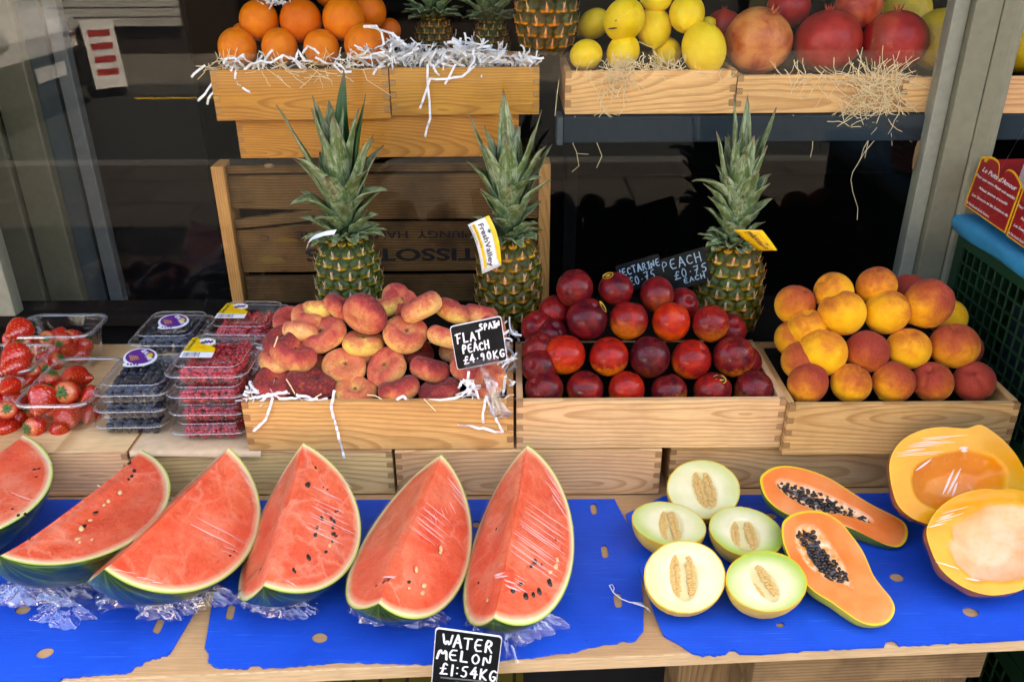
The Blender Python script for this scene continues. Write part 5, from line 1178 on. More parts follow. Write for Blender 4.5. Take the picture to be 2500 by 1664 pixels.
# ------------------------------------------------------------------ cut melons, papayas, pumpkins: real cut plane plus a rounded back
def half_fruit(name, label, cat, outline, centre_px, zc, nrm, depth_, mats, col=(0, 0, 0), cav=None, seed=0, group=None, ring=26, back_pow=2.0, side_dir=None, lumpy=0.0, cavdepth=.012):
    """outline: photo pixels of the cut face; the face lies in a plane of its own, the back is a lofted dome resting on the sheet"""
    nrm = np.array(nrm, float); nrm /= np.linalg.norm(nrm)
    C0 = atz(*centre_px, zc)
    def onp(p): d = ray(*p); return CAM + d * (((C0 - CAM) @ nrm) / (d @ nrm))
    O = np.array([onp(p) for p in outline]); n = len(O); cen = O.mean(0)
    lo = (O - np.outer((O - cen) @ nrm * 0, nrm))
    S = np.concatenate([np.linspace(0, .9, 22), np.linspace(.925, 1, 7)])
    fl = MB(); P = np.stack([cen + (O - cen) * s for s in S], 0)
    rho = np.repeat(S, n)
    X = P.reshape(-1, 3); k = np.zeros(len(X))
    if cav is not None:
        cpts = np.array([onp(p) for p in cav[0]]); e1 = np.cross([0, 0, 1.], nrm); e1 /= np.linalg.norm(e1); e2 = np.cross(nrm, e1)
        A2 = np.stack([(cpts - cen) @ e1, (cpts - cen) @ e2], 1); B2 = np.stack([(X - cen) @ e1, (X - cen) @ e2], 1)
        ins = np.zeros(len(B2), bool); dist = np.full(len(B2), 9.)
        for i in range(len(A2)):
            a, b = A2[i], A2[(i + 1) % len(A2)]
            cond = ((a[1] > B2[:, 1]) != (b[1] > B2[:, 1])); xi = (b[0] - a[0]) * (B2[:, 1] - a[1]) / (b[1] - a[1] + 1e-12) + a[0]; ins ^= cond & (B2[:, 0] < xi)
            d = b - a; tt = np.clip(((B2 - a) @ d) / (d @ d + 1e-12), 0, 1); dist = np.minimum(dist, np.linalg.norm(B2 - a - tt[:, None] * d, axis=1))
        sdn = np.where(ins, dist, -dist); k = np.clip(sdn / .004 + .5, 0, 1); k = k * k * (3 - 2 * k)
        dip = np.clip(sdn / .028, 0, 1) ** .7 * cavdepth + k * .002
        X = X - nrm * dip[:, None]
    X = X + nrm * (vnoise(X, seed, 40) * .0006 * np.minimum(1, (1 - rho) * 8))[:, None]
    t = thing(name, label, cat, (cen[0], cen[1], .0045), group=group); L = lambda Q: np.asarray(Q) - np.array((cen[0], cen[1], .0045))
    fl.grid(L(X).reshape(len(S), n, 3), closed_v=True)
    sd_ = np.clip(.5 + ((P.reshape(-1, 3) - cen) @ (side_dir / np.linalg.norm(side_dir)) / (np.linalg.norm(O - cen, axis=1).max() * 2) if side_dir is not None else 0), 0, 1) * np.ones(len(X))
    f = fl.build('flesh', mats[0], t, smooth=True, attrs={'rho': rho, 'cav': k, 'side': sd_}, fixn=True); f.color = (*col, 1)
    bm = MB(); rows_ = []
    for i in range(ring + 1):
        a = math.pi / 2 * i / ring; s = max(0.0, math.cos(a)) ** (2 / back_pow); dd = math.sin(a) * depth_
        Q = cen + (O - cen) * max(s, .0) - nrm * dd
        if lumpy: Q = Q - nrm * 0 + (O - cen) * (lumpy * math.sin(a * 1.0) * math.cos(a) * np.sin(np.linspace(0, 2 * math.pi * 9, n, endpoint=False)))[:, None]
        rows_.append(Q)
    rows_[-1] = np.repeat((cen - nrm * depth_)[None], n, 0)
    Rw = np.array(rows_); Rw[..., 2] = np.maximum(Rw[..., 2], .0048)
    bm.grid(L(Rw), closed_v=True); s_ = bm.build('rind', mats[1], t, smooth=True, fixn=True); s_.color = (*col, 1)
    return t, onp, nrm, L, cen, O
SD = MB()
for i in range(7):
    th = math.pi * i / 6; SD.v += [(.5 * math.sin(th) * math.cos(q), .38 * math.sin(th) * math.sin(q), math.cos(th)) for q in np.linspace(0, 6.283, 8, endpoint=False)]
for i in range(6):
    for j in range(8): a_ = i * 8 + j; b_ = i * 8 + (j + 1) % 8; SD.f.append((a_, b_, b_ + 8, a_ + 8)); SD.m.append(0)
def seed_at(parent, L, P, nrm, along, sz, mat, name='seed', tilt=0, rnd=random, fat=1.0):
    z = nrm; a1 = along - z * (along @ z); a1 /= np.linalg.norm(a1); ang = rnd.uniform(-tilt, tilt); b1 = np.cross(z, a1); a1, b1 = a1 * math.cos(ang) + b1 * math.sin(ang), b1 * math.cos(ang) - a1 * math.sin(ang)
    if mat not in SEEDM:
        o = SD.build('seed', M[mat], None, smooth=True); SEEDM[mat] = o.data; bpy.data.objects.remove(o)
    o = obj(name, SEEDM[mat], parent); X = L(P)
    o.matrix_local = Matrix(((b1[0] * sz * fat, z[0] * sz * fat, a1[0] * sz, X[0]), (b1[1] * sz * fat, z[1] * sz * fat, a1[1] * sz, X[1]), (b1[2] * sz * fat, z[2] * sz * fat, a1[2] * sz, X[2]), (0, 0, 0, 1)))
SEEDM = {}
gM = 'halved yellow melons on the blue sheet'
def melon(label, c, ax_, rot, strips, green, zc, tilt, seed, cavw, side=None, lean=0):
    r = random.Random(seed)
    outl = [KE(*p) for p in [(c[0] + ax_[0] * math.cos(q) * math.cos(R(rot)) - ax_[1] * math.sin(q) * math.sin(R(rot)), c[1] + ax_[0] * math.cos(q) * math.sin(R(rot)) + ax_[1] * math.sin(q) * math.cos(R(rot))) for q in np.linspace(0, 2 * math.pi, 56, endpoint=False)]]
    outl = [(x + r.uniform(-.5, .5), y + r.uniform(-.5, .5)) for x, y in outl]
    sx_ = [q[k][0] for q in strips for k in (0, 1)]; sy_ = [q[k][1] for q in strips for k in (0, 1)]; hx_, hy_ = (max(sx_) - min(sx_)) / 2 + 46, (max(sy_) - min(sy_)) / 2 + 14; sl_ = (strips[0][1][0] - strips[0][0][0] + strips[1][1][0] - strips[1][0][0]) / 2 / max(1, hy_ * 2 - 28)
    cav = [KE((max(sx_) + min(sx_)) / 2 + (hx_ - abs(sl_) * hy_ * .8) * math.cos(q) + sl_ * hy_ * math.sin(q), (max(sy_) + min(sy_)) / 2 + hy_ * math.sin(q)) for q in np.linspace(0, 2 * math.pi, 30, endpoint=False)]
    t, onp, nrm, L, cen, O = half_fruit('melon_half', label, 'melon', outl, KE(*c), zc, (lean, -math.sin(R(tilt)), math.cos(R(tilt))), .056, (M['melon_flesh'], M['melon_rind']), (green, 0, 0), (cav,), seed, gM, side_dir=np.array(side if side else (1, 0, 0), float), cavdepth=.0035)
    # seed cavity: two beds of plump seeds in soft pulp, either side of a pale rib
    for poly in strips:
        (xa, ya), (xb, yb_), hw = poly[0], poly[1], poly[2]
        A, B = onp(KE(xa, ya)), onp(KE(xb, yb_)); al = B - A; ln = np.linalg.norm(al); al /= ln; ac = np.cross(nrm, al); wd = np.linalg.norm(onp(KE(xa + hw, ya)) - onp(KE(xa, ya)))
        n = 22; Q = []
        for i in range(n + 1):
            u = i / n; w = wd * (1 - abs(2 * u - 1) ** 3) ** .5 + .0003
            Q.append([A + al * (ln * u) + ac * (w * q * (1 + .12 * math.sin(i * 2.3 + q * 3))) + nrm * (.0012 * (1 - q * q) + .0003 * math.sin(i * 3 + q * 9) - .0042) for q in (-1, -.66, -.33, 0, .33, .66, 1)])
        MB().grid(L(Q)).build('seed_bed', M['melon_pulp'], t, smooth=True)
        m = int(ln / .0034)
        for i in range(m):
            for q in (-.5, .45):
                u = (i + .5 + r.uniform(-.3, .3)) / m; w = wd * (1 - abs(2 * u - 1) ** 3) ** .5
                seed_at(t, L, A + al * (ln * u) + ac * (w * (q + r.uniform(-.15, .15))) - nrm * .0025, nrm, ac + al * (.55 if q > 0 else -.15), .0042 * r.uniform(.8, 1.15), 'melon_seed', tilt=.3, rnd=r)
    return t
melon('pale honey melon half at the back touching the crate', (690, 388), (262, 208), 8, [((628, 262), (700, 512), 38), ((708, 262), (768, 510), 40)], .45, .055, 18, 51, [(600, 300)], (1, 0, 0))
melon('pale melon half at the left with seeds in two upright stripes', (445, 632), (268, 150), 12, [((408, 540), (405, 745), 24), ((462, 545), (510, 745), 30)], .75, .054, 5, 52, [(0, 0)], (-1, -.6, 0))
melon('green fleshed melon half touching the papaya', (992, 690), (270, 170), 17, [((905, 610), (925, 785), 30), ((1000, 615), (1065, 810), 38)], 1.0, .055, 7, 53, [(0, 0)], (.2, -.5, 0))
melon('largest white fleshed melon half in front with a wide pale rib', (557, 1008), (290, 258), 5, [((478, 840), (500, 1165), 40), ((588, 855), (620, 1165), 30)], .35, .058, 22, 54, [(0, 0)], (-1, 0, 0))
melon('green fleshed melon half nearest the table front on netted rind', (1136, 1040), (290, 215), 7, [((1075, 925), (1215, 1135), 34), ((1035, 1045), (1115, 1170), 34)], 1.0, .058, 14, 55, [(0, 0)], (.3, .8, 0))

def smooth_poly(p, n=80):
    p = np.array(p, float); k = len(p); o = []
    for i in range(k):
        a, b, c, d = p[i - 1], p[i], p[(i + 1) % k], p[(i + 2) % k]
        for t in np.linspace(0, 1, max(2, n // k), endpoint=False):
            o.append(tuple(.5 * ((2 * b) + (-a + c) * t + (2 * a - 5 * b + 4 * c - d) * t * t + (-a + 3 * b - 3 * c + d) * t ** 3)))
    return o
gY = 'halved papayas on the blue sheet'
def papaya(label, outl, cav, c, zc, nrm, dep, nseed, fill, seed):
    r = random.Random(seed)
    t, onp, nrm, L, cen, O = half_fruit('papaya_half', label, 'papaya', [KF(*p) for p in smooth_poly(outl)], KF(*c), zc, nrm, dep, (M['pap_flesh'], M['pap_skin']), (0, 0, 0), ([KF(*p) for p in smooth_poly(cav, 50)],), seed, gY, back_pow=2.3, cavdepth=.010)
    pts = np.array(smooth_poly(cav, 60)); lo, hi = pts.min(0), pts.max(0); k = 0; placed = []; tries = 0
    while k < nseed and tries < 9000:
        tries += 1
        x, y = r.uniform(lo[0], hi[0]), r.uniform(lo[1], hi[1]); ins = False
        for i in range(len(pts)):
            a, b = pts[i], pts[i - 1]
            if (a[1] > y) != (b[1] > y) and x < (b[0] - a[0]) * (y - a[1]) / (b[1] - a[1]) + a[0]: ins = not ins
        if not ins or not fill(x, y) or any((x - q[0]) ** 2 + (y - q[1]) ** 2 < (14.0 if nseed < 90 else 11.5) ** 2 for q in placed): continue
        placed.append((x, y)); k += 1
        seed_at(t, L, onp(KF(x, y)) - nrm * r.uniform(.0035, .006), nrm, np.array((1., .3, 0)), .0036 * r.uniform(.8, 1.15), 'seed_black', tilt=1.5, rnd=r, fat=1.75)
    pb = MB(); cc = pts.mean(0); pb.grid([[L(onp(KF(*(cc + (p - cc) * s_ * (.84 if nseed > 90 else .55)))) - nrm * (.0075 - .0012 * math.sin(7 * s_ + i))) for i, p in enumerate(pts)] for s_ in (.02, .4, .7, 1)], closed_v=True); pb.build('seed_pulp', M['pap_pulp'], t, smooth=True)
    return t
papaya('papaya half lying behind with a long dense band of black seeds', [(36, 400), (62, 360), (120, 330), (210, 323), (330, 350), (450, 400), (560, 470), (680, 545), (800, 605), (870, 650), (890, 705), (875, 760), (835, 790), (770, 780), (690, 745), (590, 695), (480, 655), (360, 630), (250, 620), (170, 590), (100, 540), (55, 480)],
       [(135, 425), (165, 408), (260, 430), (350, 455), (450, 500), (560, 555), (640, 600), (685, 640), (655, 648), (570, 618), (470, 595), (370, 580), (280, 545), (205, 500), (160, 460)], (470, 570), .050, (.10, -.42, .90), .048, 100, lambda x, y: True, 61)
papaya('papaya half lying in front with glossy black seeds and grey pulp', [(165, 655), (200, 615), (260, 588), (340, 580), (420, 595), (500, 645), (560, 715), (625, 805), (660, 880), (690, 950), (740, 1020), (790, 1080), (815, 1140), (800, 1195), (760, 1232), (690, 1242), (620, 1225), (540, 1175), (450, 1110), (360, 1055), (300, 1000), (240, 920), (190, 820), (165, 740)],
       [(255, 690), (300, 670), (370, 690), (440, 770), (500, 860), (560, 970), (570, 1030), (520, 1000), (440, 980), (370, 940), (310, 890), (265, 820), (240, 750)], (470, 900), .055, (-.02, -.34, .94), .052, 66, lambda x, y: abs((x - 300) - (y - 700) * .72) < 62 and y < 985, 62)
gK = 'film wrapped orange pumpkin halves'
def pumpkin(label, outl, cav, c, zc, nrm, dep, pale, seed, streaks):
    r = random.Random(seed)
    t, onp, nrm, L, cen, O = half_fruit('pumpkin_half', label, 'pumpkin', [KF(*p) for p in smooth_poly(outl, 96)], KF(*c), zc, nrm, dep, (M['pump_flesh'], M['pump_skin']), (pale, 0, 0), ([KF(*p) for p in (smooth_poly(cav, 60))],), seed, gK, back_pow=2.4, lumpy=.05, cavdepth=.030 if pale < .5 else .020)
    fm = MB(); n = len(O); S = [0, .25, .5, .7, .85, .95, 1.0]
    G0 = np.stack([cen + (O - cen) * s + nrm * (.003 + .0015 * math.sin(5 * s)) for s in S], 0); fm.grid(L(G0), closed_v=True)
    rows_ = []
    for i in range(15):
        a = math.pi / 2 * i / 15; Q = cen + (O - cen) * (max(0.0, math.cos(a)) ** .83 * 1.015) - nrm * (math.sin(a) * (dep + .003)); wv = vnoise(Q, seed, 60); rows_.append(Q + (O - cen) * (np.abs(wv) * .03)[:, None])
    Rw = np.array(rows_); Rw[..., 2] = np.maximum(Rw[..., 2], .0052); fm.grid(L(Rw), closed_v=True, mi=1)
    for x, y, x2, y2, w in streaks:
        p, q = onp(KF(x, y)) + nrm * .0042, onp(KF(x2, y2)) + nrm * .0042; s = np.cross(q - p, nrm); s /= np.linalg.norm(s)
        fm.ribbon([L(p + (q - p) * i / 5 + s * r.uniform(-.0004, .0004)) for i in range(6)], [w * .0012 * (.3 + math.sin(math.pi * i / 5)) for i in range(6)], s, 2)
    fm.build('plastic_wrap', [M['film_soft'], M['film'], M['crease_glint']], t, smooth=True); return t
pumpkin('film wrapped pumpkin half leaning on the crate with a deep orange hollow', [(782, 330), (800, 250), (850, 180), (920, 135), (1000, 108), (1090, 98), (1180, 105), (1235, 105), (1300, 85), (1350, 105), (1430, 165), (1500, 240), (1550, 320), (1590, 420), (1570, 540), (1480, 640), (1330, 690), (1180, 690), (1010, 660), (900, 615), (830, 545), (795, 440)],
        [(920, 400), (950, 320), (1050, 270), (1180, 240), (1300, 250), (1400, 290), (1450, 370), (1420, 470), (1330, 560), (1200, 590), (1080, 570), (980, 530), (930, 470)], (1180, 400), .115, (-.10, -.66, .72), .085, 0.0, 71, fan_streaks(800, 270, 960, 170, 210, -15, 12, 21, .5, .8) + [(1085, 490, 1150, 345, 2.2), (1110, 490, 1190, 340, 2.2), (1140, 495, 1170, 420, 2), (930, 355, 1020, 285, 2), (1180, 225, 1232, 222, 3), (1190, 240, 1228, 238, 3)])
pumpkin('film wrapped pumpkin half in front with pale ragged inner membrane', [(997, 720), (1015, 640), (1070, 565), (1150, 505), (1240, 470), (1330, 455), (1420, 460), (1480, 452), (1560, 470), (1650, 520), (1720, 610), (1740, 720), (1710, 850), (1640, 960), (1560, 1030), (1460, 1060), (1370, 1068), (1280, 1050), (1190, 1010), (1100, 940), (1040, 850)],
        [(1130, 780), (1155, 740), (1150, 680), (1215, 630), (1290, 590), (1340, 555), (1460, 545), (1560, 560), (1640, 640), (1660, 760), (1620, 880), (1560, 960), (1440, 985), (1330, 980), (1270, 985), (1240, 940), (1170, 880), (1150, 830)], (1340, 760), .085, (-.08, -.5, .86), .078, 1.0, 72, fan_streaks(1010, 690, 1060, 610, 120, -35, 7, 22, .4, .8) + [(1040, 880, 1180, 920, 1), (1215, 975, 1300, 990, 1.2)])
# crumpled wrap by the front pumpkin and twine end on the sheet
tw = MB(); r_ = random.Random(5)
base = [KA(1525, 955), KA(1550, 1000), KA(1600, 1040), KA(1650, 1060), KA(1710, 1075), KA(1762, 1097)]
P = [atz(*p, .006) for p in base]; tw.tube(P, .0009, 5)
tw.tube([atz(*q, .006) for q in [KA(1525, 955), KA(1545, 950), KA(1556, 975), KA(1548, 1000)]], .0007, 5)
for k in range(5): tw.tube([P[3], atz(*KA(1690 + 20 * k, 1062 + 9 * k), .008 + .002 * (k % 2)), atz(*KA(1735 + 12 * k, 1068 + 14 * k), .006)], .0006, 5)
tag(tw.build('twine', M['twine'], None, smooth=True), 'frayed white twine end lying over the gap between blue sheets', 'twine')
# ------------------------------------------------------------------ berries in clear boxes
def rrect(a, b, rad, n=64, mod=None):
    """rounded rectangle ring, half sizes a, b"""
    o = []
    for k in range(n):
        t = 2 * math.pi * (k + .5) / n; c, s = math.cos(t), math.sin(t); m = 1 / max(abs(c) / a, abs(s) / b); x, y = c * m, s * m
        ax, ay = a - rad, b - rad
        if abs(x) > ax and abs(y) > ay:
            cx_, cy_ = math.copysign(ax, x), math.copysign(ay, y); lo, hi = 0.0, 1.5
            dx, dy = c, s; bb = dx * cx_ + dy * cy_; q = cx_ * cx_ + cy_ * cy_ - rad * rad; tt = bb + math.sqrt(max(bb * bb - q, 0)); x, y = dx * tt, dy * tt
        if mod: f = mod(k, n); x *= 1 + f; y *= 1 + f
        o.append((x, y))
    return o
def loft(rings, n=72):
    return [[(x, y, z) for x, y in rrect(a, b, r, n, m)] for a, b, r, z, m in rings]
rib = lambda amp, cnt: (lambda k, n: amp * (1 if (k * cnt // n) % 2 else -1))
# strawberries
def strawberry_mesh(seed):
    r = random.Random(seed); nu, nv = 60, 46; P = []; pip = []; lob = r.uniform(-.06, .06); ph = r.uniform(0, 6); el = r.uniform(1.3, 1.6)
    pts = []
    for i in range(10):
        for j in range(13): pts.append(((j + .5 * (i % 2)) / 13, (i + .6) / 10.4))
    pts = np.array(pts)
    for i in range(nv + 1):
        v = i / nv; row = []
        prof = (math.sin(math.pi * min(1, v ** .62 * .999)) ** .75) if v > 0 else 0
        prof *= 1 - .26 * v
        for j in range(nu):
            u = j / nu; du = np.abs(pts[:, 0] - u); du = np.minimum(du, 1 - du) * 6.28 * max(prof, .05); dv = (pts[:, 1] - v) * 2.3
            d = math.sqrt(min(du ** 2 + dv ** 2)); dent = math.exp(-(d / .085) ** 2); pip.append(1.0 if d < .030 else 0.0)
            rr = prof * (1 + lob * math.cos(2 * 6.283 * u + ph)) * (1 - .075 * dent * (1 if d > .04 else .3))
            row.append((rr * math.cos(6.283 * u), rr * math.sin(6.283 * u), el * (.72 - 1.55 * v)))
        P.append(row)
    o = MB().grid(P, closed_v=True).build('strawberry', M['strawberry'], None, smooth=True, attrs={'pip': np.array(pip)}, fixn=True); me = o.data; bpy.data.objects.remove(o)
    c = MB()
    for k in range(11):
        a = k * 2.4; L = r.uniform(.42, .68); q = []
        for i in range(6):
            t = i / 5; w = .11 * math.sin(math.pi * (t * .85 + .15)) * (1 - t * .3) + .004; d = t * L; z = el * .70 + .10 + .25 * t * (1 if k % 3 else 1.6) - .42 * t * t
            cc = np.array((math.cos(a), math.sin(a), 0)); ss = np.array((-math.sin(a), math.cos(a), 0)); p = cc * d + np.array((0, 0, z)); q.append([p - ss * w, p + np.array((0, 0, .04)), p + ss * w])
        c.grid(q)
    c.tube([(0, 0, el * .7), (.03, .02, el * .7 + .4)], [.06, .05], 6)
    o = c.build('calyx', M['calyx'], None, smooth=True); m2 = o.data; bpy.data.objects.remove(o); return me, m2
SB = [strawberry_mesh(k) for k in range(3)]
SR = random.Random(8)
def strawberry(x, y, r, Y, rot, label, calyx=True):
    P = aty(*K6(x, y), Y); me, cm = SB[SR.randrange(3)]; o = obj('strawberry', me, None, 0, tuple(P), tuple(R(a) for a in rot)); rx_ = rot[0] if any(q in label for q in ('cap', 'leaves', 'leaf')) else -rot[0]
    o.rotation_euler.x = R(rx_); o.scale = (r / 3.3657 * depth(P) / F * 1.0,) * 3
    if calyx: obj('calyx', cm, o)
    return tag(o, label, 'strawberry', 'strawberries in the clear trays')
gT = 'clear open trays of strawberries'
def tray(label, x, y, a, b, h, rz=0, z0=.0972):
    t = thing('berry_tray', label, 'tray', (x, y, z0), (0, 0, R(rz)), gT)
    rb = rib(.006, 40)
    rings = [(a * .3, b * .3, .01, .0012, None), (a - .024, b - .024, .02, .0012, None), (a - .016, b - .016, .022, .006, rb), (a - .004, b - .004, .024, h - .010, rb), (a - .002, b - .002, .024, h - .002, None)]
    MB().grid(loft(rings), closed_v=True).build('tub', M['clear'], t, smooth=True)
    MB().grid(loft([(a - .002, b - .002, .024, h - .002, None), (a + .000, b + .000, .025, h + .0008, None), (a + .004, b + .004, .027, h + .001, None), (a + .006, b + .006, .028, h - .001, None), (a + .0055, b + .0055, .028, h - .005, None)]), closed_v=True).build('rim', M['clear_rim_glint'], t, smooth=True)
    return t
tray('clear tray of strawberries beside the blueberry boxes, nearest the front', -.803, .137, .062, .087, .066)
tray('clear strawberry tray cut by the left edge behind the front ones', -.965, .222, .066, .055, .070)
tray('clear strawberry tray farthest back against the window', -.915, .335, .078, .050, .085)
tray('clear strawberry tray at the left edge nearest the front', -.968, .100, .070, .058, .060)
tA, tB, tC, tD = 'in the front tray beside the blueberries', 'in the middle tray at the left edge', 'in the farthest strawberry tray', 'in the front tray cut by the left edge'
for x, y, r, Y, rot, lab in [
  (345, 935, 128, .085, (60, 20, 10), f'big strawberry lying across the rim {tA}'), (575, 865, 108, .115, (40, -50, 40), f'strawberry with upright green cap {tA}'), (610, 745, 112, .155, (120, 30, 0), f'curved strawberry at the back {tA}'), (705, 750, 70, .165, (100, -20, 80), f'half hidden back strawberry {tA}'), (320, 1140, 100, .075, (75, 0, -30), f'strawberry with cap facing out, low {tA}'), (500, 1170, 90, .07, (150, 40, 0), f'small round strawberry at the bottom {tA}'), (570, 1070, 125, .09, (70, -80, 20), f'long strawberry low in the middle {tA}'), (735, 1060, 90, .11, (80, -30, 0), f'strawberry low at the right side {tA}'), (735, 890, 80, .12, (60, 60, 0), f'strawberry pressed to the right rim {tA}'), (400, 800, 95, .17, (20, 20, 0), f'shaded strawberry at the back left {tA}'), (620, 985, 90, .13, (130, 0, 50), f'inner strawberry under the cap {tA}'),
  (110, 590, 130, .19, (80, 60, 0), f'large seedy strawberry on top {tB}'), (110, 655, 112, .175, (100, -60, 0), f'second large strawberry leaning forward {tB}'), (265, 690, 70, .20, (40, 30, 0), f'capped strawberry by the right corner {tB}'), (370, 605, 72, .245, (60, -40, 0), f'strawberry under the back rim {tB}'), (250, 760, 62, .19, (90, 0, 0), f'low strawberry seen through the side {tB}'), (0, 690, 90, .18, (90, 20, 0), f'strawberry half out of the picture {tB}'),
  (145, 365, 112, .30, (100, -70, 0), f'large tilted strawberry highest {tC}'), (205, 450, 88, .31, (60, 10, 0), f'strawberry with green cap facing front {tC}'), (385, 430, 72, .33, (50, 40, 0), f'strawberry with open leaves {tC}'), (540, 440, 85, .33, (80, -60, 0), f'orange-red strawberry right of the leaves {tC}'), (690, 500, 72, .34, (60, 20, 0), f'strawberry in the right corner {tC}'), (80, 450, 72, .34, (50, 0, 0), f'dark back strawberry {tC}'), (560, 520, 80, .31, (120, 0, 0), f'strawberry seen through the plastic below the rim {tC}'),
  (65, 830, 92, .10, (100, 20, 0), f'strawberry under the rim {tD}'), (65, 1020, 82, .065, (40, 30, 0), f'capped strawberry in the middle {tD}'), (30, 1160, 92, .07, (110, -30, 0), f'lowest strawberry {tD}'), (150, 1080, 70, .10, (80, 0, 0), f'strawberry at the right side {tD}'), (-60, 960, 90, .09, (80, 0, 0), f'strawberry at the picture edge {tD}')]:
    strawberry(x, y, r, Y, rot, lab)
for tr, lst in ((tA, [(455, 1005, .10), (640, 1140, .105), (400, 1110, .11), (690, 965, .14), (510, 820, .17), (470, 905, .13), (300, 1010, .12), (640, 870, .17)]), (tB, [(190, 760, .20), (330, 690, .23), (50, 770, .19), (430, 620, .25), (190, 610, .22)]), (tC, [(300, 505, .32), (450, 530, .32), (640, 560, .32), (180, 540, .31), (470, 400, .35), (620, 420, .355)]), (tD, [(100, 930, .10), (120, 1160, .085), (-20, 1060, .08), (160, 960, .12)])):
    for x, y, Y in lst: strawberry(x, y, 84, Y, (SR.uniform(40, 120), SR.uniform(-60, 60), SR.uniform(0, 360)), f'strawberry packed among the others {tr}')
# raspberries and blueberries
def rasp_mesh(seed):
    r = random.Random(seed); mb = MB(); rowsn = [(1, -1.0), (5, -.72), (7, -.22), (8, .32), (7, .82)]
    for n, z in rowsn:
        rr = 0 if n == 1 else (.30 + .58 * math.sin(math.pi * (z + 1.02) / 2.25) ** .7)
        for k in range(n):
            a = 6.283 * (k + .5 * (n % 2) + r.uniform(-.1, .1)) / n; c = (rr * math.cos(a), rr * math.sin(a), z * 1.05); q = .36 * r.uniform(.9, 1.1); P = []
            for i in range(6): P.append([(c[0] + q * math.sin(math.pi * i / 5) * math.cos(b), c[1] + q * math.sin(math.pi * i / 5) * math.sin(b), c[2] + q * math.cos(math.pi * i / 5)) for b in np.linspace(0, 6.283, 8, endpoint=False)])
            mb.grid(P, closed_v=True)
    o = mb.build('raspberry', M['raspberry'], None, smooth=True); me = o.data; bpy.data.objects.remove(o); return me
def blue_mesh():
    mb = MB(); P = []
    for i in range(15):
        th = math.pi * i / 14; P.append([(math.sin(th) * math.cos(b), math.sin(th) * math.sin(b), .88 * math.cos(th) - (.22 * math.exp(-(math.sin(th) / .22) ** 2) if th < 1 else 0) + (.10 * math.exp(-((math.sin(th) - .33) / .09) ** 2) if th < 1 else 0)) for b in np.linspace(0, 6.283, 18, endpoint=False)])
    o = mb.grid(P, closed_v=True).build('blueberry', M['blueberry'], None, smooth=True, fixn=True); me = o.data; bpy.data.objects.remove(o); return me
RB = [rasp_mesh(1), rasp_mesh(2)]; BB = blue_mesh(); BR = random.Random(21)
def clamshell(kind, label, x, y, z, a, b, h, rz, gname, blabel, top, sticker=None):
    t = thing('berry_box', label, 'berry box', (x, y, z), (0, 0, R(rz)), gname); rb = rib(.010, 44); hb = h * .56
    rings = [(a * .2, b * .2, .008, .001, None), (a - .016, b - .016, .014, .001, None), (a - .010, b - .010, .016, .004, rb), (a - .005, b - .005, .018, hb - .004, rb), (a - .004, b - .004, .018, hb - .002, None), (a + .003, b + .003, .022, hb, None), (a + .003, b + .003, .022, hb + .0012, None)]
    MB().grid(loft(rings), closed_v=True).build('tub', M['clear'], t, smooth=True)
    tabs = rib(.016, 26)
    MB().grid(loft([(a + .0035, b + .0035, .022, hb + .0015, None), (a + .003, b + .003, .022, hb + .0045, None), (a - .003, b - .003, .02, hb + .006, None), (a - .005, b - .005, .02, hb + .008, tabs), (a - .009, b - .009, .018, h - .003, tabs), (a - .013, b - .013, .016, h - .0012, None), (a - .019, b - .019, .014, h - .001, None), (a - .021, b - .021, .013, h - .0028, None), (a * .2, b * .2, .008, h - .003, None)]), closed_v=True).grid(loft([(a + .0038 + .0009 * math.cos(q), b + .0038 + .0009 * math.cos(q), .022, hb + .0015 + .0009 * math.sin(q), None) for q in np.linspace(0, 6.283, 7)]), closed_v=True, mi=1).grid(loft([(a - .0095 + .0008 * math.cos(q), b - .0095 + .0008 * math.cos(q), .018, h - .0028 + .0008 * math.sin(q), None) for q in np.linspace(0, 6.283, 7)]), closed_v=True, mi=1).build('lid', [M['clear'], M['clear_rim_glint']], t, smooth=True)  # the two thin white beads on the lid stand in for edge highlights
    r = .0105 if kind == 'raspberry' else .0072; pit = r * 2.2; spots = []
    nx = int((2 * a - .018) / pit); ny = int((2 * b - .018) / pit); zz = h * .40 if kind == 'raspberry' else h * .5
    for i in range(nx):
        for j in range(ny):
            frontside = j < 2 or i == nx - 1 or i == 0
            if top or frontside: spots.append((-a + .009 + pit * (i + .5) + (2 * a - .018 - nx * pit) / 2, -b + .009 + pit * (j + .5), zz + (0 if top else -.002)))
            if kind == 'blueberry' and j < 1: spots.append((-a + .012 + pit * (i + .5), -b + .012 + pit * .5, zz - pit * .9))
    for sx, sy, sz in spots:
        c, s_ = math.cos(R(rz)), math.sin(R(rz)); sx += BR.uniform(-.0015, .0015); sy += BR.uniform(-.0015, .0015); szz = sz + BR.uniform(-.0015, .003)
        o = obj(kind, RB[BR.randrange(2)] if kind == 'raspberry' else BB, None, 0, (x + sx * c - sy * s_, y + sx * s_ + sy * c, z + szz), (BR.uniform(-1.2, 1.2), BR.uniform(-1.2, 1.2), BR.uniform(0, 6.28)))
        if kind == 'raspberry' and BR.random() < .5: o.rotation_euler.x += 3.14
        o.scale = (r * BR.uniform(.92, 1.06),) * 3; tag(o, blabel, kind, f'{kind} fruit packed in the clear boxes')
    return t
gR, gBl = 'clear boxes of raspberries', 'clear boxes of blueberries'
PL = ['lowest', 'second lowest', 'second highest', 'top']
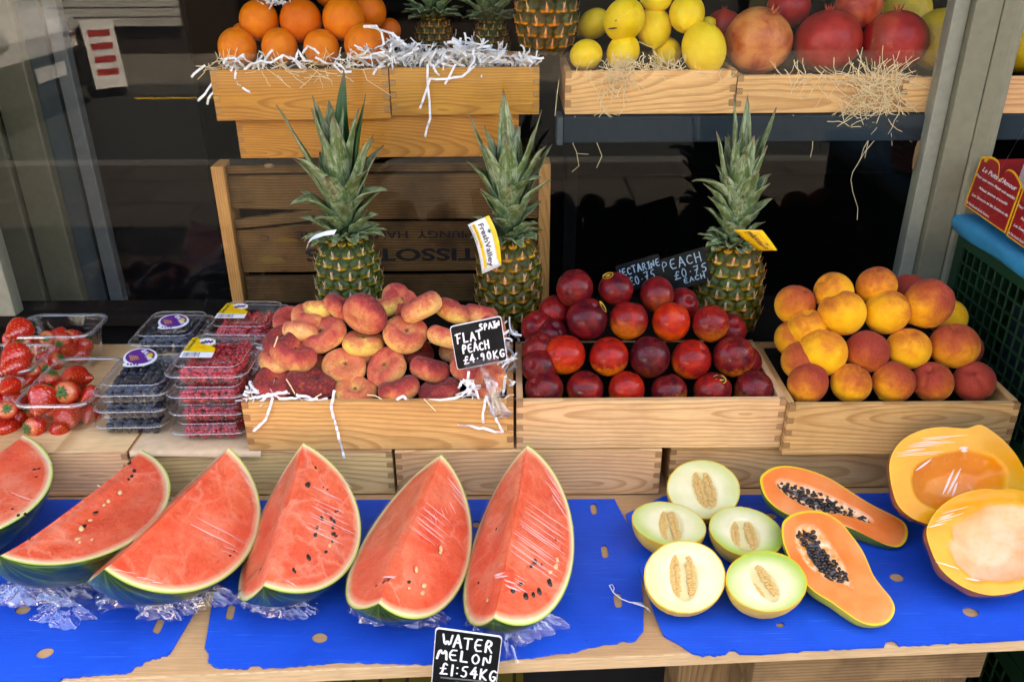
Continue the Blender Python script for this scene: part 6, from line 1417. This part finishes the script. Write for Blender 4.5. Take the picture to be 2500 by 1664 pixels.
for k in range(4):
    z = .0976 + k * .0394
    clamshell('raspberry', f'{PL[k]} clear raspberry box of the front stack touching the flat peach crate', -.527 + .0065 * k, .092 - .006 * k + .004 * (k % 2), z, .0655, .070, .0388, 1.5 - k * .8, gR, f'red raspberry in the {PL[k]} box of the front raspberry stack', k == 3)
for k in range(4):
    z = .0976 + k * .0378
    clamshell('raspberry', f'{PL[k]} clear raspberry box of the back stack behind the front raspberries', -.512 + .004 * k, .256 - .004 * k, z, .0625, .066, .0372, -2, gR, f'red raspberry in the {PL[k]} box of the back raspberry stack', k == 3)
P3 = ['lowest', 'middle', 'top']
for k in range(3):
    z = .0976 + k * .0398
    clamshell('blueberry', f'{P3[k]} clear blueberry box of the front stack beside the raspberries', -.672 + .014 * k, .110 - .014 * k, z, .0610, .066, .0392, 1, gBl, f'dark blueberry in the {P3[k]} box of the front blueberry stack', k == 2)
for k in range(3):
    z = .0976 + k * .0430
    clamshell('blueberry', f'{P3[k]} clear blueberry box of the back stack behind the front blueberries', -.650, .262 - .006 * k, z, .0610, .064, .0425, -1, gBl, f'dark blueberry in the {P3[k]} box of the back blueberry stack', k == 2)
bpy.context.view_layer.update()
def stick(box_words, z, build_):
    t = byl(box_words); mats = []; 
    for nm, m, fnb in build_:
        mb = MB(); fnb(mb); mb.xform(t.matrix_world.inverted()); mb.build(nm, m, t)
def topz(p, z): return tuple(atz(*K6(*p), z))
def poly(mb, pts, z): mb.add([topz(p, z) for p in pts], [tuple(range(len(pts)))])
def berry_sticker(words, z, mp):
    E = lambda x, y, a, b, n=24, rot=0: [mp(x + a * math.cos(q) * math.cos(rot) - b * math.sin(q) * math.sin(rot), y + a * math.cos(q) * math.sin(rot) + b * math.sin(q) * math.cos(rot)) for q in np.linspace(0, 6.283, n, endpoint=False)]
    def txt(mb):
        c = MB(); text_mesh("Driscoll's", 1, c, lambda x, y: (x, y, 0), bold=.02); w = max(p[0] for p in c.v)
        mb.add([topz(mp(1548 + 78 * p[0] / w - 42 * p[1], 522 - 98 * p[0] / w - 6 * p[1]), z + .0006) for p in c.v], c.f)
    def bars(mb):
        r = random.Random(4)
        for k in range(16):
            x = 1497 + k * 8.5; w = r.choice((2, 3, 5)); poly(mb, [mp(x, 572), mp(x + w, 572), mp(x + w + 14, 536), mp(x + 14, 536)], z + .0006)
    def lines(mb):
        for k in range(4): poly(mb, [mp(1600 + 6 * k, 500 - 14 * k), mp(1690 + 6 * k, 503 - 14 * k), mp(1692 + 6 * k, 498 - 14 * k), mp(1602 + 6 * k, 495 - 14 * k)], z + .0006)
    stick(words, z, [('sticker', M['yellow'], lambda mb: poly(mb, [mp(*p) for p in [(1503, 527), (1585, 417), (1625, 416), (1640, 428), (1770, 430), (1772, 468), (1738, 484), (1770, 506), (1760, 536)]], z)),
                     ('barcode_strip', M['white'], lambda mb: poly(mb, [mp(*p) for p in [(1500, 528), (1760, 537), (1736, 581), (1470, 579)]], z + .0002)), ('barcode', M['black_ink'], bars), ('lettering', M['black_ink'], txt), ('small_print', M['orangeprint'], lines),
                     ('emblem', M['white'], lambda mb: poly(mb, E(1705, 450, 66, 28), z + .0004)), ('emblem_fruit', M['purple'], lambda mb: [poly(mb, E(1690 + 13 * k, 446 + 9 * (k % 2), 10, 9, 10), z + .0007) for k in range(5)]), ('emblem_leaf', M['leafgreen'], lambda mb: poly(mb, E(1668, 458, 22, 10, 12), z + .0006))])
berry_sticker('top clear raspberry box of the front', .0976 + 3 * .0394 + .0388 + .0002, lambda x, y: (x, y))
berry_sticker('top clear raspberry box of the back', .0976 + 3 * .0378 + .0372 + .0002, lambda x, y: (1790 + (x - 1503) * .92, 217 + (y - 527) * .76))
def blue_sticker(words, z, mp):
    E = lambda x, y, a, b, n=28, rot=-.12: [mp(x + a * math.cos(q) * math.cos(rot) - b * math.sin(q) * math.sin(rot), y + a * math.cos(q) * math.sin(rot) + b * math.sin(q) * math.cos(rot)) for q in np.linspace(0, 6.283, n, endpoint=False)]
    def txt(mb):
        for s_, ox, oy in (('EAT', 1158, 524), ('ME', 1190, 572)):
            c = MB(); text_mesh(s_, 1, c, lambda x, y: (x, y, 0), bold=.04); w = max(p[0] for p in c.v); L_ = len(s_) * .34
            mb.add([topz(mp(ox + 48 * L_ * p[0] / w + 52 * p[1], oy + 46 * L_ * p[0] / w - 14 * p[1]), z + .0007) for p in c.v], c.f)
    def small(mb):
        for k in range(5): poly(mb, [mp(1060 + 15 * k, 560 + 2 * k), mp(1066 + 15 * k, 558 + 2 * k), mp(1082 + 15 * k, 606 - 3 * k), mp(1076 + 15 * k, 608 - 3 * k)], z + .0007)
    stick(words, z, [('sticker', M['white'], lambda mb: (poly(mb, E(1152, 578, 142, 74), z), poly(mb, E(1085, 632, 80, 24), z + .0001))), ('sticker_face', M['purple'], lambda mb: poly(mb, E(1152, 570, 122, 60), z + .0004)),
                     ('lettering', M['white'], txt), ('small_print', M['orangeprint'], small), ('emblem', M['yellow'], lambda mb: poly(mb, E(1236, 560, 21, 17, 16), z + .0008)), ('emblem_fruit', M['purple'], lambda mb: [poly(mb, E(1050 + 26 * k, 634 + 4 * (k % 2), 9, 8, 10), z + .0005) for k in range(4)])])
blue_sticker('top clear blueberry box of the front', .0976 + 2 * .0398 + .0392 + .0002, lambda x, y: (x, y))
blue_sticker('top clear blueberry box of the back', .0976 + 2 * .0430 + .0425 + .0002, lambda x, y: (1426 + (x - 1152) * .90, 284 + (y - 578) * .80))
# ------------------------------------------------------------------ chalkboard price signs
def sign(label, K, BL, U, V, Y, lines, thick, col='chalk', holder=None, border=True, name='price_sign', tilt=0.0, group='hand lettered chalkboard price signs'):
    P = lambda u, v: aty(*K(BL[0] + u * U[0] + v * V[0], BL[1] + u * U[1] + v * V[1]), Y + tilt * v)
    o = P(0, 0); ex = P(1, 0) - o; ey = P(0, 1) - o; W_, H_ = np.linalg.norm(ex), np.linalg.norm(ey); ex /= W_; ey /= H_; ez = np.cross(ex, ey); ez /= np.linalg.norm(ez)
    t = thing(name, label, 'price sign', tuple(o), group=group); fn = lambda x, y, l: tuple(ex * x + ey * y + ez * l)
    def rr(w0, h0, w1, h1, r, n=6):
        q = []
        for cx_, cy_, a0 in ((w1 - r, h1 - r, 0), (w0 + r, h1 - r, 90), (w0 + r, h0 + r, 180), (w1 - r, h0 + r, 270)): q += [(cx_ + r * math.cos(R(a0 + 90 * k / n)), cy_ + r * math.sin(R(a0 + 90 * k / n))) for k in range(n + 1)]
        return q
    MB().plate(rr(0, 0, W_, H_, W_ * .06), -.0022, -.0002, fn=fn).build('panel', M['white'] if border else M['board'], t, fixn=True)
    b = W_ * .014; MB().plate(rr(b, b, W_ - b, H_ - b, W_ * .055), -.0001, .0004, fn=fn).build('board_face', M['board'], t, fixn=True)
    rng = random.Random(label); lm = MB()
    for txt, u0, v0, u1, hv, cl in lines:
        n = sum(.62 if c in '1I.:' else 1 for c in txt); adv = (u1 - u0) * W_ / n
        hand_text(lm, txt, u0 * W_, v0 * H_, hv * H_, adv * .80, lambda x, y, l: fn(x, y, .0007 + l), thick, rng, adv)
    lm.build('lettering', M[col], t)
    return t, fn, W_, H_
sign('black price sign for watermelon standing at the table front', KA, (396, 1582), (408, 53), (28, -357), -.405, [('WATER', .13, .72, .92, .20, 0), ('MELON', .07, .49, .92, .18, 0), ('\u00a31:54KG', .12, .22, 1.02, .20, 0)], .0030)
ws = byl('black price sign for watermelon'); 
_u = lambda x, y: aty(*KA(x, y), -.408)
MB().add([np.array(_u(*p)) - np.array(ws.location) for p in [(455, 1532), (728, 1558), (728, 1568), (455, 1543)]], [(0, 1, 2, 3)]).build('holder_slot', M['greyboard'], ws)
_p, _q = _u(560, 1570), np.array(ws.location)
MB().tube([_p - _q + np.array((0, .004, 0)), _p - _q + np.array((0, .010, -.05))], .004, 8).build('stake', M['clip'], ws)
fs, fn_, W_, H_ = sign('tilted black price sign for flat peaches held in a clear clip', K7, (1805, 752), (413, -84), (-63, -357), .012, [('SPAIN', .56, .79, .97, .13, 0), ('FLAT', .09, .60, .62, .20, 0), ('PEACH', .17, .36, .72, .18, 0), ('\u00a34.90KG', .16, .11, 1.0, .17, 0)], .0028)
cl = lambda x, y, Y=.006: np.array(aty(*K7(x, y), Y)) - np.array(fs.location)
MB().add([cl(1865, 690), cl(2145, 630), cl(2150, 690), cl(1875, 757), cl(1868, 692, .018), cl(2147, 632, .018), cl(2152, 692, .018), cl(1878, 757, .018)], [(0, 1, 2, 3), (4, 7, 6, 5), (3, 2, 6, 7), (0, 3, 7, 4), (1, 5, 6, 2)]).build('clip_channel', M['clip'], fs, bevel=.0006)
MB().tube([cl(2000, 735), cl(2030, 765), cl(2050, 790)], [.0035, .006, .006], 8).build('clip_joint', M['clip'], fs)
MB().ribbon([cl(2045, 790, .002), cl(2085, 850, -.004), cl(2105, 930, -.008), cl(2130, 1010, -.010), cl(2165, 1075, -.013), cl(2205, 1095, -.014)], [.016, .020, .020, .019, .023, .026], (1, 0, 0)).build('clip_jaw', M['clip'], fs, smooth=True).modifiers.new('thick', 'SOLIDIFY').thickness = .0025
MB().ribbon([cl(2070, 850, .004), cl(2090, 930, .0), cl(2110, 1010, -.003), cl(2110, 1110, -.013), cl(2160, 1135, -.014), cl(2215, 1100, -.014)], [.014, .016, .018, .020, .02, .02], (1, 0, 0)).build('clip_jaw', M['clip'], fs, smooth=True).modifiers.new('thick', 'SOLIDIFY').thickness = .002
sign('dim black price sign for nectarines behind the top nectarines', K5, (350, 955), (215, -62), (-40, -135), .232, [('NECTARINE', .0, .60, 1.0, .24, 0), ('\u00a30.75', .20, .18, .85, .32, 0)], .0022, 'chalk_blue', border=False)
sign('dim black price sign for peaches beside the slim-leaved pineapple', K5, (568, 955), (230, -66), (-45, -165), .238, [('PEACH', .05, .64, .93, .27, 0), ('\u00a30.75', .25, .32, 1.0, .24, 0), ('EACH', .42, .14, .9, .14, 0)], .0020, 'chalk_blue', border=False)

# ------------------------------------------------------------------ pineapple tags
def quadtag(label, K, left, right, Y, bend, words, printed=True, tint=1):
    t = thing('fruit_tag', label, 'tag', group='paper tags hanging on the pineapples')
    def pt(s, u, l=0):
        def q(c): a, b, d = (np.array(v, float) for v in c); return a * (1 - u) ** 2 + 2 * b * u * (1 - u) + d * u * u
        p = q(left) * (1 - s) + q(right) * s; return tuple(aty(p[0] if False else K(*p)[0], K(*p)[1], Y + bend * (s - .5) ** 2 - l - .01 * u))
    MB().grid([[pt(s, u) for u in np.linspace(0, 1, 10)] for s in np.linspace(0, 1, 8)]).build('card', M['white'] if printed else M['kraft'], t, smooth=True).modifiers.new('thick', 'SOLIDIFY').thickness = .0004
    if words:
        MB().grid([[pt(s, u, .0012) for u in np.linspace(0, 1 - .15 * (1 - (s - .8) / .2), 10)] for s in np.linspace(.8, 1, 3)]).build('yellow_band', M['yellow'], t)
        MB().grid([[pt(s, u, .0012) for u in np.linspace(.04, .93, 10)] for s in (.14, .27)]).build('yellow_stripe', M['yellow'], t)
        lm = MB(); c = MB(); text_mesh('FreshValley', 1, c, lambda x, y: (x, y, 0), bold=.012); w = max(p[0] for p in c.v)
        lm.add([pt(.38 + .34 * p[1], .08 + .86 * p[0] / w, .0016) for p in c.v], c.f)
        c = MB(); text_mesh('Pineapple extra sweet', 1, c, lambda x, y: (x, y, 0)); w = max(p[0] for p in c.v); lm.add([pt(.17 + .09 * p[1], .06 + .5 * p[0] / w, .0016) for p in c.v], c.f)
        c = MB(); text_mesh('Product of Costa Rica', 1, c, lambda x, y: (x, y, 0)); w = max(p[0] for p in c.v); lm.add([pt(.03 + .08 * p[1], .05 + .42 * p[0] / w, .0016) for p in c.v], c.f)
        lm.build('lettering', M['black_ink'], t)
        lf = MB()
        for k, (a, L_) in enumerate([(-1.2, .13), (-.5, .15), (.1, .17), (.7, .15), (1.3, .12), (2.6, .09), (-2.5, .09)]):
            cs, sn = math.cos(a), math.sin(a); lf.add([pt(.70 + .02 * -sn, .30 + .02 * cs * .6, .0018 + .0001 * k), pt(.70 + L_ * cs, .30 + L_ * sn * .6, .0018 + .0001 * k), pt(.70 + .02 * sn, .30 - .02 * cs * .6, .0018 + .0001 * k), pt(.70 - .03 * cs, .30 - .03 * sn * .6, .0018 + .0001 * k)], [(0, 1, 2, 3)])
        lf.build('leaf_emblem', M['leafgreen'], t)
    return t
quadtag('white and yellow printed tag curling over the middle pineapple', K4, ((1680, 520), (1752, 645), (1772, 835)), ((1815, 460), (1895, 590), (1895, 780)), .222, .03, True)
quadtag('shaded yellow tag sticking out from the slim-leaved pineapple', K5, ((1030, 742), (960, 690), (902, 636)), ((1122, 740), (1090, 690), (1046, 638)), .215, .02, True).children[0].data.materials[0] = M['gold']
tg = thing('fruit_tag', 'thin white tag seen edge-on at the green-gold pineapple', 'tag', group='paper tags hanging on the pineapples')
MB().ribbon([aty(*K4(*p), .225) for p in [(835, 566), (770, 575), (700, 598), (665, 625), (655, 662)]], .011, (.3, .8, .55)).build('card', M['white'], tg, smooth=True)

# ------------------------------------------------------------------ shredded paper and wood wool
def strip(mb, pts, K, Y, w, seed, flat_=.6, dy=0.0):
    r = random.Random(seed); P = [np.array(aty(*K(*p), Y + dy * i)) for i, p in enumerate(pts)]
    Q = [P[0]]
    for a, b in zip(P[:-1], P[1:]): Q += [a * .75 + b * .25 + np.array((0, r.uniform(-.003, .001), 0)), a * .5 + b * .5 + np.array((0, r.uniform(-.005, .001), r.uniform(-.001, .001))), a * .25 + b * .75 + np.array((0, r.uniform(-.003, .001), 0)), b]
    for i in range(len(Q)):
        t = Q[min(i + 1, len(Q) - 1)] - Q[max(i - 1, 0)]; t /= np.linalg.norm(t) + 1e-9
        s = np.cross(t, np.array((.5 * math.sin(i * .7 + seed), -1, .5 * math.cos(i * .5 + seed)))); s /= np.linalg.norm(s) + 1e-9
        if i == 0: S = [s]
        else: S.append(s)
    mb.ribbon(Q, w, S)
def heap(mb, K, x0, x1, yfun, Y0_, Y1_, n, L, w, seed, curl=1.0, drop=.0):
    r = random.Random(seed)
    for k in range(n):
        x = r.uniform(x0, x1); Y = r.uniform(Y0_, Y1_); c = np.array(aty(*K(x, yfun(x, r)), Y)); d = np.array((r.uniform(-1, 1), r.uniform(-.8, .6), r.uniform(-.45, .45))); d /= np.linalg.norm(d)
        m = r.randint(4, 7); p = c - d * L * .5; P = [p]; s0 = np.array((r.uniform(-1, 1), r.uniform(-1, 1), r.uniform(-1, 1)))
        for i in range(m):
            d = d + curl * np.array((r.uniform(-1, 1), r.uniform(-1, 1), r.uniform(-.8, .7))) * .55; d[2] -= drop; d /= np.linalg.norm(d); p = p + d * L / m; P.append(p)
        S = []
        for i in range(len(P)):
            t = P[min(i + 1, len(P) - 1)] - P[max(i - 1, 0)]; s = np.cross(t, s0); s /= np.linalg.norm(s) + 1e-9; S.append(s)
        mb.ribbon(P, w * r.uniform(.7, 1.2), S)
def stuff(mb, name, m, label, cat): return tag(mb.build(name, M[m], None, smooth=False), label, cat, kind='stuff')
Yf = YI - .010
mb = MB()
heap(mb, K2, 985, 1420, lambda x, r: 360 - r.random() ** .8 * (120 - abs(x - 1200) * .22), YI + .0, YI + .09, 190, .045, .0042, 1)
heap(mb, K2, 1420, 1850, lambda x, r: 362 - r.random() ** .8 * (125 - abs(x - 1640) * .42), YI + .0, YI + .09, 190, .045, .0042, 2)
heap(mb, K2, 1900, 2020, lambda x, r: 368 - r.random() * 50, YI + .0, YI + .06, 45, .035, .004, 3)
heap(mb, K2, 190, 980, lambda x, r: 378 - r.random() * 28, YI - .005, YI + .02, 34, .045, .0042, 4)
for k, pts in enumerate([[(1030, 152), (1105, 150), (1135, 190), (1150, 260)], [(1030, 152), (1090, 160), (1200, 195), (1275, 260)], [(1400, 370), (1398, 470), (1410, 580), (1415, 680), (1395, 740), (1385, 788)], [(1415, 450), (1385, 540), (1355, 625)], [(1400, 452), (1500, 455), (1600, 440), (1670, 380)], [(1560, 370), (1530, 430), (1498, 485)], [(1430, 370), (1445, 410), (1468, 435)], [(300, 400), (292, 465), (330, 500), (384, 532)], [(860, 370), (900, 415), (962, 412)], [(120, 375), (80, 405), (40, 445)], [(160, 480), (120, 540), (78, 582)], [(168, 530), (140, 565), (132, 602)], [(1085, 430), (1110, 390), (1150, 380)], [(335, 415), (380, 370), (440, 350), (500, 360), (570, 318), (640, 345), (655, 290), (690, 350), (740, 352)], [(680, 310), (710, 265), (750, 285), (775, 310)], [(225, 370), (235, 340), (285, 332), (340, 375)]]):
    strip(mb, pts, K2, Yf + .0006 * k, .0042, k)
stuff(mb, 'paper_shreds', 'paper', 'white shredded paper heaped in the window crate behind the pineapples', 'shredded paper')
mb = MB(); r_ = random.Random(9)
def strand(mb, K, pts, Y, rad=.0006): mb.tube([np.array(aty(*K(*p), Y)) for p in pts], rad, 4, caps=False)
def straws(mb, K, x0, x1, y0, y1, n, L, seed, Y=Yf, curl=.5, rad=.0006, down=0):
    r = random.Random(seed)
    for k in range(n):
        x, y = r.uniform(x0, x1), r.uniform(y0, y1); a = r.uniform(0, 6.28); P = []; 
        for i in range(5):
            P.append((x, y)); a += r.uniform(-curl, curl); x += math.cos(a) * L / 5; y += math.sin(a) * L / 5 + down
        z = r.uniform(-.004, .006); mb.tube([np.array(aty(*K(*p), Y + z + .002 * math.sin(i * 2))) for i, p in enumerate(P)], rad * r.uniform(.7, 1.3), 4, caps=False)
straws(mb, K2, 120, 1000, 365, 395, 70, 130, 1, Yf + .012); straws(mb, K2, 430, 900, 390, 440, 16, 130, 2, Yf)
for pts in [[(460, 385), (520, 430), (568, 470)], [(590, 390), (640, 450), (700, 490)], [(770, 400), (720, 460), (665, 508)], [(720, 385), (800, 440), (850, 465)], [(1030, 400), (1050, 460), (1190, 550)], [(930, 390), (1010, 400), (1130, 395)]]: strand(mb, K2, pts, Yf)
stuff(mb, 'wood_wool', 'straw', 'pale straw strands on the rim of the orange crate', 'straw')
mb = MB(); Ys = YS - .010
straws(mb, K3, 280, 640, 312, 365, 110, 90, 3, Ys + .018, .9); straws(mb, K3, 260, 400, 330, 440, 55, 100, 4, Ys, .9, down=4); straws(mb, K3, 90, 930, 345, 372, 50, 80, 5, Ys + .012)
for pts in [[(190, 350), (185, 400), (215, 450), (240, 500), (235, 560), (205, 580)], [(300, 430), (290, 520), (250, 560), (220, 600), (205, 680), (230, 740), (245, 780), (218, 840)], [(255, 560), (290, 590), (300, 630), (325, 655), (360, 682)], [(350, 430), (355, 540), (330, 578), (300, 570)], [(260, 440), (240, 520), (262, 560), (300, 590)], [(110, 580), (112, 660), (100, 720), (118, 760), (130, 830), (95, 860)], [(118, 768), (178, 772)], [(430, 210), (500, 240), (520, 280)], [(10, 580), (20, 480), (30, 400)]]: strand(mb, K3, pts, Ys)
stuff(mb, 'wood_wool', 'straw', 'wood wool trailing from the lemon crate', 'straw')
mb = MB()
straws(mb, K3, 1490, 1740, 375, 560, 120, 190, 6, Ys, .35); straws(mb, K3, 1440, 1720, 540, 640, 38, 150, 7, Ys, .4); straws(mb, K3, 1100, 1800, 365, 400, 60, 120, 8, Ys + .008, .5); straws(mb, K3, 1180, 1500, 380, 500, 16, 110, 9, Ys)
for pts in [[(1200, 575), (1240, 620), (1255, 660), (1300, 690), (1298, 740), (1288, 785)], [(1600, 620), (1590, 680), (1555, 740), (1540, 790), (1520, 830)], [(1620, 630), (1610, 700), (1560, 760), (1530, 810), (1500, 860), (1490, 900), (1500, 960), (1525, 1040), (1522, 1100)], [(1640, 600), (1580, 690), (1560, 790)]]: strand(mb, K3, pts, Ys)
for pts in [[(1870, 580), (1862, 640), (1850, 690), (1862, 730)], [(1855, 690), (1870, 740), (1872, 765)]]: strand(mb, K3, pts, Ys, .001)
stuff(mb, 'wood_wool', 'straw', 'tangled wood wool spilling over the pomegranate crate', 'straw')
def dryleaf(label, K, pts, Y, n=1):
    P = [np.array(aty(*K(*p), Y)) for p in pts]; m = len(P) // 2; a, b = P[:m], P[m:][::-1]
    tag(MB().grid([[x, (x + y) / 2 + np.array((0, -.006, 0)), y] for x, y in zip(a, b)]).build('dry_leaf', M['leafdry'], None, smooth=True), label, 'dry leaf')
dryleaf('curled dry brown leaf hanging by the window post', K3, [(1858, 700), (1825, 705), (1812, 740), (1800, 800), (1797, 845), (1803, 845), (1822, 800), (1850, 750), (1856, 720), (1862, 705)], Ys - .002)
dryleaf('small dry leaf lying on the rim of the weathered crate', K4, [(375, 140), (395, 130), (430, 128), (450, 140), (440, 160), (410, 162)], YO - .004)
# paper in the flat peach crate
mb = MB()
for k, (pts, Y) in enumerate([([(40, 985), (120, 980), (200, 965), (260, 945), (330, 935), (410, 925)], .004), ([(185, 1005), (240, 965), (330, 940), (430, 940)], .002), ([(300, 960), (400, 985), (500, 975), (560, 990), (660, 985)], .003), ([(480, 950), (560, 965), (640, 990), (740, 985)], .005), ([(795, 915), (785, 980), (770, 1040), (780, 1110), (800, 1165), (825, 1260), (850, 1360), (880, 1478)], -.004), ([(290, 975), (265, 1060), (235, 1150), (180, 1205), (125, 1258)], -.004),
  ([(2035, 980), (2030, 1040), (2015, 1110), (2018, 1185)], -.005), ([(2040, 960), (2070, 1030), (2120, 1140), (2150, 1200), (2180, 1265)], -.006), ([(2180, 1262), (2050, 1235), (1920, 1210), (1805, 1200)], -.006), ([(1900, 760), (1890, 840), (1895, 900), (1840, 960), (1760, 985), (1570, 992)], .006), ([(1930, 850), (1960, 920), (1985, 990)], .004), ([(1850, 830), (1900, 830), (1945, 835)], .006), ([(1815, 900), (1840, 850), (1900, 830), (1930, 880), (1890, 960)], .008), ([(2195, 830), (2190, 900), (2180, 960)], .03), ([(2225, 830), (2280, 850), (2230, 880)], .04), ([(1300, 990), (1360, 965), (1400, 995)], .006), ([(70, 880), (90, 920), (100, 950)], .03), ([(50, 940), (90, 960), (110, 985)], .006), ([(230, 480), (260, 530), (250, 580)], .14), ([(300, 460), (330, 480), (320, 540)], .15)]):
    strip(mb, pts, K7, Y, .0045, 40 + k)
heap(mb, K7, 2150, 2260, lambda x, r: r.uniform(400, 800), .06, .2, 34, .05, .0042, 5); heap(mb, K7, 200, 320, lambda x, r: r.uniform(470, 760), .10, .2, 26, .05, .0042, 6); heap(mb, K7, 60, 460, lambda x, r: r.uniform(925, 990), .012, .03, 18, .045, .0042, 7); heap(mb, K7, 1830, 2200, lambda x, r: r.uniform(900, 990), .016, .03, 22, .05, .0042, 8)
stuff(mb, 'paper_shreds', 'paper', 'white paper strips lining and hanging from the flat peach crate', 'shredded paper')
mb = MB()
for pts in [[(400, 825), (435, 880), (470, 945)], [(330, 475), (300, 560)], [(1065, 955), (1130, 960), (1185, 990)], [(1530, 985), (1580, 1040), (1628, 1088)], [(640, 975), (690, 945)]]: strand(mb, K7, pts, .0 - .003, .0011)
stuff(mb, 'wood_wool', 'straw', 'few pale straw slivers among the flat peaches', 'straw')
mb = MB(); heap(mb, K2, 470, 620, lambda x, r: r.uniform(-25, 18), yo + .0, yo + .05, 26, .03, .004, 12)
stuff(mb, 'paper_shreds', 'paper', 'white paper tuft on top of the oranges', 'shredded paper')

# ------------------------------------------------------------------ right edge: green crates, turquoise sheet, red cartons
def atx(x, y, X): d = ray(x, y); return CAM + d * (X - CAM[0]) / d[0]
XG = .874
gG = 'green plastic crates stacked beside the stall'
for k, (z0, z1, lab) in enumerate([(.062, .372, 'top green plastic grid crate under the turquoise sheet'), (-.255, .058, 'green plastic grid crate second from the top beside the table'), (GZ, -.259, 'bottom green plastic grid crate standing on the pavement')]):
    t = thing('plastic_crate', lab, 'crate', (XG, -.30, z0), group=gG); H = z1 - z0; L_ = .655; mb = MB()
    mb.box(0, .006, 0, L_, H - .035, H); mb.box(0, .006, 0, L_, 0, .03); mb.box(0, .006, 0, .025, .03, H - .035); mb.box(0, .006, L_ - .025, L_, .03, H - .035)
    y = .048
    while y < L_ - .03: mb.box(.001, .0045, y, y + .0032, .03, H - .035); y += .0255
    z = .056
    while z < H - .04: mb.box(.0005, .005, .025, L_ - .025, z, z + .003); z += .0270
    mb.build('side_grille', M['greenplastic'], t, bevel=.0004)
    MB().box(.3995, .405, 0, L_, 0, H).build('far_side', M['greenplastic'], t); MB().box(.007, .399, L_ - .006, L_, 0, H).build('end_panel', M['greenplastic'], t); MB().box(.007, .399, 0, .006, 0, H).build('end_panel', M['greenplastic'], t)
    MB().box(.007, .399, .007, L_ - .007, .002, .010).build('base', M['greenplastic'], t)
bx = thing('carton', 'pale blue-grey carton inside the green grid crate', 'box', (XG + .05, .05, .0725)); MB().box(0, .25, 0, .16, 0, .20).build('carton_body', M['slate'], bx, bevel=.002)
sh = MB(); prof = [(.42, .388), (.008, .3882), (-.002, .3868), (-.006, .383), (-.007, .374), (-.005, .363), (-.003, .361)]
sh.grid([[(XG + a + .002 * math.sin(y * 40 + i), y, b + .0015 * math.sin(y * 23 + i * .7)) for i, (a, b) in enumerate(prof)] for y in np.linspace(-.32, .385, 40)])
o = sh.build('plastic_cover', M['bluetray'], None, smooth=True); o.modifiers.new('thick', 'SOLIDIFY').thickness = .003
tag(o, 'turquoise plastic sheet over the green crates under the red cartons', 'plastic cover')
gC = 'red cartons with gold edges on the turquoise sheet'
XC = XG + .004
def carton(label, dx, dy):
    t = thing('sweet_carton', label, 'carton', group=gC)
    O, U, V = np.array((408 + dx, 785 + dy)), np.array((392., 275.)), np.array((157., -440.))
    P = lambda u, v, l=0: tuple(atx(*KG(*(O + U * u + V * v)), XC) + np.array((-l, 0, 0)))
    def top(u): # lobed upper edge
        a = abs(u - .5); return 1.02 + .17 * math.sin(math.pi * min(1, (a * 2) ** .8 * 1.0) * .92 + .1) - (.22 * math.exp(-(a / .06) ** 2) if a < .25 else 0)
    us = np.linspace(0, 1, 41); outl = [(0, 0), (1, 0)] + [(u, top(u)) for u in us[::-1]]
    def panel(nm, m, sc, l, x0=0):
        pts = [((u - .5) * sc[0] + .5, (v - .5) * sc[1] + .5) for u, v in outl]
        MB().plate(pts, 0, 1, fn=lambda u, v, z: tuple(np.array(P(u, v)) + np.array((x0 - l + .0004 * z, 0, 0)))).build(nm, m, t, fixn=True)
    panel('front_panel', M['gold'], (1, 1), 0); panel('red_face', M['redcard'], (.93, .94), .0006)
    w = np.array((.085, 0, 0))
    MB().plate([(u, v * 1.10 if v > .3 else v) for u, v in outl], 0, 1, fn=lambda u, v, z: tuple(np.array(P(u, v)) + w + np.array((.0006 * z, 0, 0)))).build('back_panel', M['white'], t, fixn=True)
    for u in (0, 1): MB().add([P(u, 0), tuple(np.array(P(u, 0)) + w), tuple(np.array(P(u, 1.0)) + w), P(u, .98)], [(0, 1, 2, 3)]).build('side_panel', M['redcard'], t)
    MB().add([tuple(np.array(P(0, 0)) + (0.001, 0, .001)), tuple(np.array(P(1, 0)) + (.001, 0, .001)), tuple(np.array(P(1, 0)) + w + (0, 0, .001)), tuple(np.array(P(0, 0)) + w + (0, 0, .001))], [(0, 1, 2, 3)]).build('base', M['white'], t)
    lm = MB()
    for txt, u0, v0, u1, v1, h in [("Le Puits d'Amour", .12, .82, .93, .88, .14), ('Pour que votre Plaisir soit satisfait', .04, .66, .97, .71, .085), ('Nous avons travaill\u00e9', .18, .47, .86, .52, .085), ('Les Saveurs et les Senteurs de', .09, .27, .94, .33, .085), ('Sa Tr\u00e8s Grande Qualit\u00e9 Gustative.', .04, .07, .95, .09, .08)]:
        c = MB(); text_mesh(txt, 1, c, lambda x, y: (x, y, 0), shear=.35, bold=.012); w_ = max(p[0] for p in c.v)
        lm.add([P(u0 + (u1 - u0) * p[0] / w_, v0 + (v1 - v0) * p[0] / w_ + h * p[1], .0016) for p in c.v], c.f)
    lm.build('lettering', M['white'], t)
    ring = MB(); ring.grid([[P(.5 + rr * .26 * math.cos(q), .40 + rr * .30 * math.sin(q), .0009) for q in np.linspace(0, 6.283, 30)] for rr in (.86, 1)]).build('printed_ring', M['redprint'], t)
    sp = MB(); sp.add([P(.10, 1.0, .0013), P(.17, 1.03, .0013), P(.15, 1.06, .0013), P(.21, 1.10, .0013), P(.09, 1.08, .0013)], [(0, 1, 2, 3, 4)]).build('corner_ornament', M['gold'], t)
carton('red carton of sweets with gold edge and white script, fully in view', 0, 0)
carton('red carton of sweets cut by the right edge of the picture', 400, 292)
